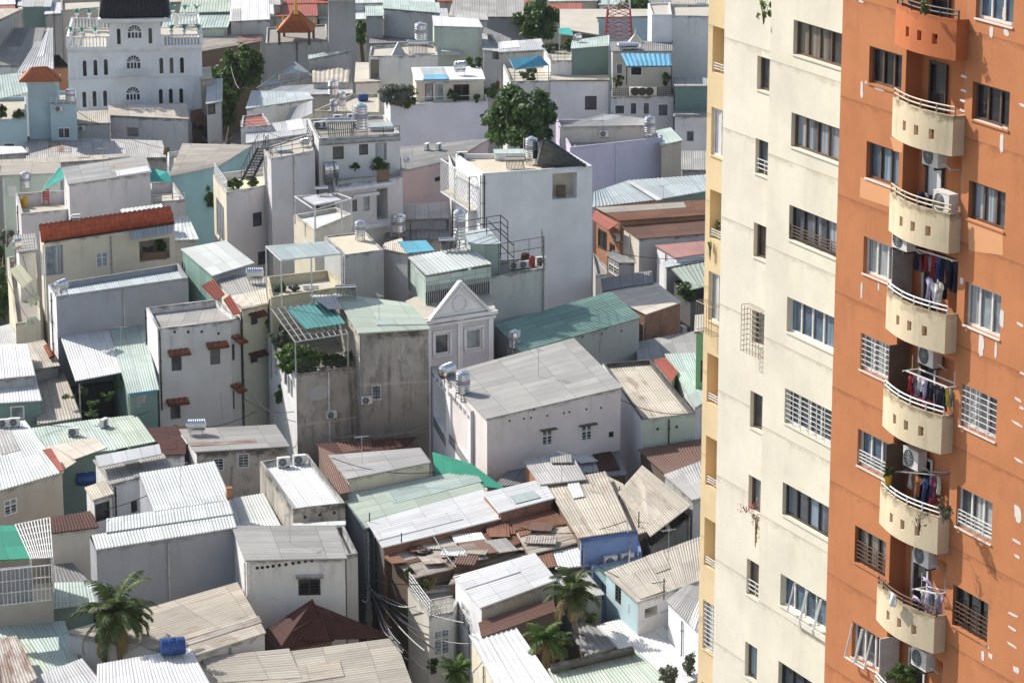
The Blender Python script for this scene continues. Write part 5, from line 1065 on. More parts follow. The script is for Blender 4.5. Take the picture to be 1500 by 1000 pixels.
# black outside stair of the lavender house
st = thing('stair', 'black steel stair climbing to the railed flat roof', 'stair', W('e',90,180,13.2)); mb = MB()
a, b = W('e',85,175,13.1), W('e',180,-15,15.4); sd = V((.35,.1,0))
for o in (-sd, sd): mb.bar(a+o, b+o, .08, .16); mb.bar(a+o+V((0,0,.9)), b+o+V((0,0,.9)), .04)
mb.build('stringers', 'iron', st); mb = MB()
for i in range(12): p = a+(b-a)*(i+.5)/12; mb.box(p, .8, .28, .04)
mb.build('treads', 'iron', st); mb = MB()
for i in range(7):
    p = a+(b-a)*i/6
    for o in (-sd, sd): mb.bar(p+o, p+o+V((0,0,.9)), .03)
mb.build('handrail_posts', 'iron', st)
# ---- downpipes and patched render on the side walls
rw = random.Random(77)
for hh, q in HOUSES[:150]:
    if hh is tower: continue
    for k in (0, len(q)-1):
        p0, p1 = q[k], q[(k+1) % len(q)]; d = (p1-p0).xy; Lw = d.length; d = V((d.x,d.y,0)).normalized(); nn = V((d.y,-d.x,0))
        if Lw < 3.2 or nn.dot(CAM-p0) < 0: continue
        zt = min(p0.z, p1.z)-.15
        if rw.random() < .55:
            u = rw.choice((.12, Lw-.15, Lw*.5))
            if any(h_[0]-.1 < u < h_[1]+.1 for h_ in root_h[hh.name][k]): continue
            a = V((p0.x,p0.y,0))+d*u+nn*.07; mb = MB(); mb.tube([a+V((0,0,zt)), a+V((0,0,max(0,zt-5)))], .045, 6)
            for j in range(3): mb.box(a+V((0,0,zt-.5-j*1.4)), .13, .13, .05)
            mb.build('downpipe', rw.choice(['frame_grey','frame_white','iron','palebeige']), hh)
        wm = [c.data.materials[0].name for c in hh.children if c.name.startswith('wall')][0]
        for _ in range(rw.choice((0,0,1,1)) if wm in ('concrete','palecon','white','lavender','lilacwhite','cream','bluegrey','beige','palebeige') and hh is not aA else 0):
            w, h = rw.uniform(.5,1.6), rw.uniform(.3,1.1); u = rw.uniform(w/2+.1, max(w/2+.2, Lw-w/2-.1)); z = zt-rw.uniform(.6,2.8); c = V((p0.x,p0.y,z))+d*u+nn*.006
            if any(h_[0]-w/2 < u < h_[1]+w/2 and h_[2]-h < z < h_[3]+h for h_ in root_h[hh.name][k]): continue
            ring = [c+d*(w/2*math.copysign(abs(math.cos(t))**.5, math.cos(t)))*rw.uniform(.75,1.1)+V((0,0,h/2*math.copysign(abs(math.sin(t))**.5, math.sin(t))*rw.uniform(.7,1.1))) for t in [2*math.pi*i/16 for i in range(16)]]
            mb = MB(); mb.poly(ring, [((p-c).dot(d)+2, 2.-p.z+z) for p in ring]); mb.build('render_patch', 'palecon' if wm in ('concrete','bluegrey','palecon') else 'lilacwhite' if wm in ('white','lavender') else 'white', hh)
# ---- far rows up to the horizon side of the frame
rf = random.Random(11); kinds = ['s_grey','s_palegrey','s_zinc','s_mint','s_white','s_tan','s_dark','s_red','s_palemint']; ws = ['palecon','white','greyplaster','beige','cream']
names = {'s_grey':'grey','s_palegrey':'pale grey','s_zinc':'zinc','s_mint':'mint','s_white':'white','s_tan':'tan','s_dark':'dark grey','s_red':'red','s_palemint':'pale mint'}; wn = {'palecon':'pale concrete','white':'white','greyplaster':'grey plastered','beige':'beige','cream':'cream'}
far_seen = {}
for row, yy in enumerate((16, -6, -30, -60)):
    x = -40
    while x < 1090:
        wd = rf.uniform(45, 85); z = rf.uniform(5.5, 8.5)-row*.1; k = rf.choice(kinds); wk = rf.choice(ws); y = yy+rf.uniform(-4, 4)
        t = 'far house with %s roof and %s walls along the top edge' % (names[k], wn[wk])
        hh = house('p', t, [(x,y+12),(x+wd,y+11),(x+wd-2,y-6),(x+4,y-5)], wk, k, z=z, group='far houses at the top edge', wins=[(0, x+wd*f_, y+15+rf.uniform(0,2), x+wd*f_+rf.uniform(5,8), y+23, 'slide', 'frame_white' if rf.random() < .6 else 'frame_dark') for f_ in rf.sample((.12,.3,.5,.7), rf.randint(0,3))])
        x += wd+rf.uniform(1, 6)

# ---- the neighbourhood goes on beyond both sides of the picture
for side, xa, xb in (('left of the picture', -520, -42), ('behind the tower', 1105, 1640)):
    yy = 30.
    while yy < 1120:
        sc_ = (yy+750)/54.; dy = 7.5*sc_*.30*(yy+750)/1500*1.6+10; x = xa+rf.uniform(0,20)
        while x < xb:
            wd = rf.uniform(5,9)*sc_
            if x+wd > xb+ (0 if side[0] == 'l' else 200): break
            z = rf.uniform(4.6,7.6); k = rf.choice(kinds); wk = rf.choice(ws); sk = rf.uniform(-.12,-.05)*wd; y0 = yy+rf.uniform(-6,6)
            house('p', 'low %s house with %s roof %s' % (wn[wk], names[k], side), [(x,y0+dy),(x+wd,y0+dy+sk),(x+wd-dy*.35,y0+sk),(x-dy*.35,y0)], wk, k, z=z, group='houses beyond the picture edge')
            x += wd+rf.uniform(4,16)
        yy += dy*1.15
# ================================================================== props dropped on the roofs
BVH = BVHTree.FromPolygons(TRI_V, TRI_F)
def hit(R, X, Y):
    d = ray(*px(R, X, Y)); L_ = d.length; d = d/L_
    p, n, i, t = BVH.ray_cast(CAM+d*20, d)
    if p is None: p = P(*px(R, X, Y), 0); n = V((0,0,1))
    if n.dot(d) > 0: n = -n
    return p, n
def msc(p, R): return (p-CAM).dot(FW)/FPX*ZR[R][2]       # metres per zoomed pixel at p
PROTO = {}
def put(kind, make, label, cat, p, group=None, rz=0., sc=(1,1,1), mat=None):
    if kind not in PROTO:
        t = make(); PROTO[kind] = t; t['label'] = label; t['category'] = cat
    else: t = copy_tree(PROTO[kind]); t['label'] = label
    t.location = p; t.rotation_euler.z = rz; t.scale = sc
    if group: t['group'] = group
    elif 'group' in t: del t['group']
    return t
def mk_tank():          # upright ribbed steel tank on legs: 1 m wide, 1.5 m tall tank on a .5 m stand
    t = thing('water_tank', 'x', 'water tank'); mb = MB()
    pr = [(0,.5),(.49,.5)]
    for k in range(7): z = .55+k*.17; pr += [(.5,z),(.5,z+.10),(.475,z+.13),(.5,z+.16)]
    pr += [(.5,1.8),(.42,1.92),(.15,2.0),(.14,2.05),(0,2.06)]
    mb.lathe(pr, 20); mb.build('tank', 'steel', t)
    mb = MB(); mb.lathe([(.506,1.1),(.506,1.42)], 20); mb.build('band', 'labelband', t)
    mb = MB()
    for i in range(4):
        a = math.pi/4+i*math.pi/2; x, y = .48*math.cos(a), .48*math.sin(a); mb.bar((x*1.1,y*1.1,0), (x,y,.5), .06)
    for i in range(4):
        a = math.pi/4+i*math.pi/2; b = a+math.pi/2; mb.bar((.48*math.cos(a),.48*math.sin(a),.47), (.48*math.cos(b),.48*math.sin(b),.47), .06); mb.bar((.5*math.cos(a),.5*math.sin(a),.2), (.5*math.cos(b),.5*math.sin(b),.2), .04)
    mb.build('stand', 'galv', t); mb = MB(); mb.tube([(.5,.1,1.9),(.6,.1,1.9),(.6,.1,0)], .025, 5); mb.build('pipe', 'frame_white', t); return t
def mk_htank():         # lying steel tank with end caps on a cradle: 1.6 m long, 1 m wide
    t = thing('water_tank', 'x', 'water tank'); mb = MB(); ax = (V((0,1,0)), V((0,0,1)), V((1,0,0)))
    pr = [(0,-.86),(.25,-.84),(.44,-.76)]
    for k in range(8): z = -.74+k*.18; pr += [(.5,z),(.5,z+.12),(.478,z+.15)]
    pr += [(.5,.72),(.44,.76),(.25,.84),(0,.86)]
    mb.lathe(pr, 20, (0,0,.85), ax); mb.build('tank', 'steel', t); mb = MB()
    for x in (-.5,.5):
        for y in (-.4,.4): mb.bar((x,y*1.1,0), (x,y,.55), .06)
        mb.bar((x,-.45,.42), (x,.45,.42), .06)
    for y in (-.4,.4): mb.bar((-.7,y,.36), (.7,y,.36), .06)
    mb.build('stand', 'galv', t); return t
def mk_solar():         # solar heater: slanted tube panel under a lying tank
    t = thing('solar_water_heater', 'x', 'solar heater'); mb = MB(); mb.lathe([(0,-1.05),(.22,-1.05),(.24,-1.0),(.24,1.0),(.22,1.05),(0,1.05)], 16, (0,.5,1.05), (V((0,1,0)), V((0,0,1)), V((1,0,0)))); mb.build('tank', 'steel', t)
    mb = MB()
    for i in range(13): x = -.9+i*.15; mb.tube([(x,.45,.95),(x,-.8,.2)], .035, 6)
    mb.build('tubes', 'glassdark', t); mb = MB()
    for x in (-.9,.9): mb.bar((x,-.85,.12), (x,.5,.85), .05); mb.bar((x,.5,0), (x,.5,.85), .05); mb.bar((x,-.85,0), (x,.5,0), .05)
    mb.bar((-.95,-.85,.14), (.95,-.85,.14), .06); mb.build('stand', 'galv', t); return t
def mk_ac():            # outdoor unit: .85 x .32 x .6, fan looks to -Y
    t = thing('air_conditioner', 'x', 'air conditioner'); mb = MB(); mb.box((0,0,.38), .85, .32, .6); mb.box((0,0,.685), .87, .34, .02); mb.build('casing', 'acwhite', t)
    mb = MB(); c = V((-.1,-.166,.38)); mb.poly([c+V((.25*math.cos(k*math.pi/10),0,.25*math.sin(k*math.pi/10))) for k in range(20)]); mb.build('fan_opening', 'black', t)
    mb = MB(); ax = (V((1,0,0)), V((0,0,1)), V((0,-1,0)))
    for r in (.06,.12,.18,.25): mb.lathe([(r,0),(r+.014,.012),(r+.028,0)], 18, c+V((0,-.002,0)), ax)
    for k in range(6): a = k*math.pi/6; mb.bar(c+V((.26*math.cos(a),-.01,.26*math.sin(a))), c-V((.26*math.cos(a),.01,.26*math.sin(a))), .012)
    mb.build('fan_guard', 'frame_grey', t); mb = MB()
    for x in (-.3,.3): mb.box((x,0,.04), .06, .4, .08)
    mb.box((0,.12,.03), .66, .05, .04); mb.build('feet', 'iron', t, merge=True) if False else mb.build('feet', 'iron', t); mb = MB(); mb.tube([(.42,0,.2),(.52,.05,.2),(.55,.2,.05),(.6,.5,.03)], .03, 5); mb.build('pipe', 'acwhite', t); return t
def mk_drum():
    t = thing('blue_drum', 'x', 'drum'); mb = MB(); ax = (V((0,1,0)), V((0,0,1)), V((1,0,0)))
    mb.lathe([(0,-.55),(.36,-.55),(.40,-.52),(.41,-.2),(.43,-.18),(.41,-.16),(.41,.16),(.43,.18),(.41,.2),(.40,.52),(.36,.55),(0,.55)], 20, (0,0,.43), ax); mb.build('barrel', 'blueplastic', t)
    mb = MB(); mb.lathe([(.09,.4),(.09,.48),(0,.48)], 10, (0,0,.43)); mb.lathe([(.05,0),(.05,.03),(0,.03)], 8, (.55,0,.6), ax); mb.build('cap', 'frame_grey', t); return t
def mk_dish():
    t = thing('satellite_dish', 'x', 'satellite dish'); mb = MB(); ax = (V((1,0,0)), V((0,.5,.87)), V((0,-.87,.5)))
    mb.lathe([(0,0),(.2,.03),(.4,.12),(.45,.16)], 18, (0,0,1.1), ax); mb.build('reflector', 'acwhite', t); mb = MB(); mb.bar((0,0,0),(0,0,1.1),.05); mb.bar((0,-.1,.8),(0,-.55,1.35),.03); mb.build('mount', 'galv', t); return t
def mk_pole():
    t = thing('antenna_pole', 'x', 'pole'); mb = MB(); mb.tube([(0,0,0),(0,0,1)], .035, 6, True); mb.build('rod', 'iron', t); return t
def mk_pot():
    t = thing('potted_plant', 'x', 'potted plant'); mb = MB(); mb.lathe([(0,0),(.13,0),(.18,.28),(.2,.3),(.17,.3),(0,.26)], 12); mb.build('pot', 'terracotta', t); mb = MB(); leaves(mb, (0,0,.62), (.3,.3,.34), 90, .14, random.Random(5)); mb.build('foliage', 'leaflight', t); return t
def leaves(mb, c, r, n, size, rnd, clump=None):
    c = V(c); cl = []
    if clump:
        for _ in range(clump):
            while True:
                p = V((rnd.uniform(-1,1), rnd.uniform(-1,1), rnd.uniform(-1,1)))
                if .25 < p.length < 1: break
            cl.append((p, rnd.uniform(.22,.42)))
    for _ in range(n):
        if cl:
            p0, k = rnd.choice(cl); v = V((rnd.gauss(0,1), rnd.gauss(0,1), rnd.gauss(0,1))).normalized()*(rnd.random()**.4)*k; p = p0+v
        else:
            v = V((rnd.gauss(0,1), rnd.gauss(0,1), rnd.gauss(0,1))).normalized(); p = v*(rnd.random()**.45)
        q = c+V((p.x*r[0], p.y*r[1], p.z*r[2])); s = size*rnd.uniform(.6,1.3)
        nn = (p.normalized()*.6+V((rnd.gauss(0,.6), rnd.gauss(0,.6), rnd.gauss(.35,.5)))).normalized(); a = nn.orthogonal().normalized(); a = (Matrix.Rotation(rnd.uniform(0,6.28), 3, nn) @ a); b = nn.cross(a)
        mb.poly([q-a*s*.5, q+b*s*.24-nn*s*.03, q+a*s*.55-nn*s*.1, q-b*s*.24-nn*s*.03], [(0,0),(1,0),(1,1),(0,1)])
DEFS['labelband'] = L(plain, (.30,.30,.36), .4, .3)
# ---- upright tanks: region, x, y of the feet, width and total height in zoomed pixels
for R, X, Y, w_, h_, lab in [
 ('e',740,522,58,122,'shiny steel water tank standing on the tan topped beige box'), ('e',962,505,84,145,'wide steel water tank beside the shaded blank wall'), ('e',1315,565,72,235,'steel water tank on tall stand behind the mint attic box'),
 ('b',588,668,44,100,'lower of two stacked slim steel tanks on the far rooftop'), ('b',745,790,80,200,'big steel water tank with blue band on the crowded penthouse roof'), ('b',640,640,40,115,'small pale steel tank behind the penthouse roof'),
 ('b',1090,262,70,135,'steel water tank behind the roof skylights'), ('c',388,950,74,165,'tall steel water tank beside the dark hipped tiles of the white block'), ('c',1072,800,62,135,'steel water tank on the parapet of the lilac house'),
 ('d',150,242,58,125,'steel water tank with red band on the small terrace with yellow barrel'), ('i',290,300,66,140,'steel water tank at the shaded corner of the green roof'), ('h',1335,575,84,180,'domed steel water tank above the pierced loggia parapet'), ('a',410,602,56,92,'steel water tank on the sky blue lower wing'), ('b',585,575,62,118,'taller slim steel tank above its twin on the far rooftop')]:
    p, n = hit(R, X, Y); m = msc(p, R); put('tank', mk_tank, lab, 'water tank', p, None, random.uniform(0,6), (w_*m, w_*m, h_*m/2.06))
for R, X, Y, w_, h_, rz, lab in [
 ('e',570,240,100,180,.5,'lying steel tank on a tall stand beside the white pipe frame'), ('d',355,842,96,95,1.1,'fat lying steel tank in the corner of the blue grey warehouse'), ('d',100,590,60,80,.9,'lying steel tank behind the red tiled house front'), ('b',1316,435,75,82,.4,'lying steel tank on the cream penthouse slab'),
 ('h',1245,470,120,110,1.0,'lying steel tank beside the domed tank on the loggia parapet'), ('g',1135,775,120,95,.1,'lying steel tank in a cradle on the grey roof corner'), ('e',132,770,105,95,.1,'lying bluish steel tank on the grey cream roof sheets'), ('c',945,285,130,40,.1,'long lying steel tank on top of the shop house'), ('d',440,412,60,45,.3,'small lying steel tank on the red tiles'), ('c',658,245,45,50,.7,'round steel tank on the mint roof of the green clad house'), ('g',30,85,70,40,.3,'lying steel drum at the left edge below the shop house awnings'), ('b',420,850,60,50,.5,'lying steel tank on the railed stair tower roof')]:
    p, n = hit(R, X, Y); m = msc(p, R); put('htank', mk_htank, lab, 'water tank', p, None, rz, (w_*m/1.72, w_*m/1.72*.9, h_*m/1.35))
for R, X, Y, w_, rz, lab in [('e',660,855,120,.15,'solar water heater on the mint roof of the bare concrete house'), ('e',1255,575,110,.2,'solar water heater behind the rounded white attic roof'), ('b',630,790,170,.1,'wide solar water heater on the crowded penthouse roof'), ('c',295,975,115,.1,'solar water heater on the flat roof of the tall white block'), ('b',1075,310,120,.05,'solar water heater beside the roof skylights'), ('e',520,260,80,.3,'solar water heater above the beige cabin')]:
    p, n = hit(R, X, Y); m = msc(p, R); put('solar', mk_solar, lab, 'solar heater', p, None, rz, (w_*m/2.1,)*3)
for R, X, Y, w_, lab in [('j',745,882,105,'blue plastic drum lying on the bright white roof'), ('j',372,152,80,'blue plastic drum lying above the small tan roof')]:
    p, n = hit(R, X, Y); m = msc(p, R); put('drum', mk_drum, lab, 'drum', p+V((0,0,.03)), None, .25, (w_*m/1.1,)*3)
bt = PROTO['drum']; p, n = hit('b', 757, 585); m = msc(p, 'b'); put('drum', mk_drum, 'small blue plastic tank on the far cream flat roof', 'drum', p, None, .3, (55*m/1.1,)*3)
# ---- air conditioners: region, x, y (feet on roofs, middle on walls), width, yaw
for R, X, Y, w_, rz, lab in [
 ('g',425,785,64,.2,'air conditioner with its fan showing on the long mint roof'), ('g',603,732,50,1.2,'air conditioner seen edge on, upper one on the long mint roof'), ('h',775,572,52,.1,'air conditioner beside the small window of the bare concrete wall'), ('h',565,656,58,.1,'air conditioner lower left on the bare concrete wall'),
 ('l',620,470,60,.2,'left air conditioner behind the blue scalloped parapet'), ('l',692,458,60,.2,'right air conditioner behind the blue scalloped parapet'), ('c',806,772,52,.6,'air conditioner on the grey roof of the lilac house'), ('a',340,628,44,0,'air conditioner on the sky blue lower wing wall'), ('a',470,742,42,0,'air conditioner on the small stained house below the mansion'),
 ('b',1126,868,34,1.2,'left of two air conditioners on the grey roof above the pink wall'), ('b',1194,868,34,1.2,'right of two air conditioners on the grey roof above the pink wall'), ('f',290,690,56,.2,'dark air conditioner at the left of the railed concrete terrace'), ('f',346,684,52,.2,'air conditioner with round fan on the railed concrete terrace'), ('f',442,662,44,.3,'small white air conditioner in the corner of the railed terrace'),
 ('b',498,745,36,.2,'first air conditioner on the left edge of the penthouse roof'), ('b',530,742,36,.2,'second air conditioner on the left edge of the penthouse roof'), ('b',612,705,40,.2,'air conditioner at the back edge of the penthouse roof'), ('b',692,700,40,.2,'air conditioner behind the big tank on the penthouse roof'),
 ('k',222,70,55,.3,'left air conditioner in the recess behind the sunk white roof'), ('k',290,60,55,.3,'right air conditioner in the recess behind the sunk white roof'), ('i',1282,165,36,.2,'air conditioner in the shaded yard of the brick house'), ('f',898,505,40,.3,'white air conditioner above the red awning balcony'), ('g',20,735,52,.2,'left air conditioner on the edge of the broad pale mint roof'), ('g',85,728,60,.2,'right air conditioner on the edge of the broad pale mint roof'), ('e',1330,30,60,.2,'air conditioner in the dark corner of the tall white block')]:
    p, n = hit(R, X, Y); m = msc(p, R); s = min(1.25, max(.75, w_*m/.85))
    if n.z < .3: rz = math.atan2(n.y, n.x)+math.pi/2; p = p+V((n.x,n.y,0)).normalized()*.26*s-V((0,0,.35*s))
    put('ac', mk_ac, lab, 'air conditioner', p, None, rz, (s,s,s))
TYAW = math.atan2(TN.y, TN.x)+math.pi/2
for R, X, Y, o, lab in [('m',1025,725,-.15,'air conditioner hung under the second yellow balcony'), ('m',1072,925,-.15,'air conditioner standing inside the balcony rail with dark clothes'), ('n',893,112,-.3,'air conditioner hung high beside the crowded black laundry'), ('n',1005,612,.3,'air conditioner hung above the drying rack with red clothes'), ('o',940,82,.3,'air conditioner above the brown laundry on the tower balcony'), ('o',985,500,-.05,'air conditioner under the balcony with plants'), ('o',975,942,-.05,'lowest air conditioner on the tower, below the white laundry')]:
    s_, z_ = TP(R, X, Y, o); put('ac', mk_ac, lab, 'air conditioner', TPT(s_, z_, o), None, TYAW, (1.05,1.05,1.05))
# ---- dishes, antenna rods, poles
for R, X, Y, w_, rz, lab in [('b',1003,985,50,.6,'satellite dish at the corner of the penthouse planter'), ('e',860,545,30,.4,'small white dish at the brick edge of the beige roof box')]:
    p, n = hit(R, X, Y); m = msc(p, R); put('dish', mk_dish, lab, 'satellite dish', p, None, rz, (w_*m/.9,)*3)
for R, X, Y, h_, lab in [('k',592,305,40,'thin black rod at the upper corner of the bright white roof'), ('k',730,392,40,'thin black rod above the brick edge of the bright white roof'), ('l',506,500,75,'bent thin pole on the white sheets beside the blue house'), ('l',860,640,95,'thin black pole at the tan roof near the tower'), ('l',596,640,110,'thin pole beside the palm'), ('l',668,215,65,'thin pole at the corner of the tilted shed roof'), ('e',1033,605,190,'tall pale pole in front of the teal sheet'), ('a',322,330,310,'tall thin white pole left of the mansion'), ('l',752,330,70,'thin black pole against the tilted shed roof'), ('k',1022,1000,270,'rusty pole in front of the white walled house')]:
    p, n = hit(R, X, Y); m = msc(p, R); put('pole', mk_pole, lab, 'pole', p, None, 0, (1,1,h_*m))
t = thing('utility_pole', 'concrete utility pole where the cables meet in the alley', 'utility pole', W('k',592,735,2.5)); p0 = W('k',592,735,2.5); p0.z = 0; p1 = W('k',592,735,2.5); p1.z = 2.5+165*.34*(p1-CAM).dot(FW)/FPX
mb = MB(); mb.tube([p0, p1], [.16,.11], 10, True); mb.build('shaft', 'polecon', t); mb = MB()
for z in (.3,.8): mb.bar(p1+V((-.7,.1,-z)), p1+V((.7,-.1,-z)), .08)
mb.build('cross_arm', 'iron', t)
mb = MB(); mb.box(p1+V((0,-.25,-1.6)), .35, .25, .5); mb.build('junction_box', 'frame_grey', t)
# ---- overhead cables
def cable(R, pts, zs, sag, r=.02, mat='palecable', lab='', n=12):
    P_ = [W(R, x, y, z) for (x, y), z in zip(pts, zs)]; out = []
    for a, b in zip(P_[:-1], P_[1:]):
        for i in range(n): u = i/n; out.append(a+(b-a)*u-V((0,0,sag*4*u*(1-u))))
    out.append(P_[-1]); mb = MB(); mb.tube(out, r, 5); tag(mb.build('overhead_cable', mat), lab, 'cable', 'overhead cables above the alley')
zp = p1.z; rc = random.Random(4)
ends = [((700,810),6.5),((735,870),6.2),((760,900),6.0),((790,670),7.2),((850,760),7.2),((690,800),6.6),((935,895),6.6),((1020,830),7.0),((690,760),7.0),((830,860),6.6),((855,950),6.5),((560,640),7.0),((705,815),6.5),((740,860),6.2),((660,790),6.6),((1000,740),7.2),((845,790),7.2),((725,830),6.4)]
for i, ((x, y), z) in enumerate(ends):
    cable('k', [(593+rc.uniform(-6,8),572+rc.uniform(0,30)), (x,y)], [zp-.2, z], rc.uniform(.2,.9), .022 if i % 3 else .035, 'palecable' if i % 2 else 'cable', 'overhead cable fanning out from the alley utility pole')
for R, pts, zs, sg, lab in [('h',[(370,715),(415,870),(480,880)],[5,4.5,4.6],.4,'cable hanging in the dark gap beside the bare concrete wall'), ('h',[(470,745),(700,780),(1130,725)],[6,6,6.2],.3,'long cable running across the foot of the bare concrete wall'), ('h',[(515,450),(465,745)],[8.6,6.2],.05,'slanting pale cable on the bare concrete wall'), ('a',[(1170,790),(1250,812),(1340,795)],[6.5,6.5,6.5],.3,'pale cable sagging across the far alley'), ('a',[(1335,385),(1395,515)],[9,8],.6,'cable in front of the dark alley tree'), ('l',[(700,610),(715,400),(700,300)],[6.5,7.6,8],.2,'looping pale cable over the blue parapet'), ('k',[(870,370),(965,500)],[7.4,6.9],.1,'white stick leaning over the cluttered terrace'), ('g',[(1275,535),(1292,720)],[8,6],.0,'dark drain cable on the white three storey wall'), ('n',[(100,430),(205,490)],[32,31],.1,'cable slung between two tower window cages'), ('i',[(785,232),(782,300)],[9,8],.0,'vent pipe line on the grey wall under the green roof')]:
    if R == 'n': continue
    cable(R, pts, zs, sg, .03, 'palecable', lab)
ra = random.Random(31)
def mk_aerial():
    t = thing('aerial', 'x', 'aerial'); mb = MB(); mb.tube([(0,0,0),(0,0,2.2)], .025, 5, True); mb.build('mast', 'galv', t); mb = MB(); mb.bar((-.7,0,2.15), (.7,0,2.15), .025)
    for k in range(7): x = -.65+k*.21; mb.bar((x,-.35+k*.03,2.15), (x,.35-k*.03,2.15), .018)
    mb.build('elements', 'galv', t); return t
for R, X, Y, lab in [('g',700,300,'television aerial on the mint roof under the white house'), ('k',560,60,'television aerial on the pale grey roof with cream front'), ('k',250,400,'television aerial on the grey fibre cement roof'), ('i',430,440,'television aerial on the huge grey fibre roof'), ('j',780,180,'television aerial on the stepped pale roof'), ('d',600,120,'television aerial on the lilac grey house roof'), ('f',1150,330,'television aerial on the upper rust red roof'), ('a',850,640,'television aerial on the lilac annex roof'), ('l',880,470,'television aerial on the tan roof near the tower'), ('l',420,130,'television aerial on the patchwork roof top'), ('h',850,120,'television aerial on the mint roof of the bare concrete house'), ('c',800,770,'television aerial on the lilac house roof')]:
    p, n = hit(R, X, Y); put('aerial', mk_aerial, lab, 'aerial', p, None, ra.uniform(0,3), (.6,.6,.75))
for R, a, b, za, zb_, sg in [('g',(1000,720),(1480,640),6.5,7,.5),('g',(180,700),(860,640),7.5,7,.6),('j',(420,260),(900,20),8.8,8.6,.5),('k',(430,30),(880,90),8.6,8,.4),('l',(240,330),(700,300),7.8,8,.5),('l',(560,480),(870,560),7.8,7.6,.5),('i',(880,560),(1340,650),9.5,9.2,.4),('d',(100,480),(240,930),12,9,.6),('f',(760,560),(1390,620),8.8,8.6,.4),('a',(440,640),(960,860),9.4,8.2,.5),('b',(60,690),(460,830),9.4,9,.4),('c',(520,700),(860,650),11.6,12,.5),('d',(30,700),(190,1000),11.5,10,.5),('d',(60,640),(210,860),12,11,.4),('h',(40,470),(370,700),8,7,.5),('h',(60,560),(365,640),7.5,7.2,.4),('k',(620,560),(980,540),7.6,7.9,.3)]:
    cable(R, [a, b], [za, zb_], sg, .022, 'cable', 'thin dark cable sagging between low roofs')
# ---- small rooftop things
def box_thing(name, lab, cat, R, X, Y, w_, d_, h_, mat, rz=.2, lid=None):
    p, n = hit(R, X, Y); m = msc(p, R); t = thing(name, lab, cat, p, None, rz); mb = MB(); off = p; c, s = math.cos(rz), math.sin(rz)
    mb.box(p+V((0,0,h_*m/2)), w_*m, d_*m, h_*m); mb.build('body', mat, t)
    if lid: mb = MB(); mb.box(p+V((0,0,h_*m+.03)), w_*m*1.06, d_*m*1.06, .06); mb.build('lid', lid, t)
    return t
def barrel(lab, R, X, Y, w_, h_, mat):
    p, n = hit(R, X, Y); m = msc(p, R); t = thing('barrel', lab, 'barrel', p); mb = MB(); r = w_*m/2; h = h_*m
    mb.lathe([(0,.01),(r*.85,.01),(r,h*.15),(r*1.03,h*.5),(r,h*.85),(r*.88,h*.97),(r*.8,h),(r*.75,h*.9),(0,h*.9)], 16, p); mb.build('drum', mat, t)
barrel('yellow barrel on the small walled roof terrace', 'd', 142, 330, 38, 62, 'yellowplastic'); barrel('red barrel between air conditioners on the railed terrace', 'f', 392, 672, 38, 60, 'redplastic'); barrel('dark red barrel behind the red one on the railed terrace', 'f', 352, 640, 50, 45, 's_maroon'); barrel('blue tub below the large shrub on the long white wall', 'b', 890, 590, 70, 45, 'blueplastic')
p, n = hit('d', 265, 318); t = thing('chair', 'red slatted chair against the terrace wall', 'chair', p); m = .5
mb = MB(); mb.box(p+V((0,0,.44)), .45, .45, .04); mb.build('seat', 'redplastic', t); mb = MB()
for i in range(4): mb.box(p+V((0,.22,.6+i*.16)), .45, .03, .1)
mb.build('backrest', 'redplastic', t)
for sx in (-.2,.2):
    for sy in (-.2,.2): mb = MB(); mb.bar(p+V((sx,sy,0)), p+V((sx,sy,.44 if sy < 0 else 1.15)), .04); mb.build('leg', 'redplastic', t)
box_thing('wooden_planter', 'long wooden planter on the red tiled house balcony', 'planter', 'd', 890, 632, 150, 22, 45, 'wood', .25)
box_thing('skylight', 'flat glass skylight on the railed stair tower roof', 'skylight', 'b', 295, 880, 80, 60, 14, 'galv', .3, 's_skylight'); box_thing('skylight', 'big pale glass skylight on the penthouse roof', 'skylight', 'b', 860, 745, 130, 150, 18, 'galv', .1, 's_skylight'); box_thing('skylight', 'mint glazed hatch on the tall white block', 'skylight', 'c', 260, 915, 170, 120, 36, 'cleanwhite', .05, 's_mint'); box_thing('skylight', 'glass skylight row right of the roof water tank', 'skylight', 'b', 1265, 310, 110, 120, 20, 'galv', .05, 's_skylight')
for x_, lab in ((430,'white bench on the yellow walled terrace'),(480,'second white bench on the yellow walled terrace')):
    box_thing('bench', lab, 'bench', 'e', x_, 805, 40, 20, 22, 'frame_white', .15, 'frame_white')
box_thing('chimney_block', 'orange brick chimney stub beside the pale mint roof', 'chimney', 'j', 988, 205, 26, 26, 45, 'orangewall', .3, 'terracotta')
p, n = hit('b', 960, 315); t = thing('glass_pyramid', 'glass pyramid skylight on the far white house', 'skylight', p); m = msc(p, 'b'); mb = MB(); r = 36*m; ap = p+V((0,0,70*m)); cs_ = [p+V((sx*r,sy*r,0)) for sx, sy in ((-1,-1),(1,-1),(1,1),(-1,1))]
for i in range(4): mb.poly([cs_[i], cs_[(i+1) % 4], ap])
mb.build('panes', 's_skylight', t); mb = MB()
for i in range(4): mb.bar(cs_[i], ap, .07); mb.bar(cs_[i], cs_[(i+1) % 4], .07)
mb.build('frame', 'galv', t)
p, n = hit('c', 990, 245); t = thing('pyramid_cap', 'small cream pyramid cap beside the mast foot', 'roof cap', p); m = msc(p, 'c'); mb = MB(); r = 40*m; ap = p+V((0,0,55*m)); cs_ = [p+V((sx*r,sy*r,0)) for sx, sy in ((-1,-1),(1,-1),(1,1),(-1,1))]
for i in range(4): mb.poly([cs_[i], cs_[(i+1) % 4], ap])
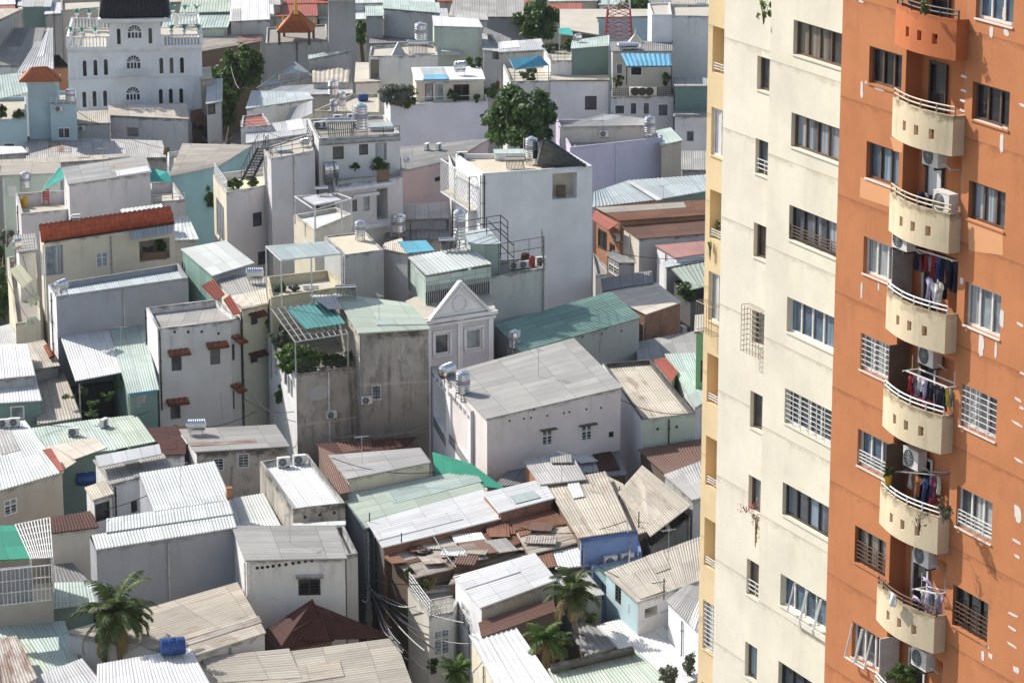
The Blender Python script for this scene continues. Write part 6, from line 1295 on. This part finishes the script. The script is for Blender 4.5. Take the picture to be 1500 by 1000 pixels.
mb.build('cap', 'cream', t); mb = MB(); mb.lathe([(.07,-.1),(.05,.25),(0,.3)], 6, ap); mb.build('finial', 'cream', t)
box_thing('storage_box', 'dark storage box inside the see-through opening of the white block', 'box', 'f', 560, 272, 50, 20, 70, 'frame_brown', .2)
# junk on the shanty roofs
rj = random.Random(9); jk = ['s_rust','s_rustmix','s_tan','s_white','s_brown','s_grey']; jn = {'s_rust':'rusty','s_rustmix':'half rusted','s_tan':'tan','s_white':'white','s_brown':'brown','s_grey':'grey'}
for R, X, Y, w_, d_ in [('l',20,385,120,50),('l',110,335,140,40),('l',150,365,80,40),('l',60,430,110,60),('l',160,420,90,50),('l',240,430,60,30),('k',790,430,60,40),('k',850,425,90,30),('k',940,405,110,40),('k',860,480,80,50),('k',960,450,100,40),('k',1010,480,80,40),('k',1060,440,80,50),('l',330,340,90,40),('l',430,290,50,70),('l',420,320,60,40),('l',60,350,130,70),('l',180,340,150,60),('l',330,400,120,30),('k',900,440,120,60),('k',1010,450,120,60),('l',690,60,90,60),('i',690,930,100,60),('i',560,930,110,50),('k',700,480,60,50),('k',690,520,40,40),('i',760,880,80,40)]:
    p, n = hit(R, X, Y)
    if n.z < .5: continue
    m = msc(p, R); k = rj.choice(jk); a = rj.uniform(-.2,.45); dx, dy = V((math.cos(a),math.sin(a),0)), V((-math.sin(a),math.cos(a),0)); w2, d2 = w_*m*1.15/2, d_*m*2.6/2; t_ = V((0,0,rj.uniform(-.08,.12)*d2))
    c = p+V((0,0,.12+rj.uniform(0,.08))); o = sheet_mb(c-dx*w2-dy*d2-t_, c+dx*w2-dy*d2-t_, c+dx*w2+dy*d2+t_, c-dx*w2+dy*d2+t_, rj.choice(['fine','flat','fine']), thick=.03).build('loose_sheet', k)
    tag(o, 'loose %s roofing sheet lying on the shanty roofs' % jn[k], 'roofing sheet', 'loose sheets on the shanty roofs')
p, n = hit('k', 828, 445); mb = MB(); ax = (V((1,0,0)), V((0,1,0)), V((0,0,1))); mb.lathe([(.2,.0),(.32,-.06),(.42,0),(.42,.12),(.32,.18),(.2,.12),(.2,0)], 20, p+V((0,0,.08))); tag(mb.build('tyre', 'black'), 'old black tyre lying on the cluttered terrace roof', 'tyre')
# ---- laundry on the tower balconies
def garment(R, X, Y, w_, h_, kind, mat, o, lab, rnd=random.Random(2)):
    s0, zt = TP(R, X, Y, o); c = TPT(s0, zt, o); m = msc(c, R); w, h = w_*m*1.7, h_*m; mb = MB()
    cols = 8; rows = 8; ph = rnd.uniform(0,6)
    def half(v):
        if kind == 'shirt': return .5*w*(1. if v < .32 else .66)*(1-.5*max(0,(.12-v)/.12))
        if kind == 'cloth': return .5*w*(1+.05*math.sin(v*7+ph))
        return .5*w*(.6+.4*v)
    def pt(u, v, f):
        hw = half(v); return c+TS*((u*2-1)*hw)-V((0,0,v*h*(1+.03*math.sin(u*9+ph))))+TN*(.04*math.sin(u*8+v*3+ph)*(.3+v)+f)
    for f, rv in ((.012, False), (-.012, True)):
        for i in range(cols):
            for j in range(rows):
                q = [pt(i/cols,(j+1)/rows,f), pt((i+1)/cols,(j+1)/rows,f), pt((i+1)/cols,j/rows,f), pt(i/cols,j/rows,f)]; mb.poly(q[::-1] if rv else q, [(i/8,j/8),((i+1)/8,j/8),((i+1)/8,(j+1)/8),(i/8,(j+1)/8)], True)
    o_ = mb.build('garment', mat); tag(o_, lab, 'garment', 'laundry drying on the tower balconies'); return o_
CN = ['pale grey','black','dark red','navy','rust brown','cream','plum','yellow','slate blue','lilac']
GB = [('n',70,[(950,95,26,100,1),(965,90,24,110,6),(985,98,34,100,2),(1010,110,26,90,8),(1025,112,28,120,2),(1045,125,26,110,3),(1062,135,30,115,3),(1085,150,30,120,1),(1108,150,34,140,1),(1122,160,34,135,1),(1005,225,34,100,9),(1030,250,34,100,0),(1052,245,30,100,5),(1070,250,20,70,1)],.1,'in the crowded laundry under the fourth balcony'),
      ('n',640,[(925,650,26,70,2),(945,648,20,90,8),(970,655,40,60,0),(988,660,16,100,9),(1012,675,30,110,1),(1040,690,36,110,1),(1065,700,24,100,1),(1082,705,18,70,7),(1095,705,22,80,5),(985,740,60,50,2),(930,700,26,60,2)],-.1,'on the white drying rack'),
      ('o',100,[(925,95,14,70,0),(955,108,40,90,4),(985,120,30,110,3),(1008,118,26,120,3),(1025,115,30,110,6),(1045,110,20,80,5),(985,200,20,60,1),(1010,200,24,60,2)],.2,'on the brown laundry rack'),
      ('o',580,[(985,600,36,70,0),(1005,600,34,100,9),(1030,605,30,110,0),(1052,615,34,100,9),(1015,590,20,100,8)],.0,'below the blue white parasol cloth'),
      ('m',830,[(962,828,14,55,3),(985,830,30,60,0),(1008,840,24,60,1),(975,826,16,55,1)],.2,'behind the second yellow balcony rail')]
for R, yb, lst, o, where in GB:
    for X, Y, w_, h_, k in lst: garment(R, X, Y, w_, h_, 'shirt' if w_ > 24 else 'cloth' if w_ < 18 else 'skirt', 'cloth%d' % k, o+random.uniform(-.12,.12), '%s garment %s' % (CN[k], where))
garment('o', 845, 610, 34, 62, 'cloth', 'frame_white', -.95, 'white towel hung over the outer rail of the lower balcony')
def rack(R, x0, y0, x1, y1, o, mat, lab):
    a = TPT(*TP(R, x0, y0, o), o); b = TPT(*TP(R, x1, y1, o), o); t = thing('drying_rack', lab, 'drying rack', a); mb = MB()
    for k in (0, .12): mb.bar(a+TN*(-.25+k*4), b+TN*(-.25+k*4), .04)
    mb.build('rails', mat, t); mb = MB()
    for p_ in (a, b): mb.bar(p_-TN*.3, p_+TN*.35, .035); mb.bar(p_, p_+V((0,0,.5)), .02)
    mb.build('hangers', mat, t)
rack('n', 930, 622, 1112, 695, -.1, 'frame_white', 'white drying rack with red and black clothes'); rack('o', 900, 85, 1065, 100, .2, 'galv', 'grey drying rack with brown laundry'); rack('n', 940, 88, 1140, 150, .1, 'frame_white', 'drying rod carrying the crowded black laundry'); rack('o', 970, 590, 1070, 612, 0., 'frame_white', 'drying rod with white and lilac laundry')
for X, Y, r_, lab in ((1000,565,46,'blue white patterned parasol cloth drying on the lower balcony'),(955,640,38,'second smaller parasol cloth drying on the lower balcony')):
    c = TPT(*TP('o', X, Y, -.5), -.5); m = msc(c, 'o'); r = r_*m; mb = MB()
    for i in range(12):
        a, b = 2*math.pi*i/12, 2*math.pi*(i+1)/12
        rim = lambda t: c+TS*r*1.5*math.cos(t)+V((0,0,1))*r*.55*math.sin(t)+TN*r*.5*math.sin(t+.6)-V((0,0,.1*r*math.cos(3*t)))
        mb.poly([c+TN*.16+V((0,0,.08)), rim(a), rim(b)])
    t = thing('parasol_cloth', lab, 'parasol', c); mb.build('cover', 'cloth9', t); mb = MB(); mb.bar(c-TN*.3-V((0,0,.3)), c+TN*.2+V((0,0,.1)), .025); mb.build('shaft', 'galv', t)
# ================================================================== trees and plants
def tree(lab, crowns, base, mat='leaf', n=2600, size=.34, name='tree', group=None, seed=1):
    """crowns: (region,x,y,depth push,z?,rx,ry) ellipsoids given as world centre and radii"""
    rnd = random.Random(seed); t = thing(name, lab, 'tree', base, group); cr = MB(); tk = MB(); b = V(base)
    c0 = sum((V(c) for c, r in crowns), V((0,0,0)))/len(crowns)
    top = V((c0.x, c0.y, c0.z-crowns[0][1][2]*.4)); tk.tube([b, b+(top-b)*.5+V((.2,.1,0)), top], [.32,.24,.16], 8)
    for c, r in crowns:
        c = V(c); leaves(cr, c, r, int(n*r[0]*r[2]/sum(q[0]*q[2] for _, q in crowns)), size, rnd, clump=40)
        for _ in range(5):
            v = V((rnd.uniform(-1,1)*r[0], rnd.uniform(-1,1)*r[1], rnd.uniform(-.3,.9)*r[2]))*.75; tk.tube([top, (top+c+v)/2+V((0,0,-.2)), c+v], [.13,.08,.03], 5)
    tk.build('trunk', 'bark', t); cr.build('crown', mat, t); return t
def crown_at(R, X, Y, z, w, h, deep=None):
    c = W(R, X, Y, z); m = msc(c, R); return (c, (w*m/2, (deep or w)*m/2, h*m/2))
def ground_under(c): return (c.x, c.y, 0)
c1, c2, c3 = crown_at('c',265,640,12.3,270,260), crown_at('c',400,660,12.3,240,290), crown_at('c',330,780,10.6,320,220)
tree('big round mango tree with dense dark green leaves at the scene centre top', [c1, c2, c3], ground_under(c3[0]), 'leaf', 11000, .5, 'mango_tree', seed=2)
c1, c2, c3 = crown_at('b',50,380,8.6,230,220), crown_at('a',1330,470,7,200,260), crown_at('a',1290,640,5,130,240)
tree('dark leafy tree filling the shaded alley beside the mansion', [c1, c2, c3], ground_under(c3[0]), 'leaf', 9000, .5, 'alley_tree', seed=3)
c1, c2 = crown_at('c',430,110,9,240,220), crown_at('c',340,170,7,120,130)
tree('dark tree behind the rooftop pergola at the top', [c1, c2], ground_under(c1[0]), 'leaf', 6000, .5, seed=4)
c1 = crown_at('c',980,45,11,170,120); tree('grey green tree behind the lattice mast', [c1], ground_under(c1[0]), 'leaf', 2000, .45, seed=5)
c1, c2 = crown_at('d',0,640,4.,70,200), crown_at('d',10,820,4.,90,260); tree('leafy street tree cut by the left edge beside the shop house', [c1, c2], ground_under(c2[0]), 'leaf', 2500, .36, seed=6)
c1, c2 = crown_at('b',745,160,7.5,70,80), crown_at('b',740,215,6.5,80,80); tree('small sunlit tree between two grey walls', [c1, c2], ground_under(c1[0]), 'leaflight', 900, .36, seed=7)
def shrub(lab, R, X, Y, w, h, mat='leaf', n=500, size=.2, seed=0, name='shrub', dz=0., pot=None):
    p, nn = hit(R, X, Y); m = msc(p, R); t = thing(name, lab, 'plant', p); rnd = random.Random(seed+int(X)); r = (w*m/2, min(w,h)*m/2, h*m/2)
    mb = MB(); leaves(mb, p+V((0,0,r[2]*.95+dz)), r, int(n*1.8), size*1.25, rnd, clump=max(8, n//30)); mb.build('foliage', mat, t)
    mb = MB()
    for _ in range(5): v = V((rnd.uniform(-.7,.7)*r[0], rnd.uniform(-.7,.7)*r[1], r[2]*rnd.uniform(.8,1.5)+dz)); mb.tube([p, p+v*.5+V((0,0,.05)), p+v], [.04,.03,.015], 4)
    mb.build('stems', 'bark', t)
    if pot:
        mb = MB(); mb.lathe([(0,0),(.16,0),(.22,.32),(.24,.34),(.2,.34),(0,.28)], 12, p); mb.build('pot', pot, t)
    return t
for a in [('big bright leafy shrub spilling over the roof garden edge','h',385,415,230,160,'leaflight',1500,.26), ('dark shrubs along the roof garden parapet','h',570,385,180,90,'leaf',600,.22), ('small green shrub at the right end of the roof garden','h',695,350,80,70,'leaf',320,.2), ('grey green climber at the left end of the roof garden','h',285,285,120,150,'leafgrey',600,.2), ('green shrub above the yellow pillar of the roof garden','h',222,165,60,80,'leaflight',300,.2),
 ('plants on the second floor balcony of the bare concrete house','h',285,590,80,110,'leaf',350,.2), ('large mixed shrub on the corner of the long white wall','b',960,605,210,120,'leafgrey',1500,.22), ('bright green bush hanging over the long white wall','b',1010,620,90,80,'leaflight',450,.24), ('leafy planter bush on the penthouse terrace','b',835,985,130,75,'leaflight',600,.2), ('smaller planter bush left on the penthouse terrace','b',710,990,60,50,'leaflight',250,.2),
 ('tall bushy plant on the pergola rooftop','c',600,300,70,75,'leaf',400,.24), ('row of leafy plants on the pergola rooftop','c',510,305,110,60,'leafgrey',450,.24), ('dark plants under the teal awning','c',370,465,90,80,'leaf',450,.24), ('dark hedge beside the cream penthouse','c',150,560,110,90,'leaf',500,.26), ('yellowish bush on the long wall end','c',190,520,70,50,'leafdry',250,.22), ('potted greenery on the left of the shop house terrace','c',900,500,80,70,'leaf',350,.22), ('potted greenery on the right of the shop house terrace','c',1165,500,70,90,'leaf',350,.22),
 ('green plant row on the red tiled house balcony','d',945,590,100,80,'leaflight',400,.18), ('small plants on the red tiled house balcony','d',850,590,80,50,'leafgrey',250,.16), ('leafy rooftop planter of the lavender house','d',1350,225,110,60,'leaf',450,.2), ('second leafy rooftop planter of the lavender house','d',1455,210,80,55,'leaf',350,.2), ('palm like plant on the side balcony of the lavender house','d',1215,330,90,120,'leaf',450,.24), ('pale leafy bushes by the left shop house','d',40,560,90,110,'leafgrey',400,.24),
 ('grassy plant on the yellow walled terrace','e',275,815,70,60,'leaflight',300,.18), ('low red green plants on the yellow walled terrace','e',365,815,60,40,'leafgrey',220,.16), ('plant in the front corner of the cluttered terrace','k',768,580,40,80,'leaflight',260,.18), ('green plants on the rail of the cluttered terrace','k',815,610,70,70,'leaflight',380,.18), ('reddish plant on the cluttered terrace','k',850,590,50,60,'leafdry',240,.18),
 ('shrubs in front of the cream flat roof','f',1290,870,130,100,'leaf',650,.22), ('shrub on the yard balcony of the blue parapet house','l',545,740,50,60,'leaf',220,.2), ('potted plants at the sky blue terrace house','a',110,690,60,80,'leaf',300,.24), ('dark plant at the left edge of the sky blue terrace','a',5,690,60,90,'leaf',300,.24), ('stained corner plant beside the teal wall','a',962,905,35,80,'leafdry',160,.2), ('twiggy bush below the bright white roof right','l',880,1000,80,80,'leafgrey',900,.11), ('thin twiggy tree against the tower foot','l',972,960,60,100,'leafgrey',600,.1), ('dark potted shrubs beside the dark shuttered door','b',1290,590,50,50,'leaf',220,.2), ('potted plant by the cream penthouse corner','b',1415,590,40,45,'leaf',180,.2), ('dark hanging plant on the cream penthouse wall','b',1262,575,36,70,'leaf',200,.2), ('dark shrub at the foot of the alley cables','k',865,945,60,60,'leaf',300,.2), ('bushes between the cream slab and olive block','b',1400,390,90,60,'leaf',350,.24)]:
    lab, R, X, Y, w_, h_, mt, n, sz = a; shrub(lab, R, X, Y, w_, h_, mt, n, sz)
# mansion urns with green plants along the balustrades
ur = [(424,165),(416,198),(500,135),(576,125),(480,205),(556,205),(1012,120),(1086,118),(1157,115),(994,182),(1068,180),(1148,178)]
def mk_urn():
    t = thing('planter_urn', 'x', 'urn'); mb = MB(); mb.lathe([(0,0),(.16,0),(.07,.12),(.2,.35),(.24,.42),(.18,.42),(0,.36)], 10); mb.build('urn', 'villa', t); mb = MB()
    rnd = random.Random(8)
    for i in range(14):
        a = rnd.uniform(0,6.28); d = V((math.cos(a),math.sin(a),0)); b = d.cross(V((0,0,1))); pts = [V((0,0,.4)), V((0,0,.8))+d*.18, V((0,0,.95))+d*.38, V((0,0,.8))+d*.55]
        for u, v, w0, w1 in ((pts[0],pts[1],.02,.07),(pts[1],pts[2],.07,.06),(pts[2],pts[3],.06,.01)): mb.poly([u-b*w0, u+b*w0, v+b*w1, v-b*w1])
    mb.build('fronds', 'turq', t); return t
for i, (X, Y) in enumerate(ur):
    q = root_q[aA.name]; t_ = (X-395)/770.; back = Y < 170
    a, b = (q[3], q[2]) if back else (q[0], q[1]); a = a+(b-a)*max(.01, min(.99, t_)); put('urn', mk_urn, 'white urn with a turquoise green plant on the mansion balustrade', 'urn', V((a.x,a.y,a.z+1.1)), 'urns on the mansion balustrade', i*.7, (.85,.85,.85))
# ---- palms
def palm(lab, R, X, Y, z, flen, n, base_off, name, seed, dry=3, mat='leafpalm', droop=1.):
    rnd = random.Random(seed); c = W(R, X, Y, z); t = thing(name, lab, 'palm tree', (c.x+base_off[0], c.y+base_off[1], 0)); b = V((c.x+base_off[0], c.y+base_off[1], 0)); mb = MB()
    mb.tube([b, b+(c-b)*.5+V((.12,0,0)), c], [.24,.17,.14], 10); mb.build('trunk', 'palmbark', t)
    for i in range(n):
        a = i*2.399+rnd.uniform(-.25,.25); el = (1.3-2.1*(i/n))+rnd.uniform(-.3,.3); d = V((math.cos(a),math.sin(a),0)); L_ = flen*rnd.uniform(.65,1.12); mb = MB(); pts = []; p = c.copy(); e = el; N = 12
        for k in range(N+1):
            pts.append(p.copy()); p = p+(d*math.cos(e)+V((0,0,math.sin(e))))*(L_/N); e -= droop*(.05+.2*k/N)
        side = d.cross(V((0,0,1))).normalized(); m_ = 'leafdry' if i >= n-dry else mat
        mb.tube(pts, [.035*(1-k/(N+2)) for k in range(N+1)], 4)
        M_ = 42
        for k in range(2, M_):
            u = k/M_; f = u*N; j = min(N-1, int(f)); q = pts[j]+(pts[j+1]-pts[j])*(f-j); tg = (pts[j+1]-pts[j]).normalized(); up = side.cross(tg)
            ll = flen*(.23 if flen > 2 else .32)*math.sin(math.pi*min(1, .12+u*.88))**.6*rnd.uniform(.8,1.1)
            for s in (-1, 1):
                dd = (side*s*.75+tg*.55-V((0,0,.25+.35*rnd.random()))+up*.2).normalized(); tip = q+dd*ll-V((0,0,.12*ll)); w = tg*(.03 if flen > 2 else .02)
                mid = q+dd*ll*.5; mb.poly([q-w, q+w, mid+w*1.2, tip, mid-w*1.2], [(0,0)]*5)
        mb.build('frond', m_, t)
    return t
palm('tall coconut palm with drooping fronds at the lower left', 'j', 500, 700, 7.6, 2.65, 34, (.2,.3), 'coconut_palm', 11)
palm('tallest fan of palm fronds left of the striped awning', 'l', 470, 605, 7.6, 1.75, 24, (.2,.3), 'palm_tree', 12, dry=4)
palm('lower yellowish palm beside the white ribbed roof', 'l', 350, 810, 7.0, 1.4, 18, (0,.2), 'palm_tree', 13, dry=4, mat='leaflight')
palm('small palm between the two taller palms', 'l', 415, 830, 5.6, 1.0, 14, (.1,.1), 'palm_tree', 14, dry=1)
palm('spiky yellow green dracaena at the bottom of the alley', 'k', 965, 945, 4.4, 1.05, 22, (0,0), 'dracaena', 15, dry=0, mat='leaflight', droop=.7)
# ---- plants on the tower
def tplant(lab, R, X, Y, o, w, h, mat, n, size, pot=None, seed=1):
    c = TPT(*TP(R, X, Y, o), o); m = msc(c, R); t = thing('balcony_plant', lab, 'plant', c); rnd = random.Random(seed); r = (w*m/2, w*m/2*.8, h*m/2); mb = MB(); leaves(mb, c+V((0,0,r[2]*.6)), r, n, size, rnd, clump=10); mb.build('foliage', mat, t)
    if pot: mb = MB(); k = min(.22, r[0]*.7); mb.lathe([(0,-.1),(k*.8,-.1),(k,.22),(k*.9,.22),(0,.18)], 12, c-V((0,0,.15))); mb.build('pot', pot, t)
    else:
        mb = MB()
        for _ in range(4): mb.tube([c-V((0,0,r[2]*.6)), c+V((rnd.uniform(-1,1)*r[0]*.6, 0, r[2]*.8))], .012, 4)
        mb.build('stems', 'bark', t)
tplant('shrub in a yellow pot at the left end of the tower balcony rail', 'o', 826, 115, -.55, 50, 70, 'leaf', 350, .1, 'yellowplastic', 1)
tplant('dry twiggy plant at the right end of the tower balcony rail', 'o', 1065, 285, -.75, 100, 100, 'leafgrey', 420, .1, None, 2)
tplant('bright green bush at the bottom below the lowest balcony', 'o', 870, 985, -.6, 140, 90, 'leaflight', 800, .13, None, 3)
tplant('green plant hanging through the rail of the top orange balcony', 'm', 985, 50, -.95, 50, 70, 'leaflight', 220, .1, None, 4)
tplant('green vine hanging from the small window at the tower top', 'm', 290, 75, .75, 60, 110, 'leaflight', 320, .11, None, 5)
tplant('pink bougainvillea twigs under a small tower window', 'o', 215, 255, 1.2, 110, 40, 'flower', 70, .09, None, 6)
tplant('dry bougainvillea vine trailing down the cream wall', 'o', 255, 360, 1.45, 40, 190, 'leafdry', 160, .09, None, 7)
tplant('small green plant in the yellow tower opening', 'm', 92, 985, 2.6, 40, 50, 'leaf', 160, .1, None, 8)
tplant('trailing green vine below the yellow tower opening', 'n', 60, 120, 2.3, 20, 110, 'leaflight', 120, .08, None, 9)
tplant('dry creeper hanging over the holes of the tower balcony', 'o', 965, 320, -1.0, 100, 90, 'bark', 120, .06, None, 10)
# creeper over the dark overgrown yard
for X, Y, w_, h_, mt in ((690,470,60,110,'leaflight'),(620,545,90,60,'leaflight'),(540,590,80,50,'leaflight'),(480,520,60,60,'leaf'),(400,560,80,30,'leaflight'),(520,650,90,60,'leaf')):
    c = W('g', X, Y, 7.4); m = msc(c, 'g'); t = thing('creeper', {690:'yellow green creeper under the mint roof edge',620:'creeper strands crossing the overgrown yard',540:'creeper over the lower wire of the overgrown yard',480:'dark creeper at the left post of the overgrown yard',400:'creeper crawling onto the broken gutter',520:'dark leaves low in the overgrown yard'}[X], 'plant', c); mb = MB(); leaves(mb, c, (w_*m/2, .3, h_*m/2), 220, .15, random.Random(X), 8); mb.build('foliage', mt, t); mb = MB(); mb.tube([c-V((w_*m/2,0,-.1)), c, c+V((w_*m/2,0,.2))], .02, 4); mb.build('stem', 'bark', t)
# ------------------------------------------------------------------ ground, sky, sun, camera
mb = MB(); mb.poly([(-900,-100,0),(900,-100,0),(900,2200,0),(-900,2200,0)], [(-900,-100),(900,-100),(900,2200),(-900,2200)])
tag(mb.build('ground', 'darkcon'), kind='structure')
AZ, EL = math.radians(38), math.radians(38)
SD = V((-math.cos(AZ)*math.cos(EL), math.sin(AZ)*math.cos(EL), math.sin(EL)))
w = bpy.data.worlds.new('World'); SC.world = w; w.use_nodes = True
t = w.node_tree; sk = t.nodes.new('ShaderNodeTexSky'); sk.sky_type = 'NISHITA'; sk.sun_disc = False
sk.sun_elevation = EL; sk.sun_rotation = math.atan2(SD.x, SD.y); sk.air_density = 1.0; sk.dust_density = 1.5
hs = t.nodes.new('ShaderNodeHueSaturation'); hs.inputs['Saturation'].default_value = .78; t.links.new(sk.outputs[0], hs.inputs['Color']); t.links.new(hs.outputs[0], t.nodes['Background'].inputs[0]); t.nodes['Background'].inputs[1].default_value = .125
sl = bpy.data.lights.new('sun', 'SUN'); sl.energy = 4.3; sl.angle = math.radians(.5); sl.color = (1, .95, .87)
so = bpy.data.objects.new('sun', sl); COL.objects.link(so); so.rotation_euler = (-SD).to_track_quat('-Z', 'Y').to_euler(); so.location = (-100, 100, 200)
cd = bpy.data.cameras.new('camera'); cd.sensor_width = 36; cd.lens = FPX/1500*36; cd.clip_end = 5000; cd.clip_start = 1
co = bpy.data.objects.new('camera', cd); COL.objects.link(co); co.location = CAM; co.rotation_euler = (math.pi/2-PITCH, 0, 0); SC.camera = co
SC.view_settings.view_transform = 'Standard'; SC.view_settings.look = 'None'; SC.view_settings.exposure = 0.45; SC.view_settings.gamma = 1

mb = MB(); mb.box((0, 1050, 32), 2000, 2700, 66); hz = mb.build('haze', 'haze_air'); tag(hz, kind='stuff')
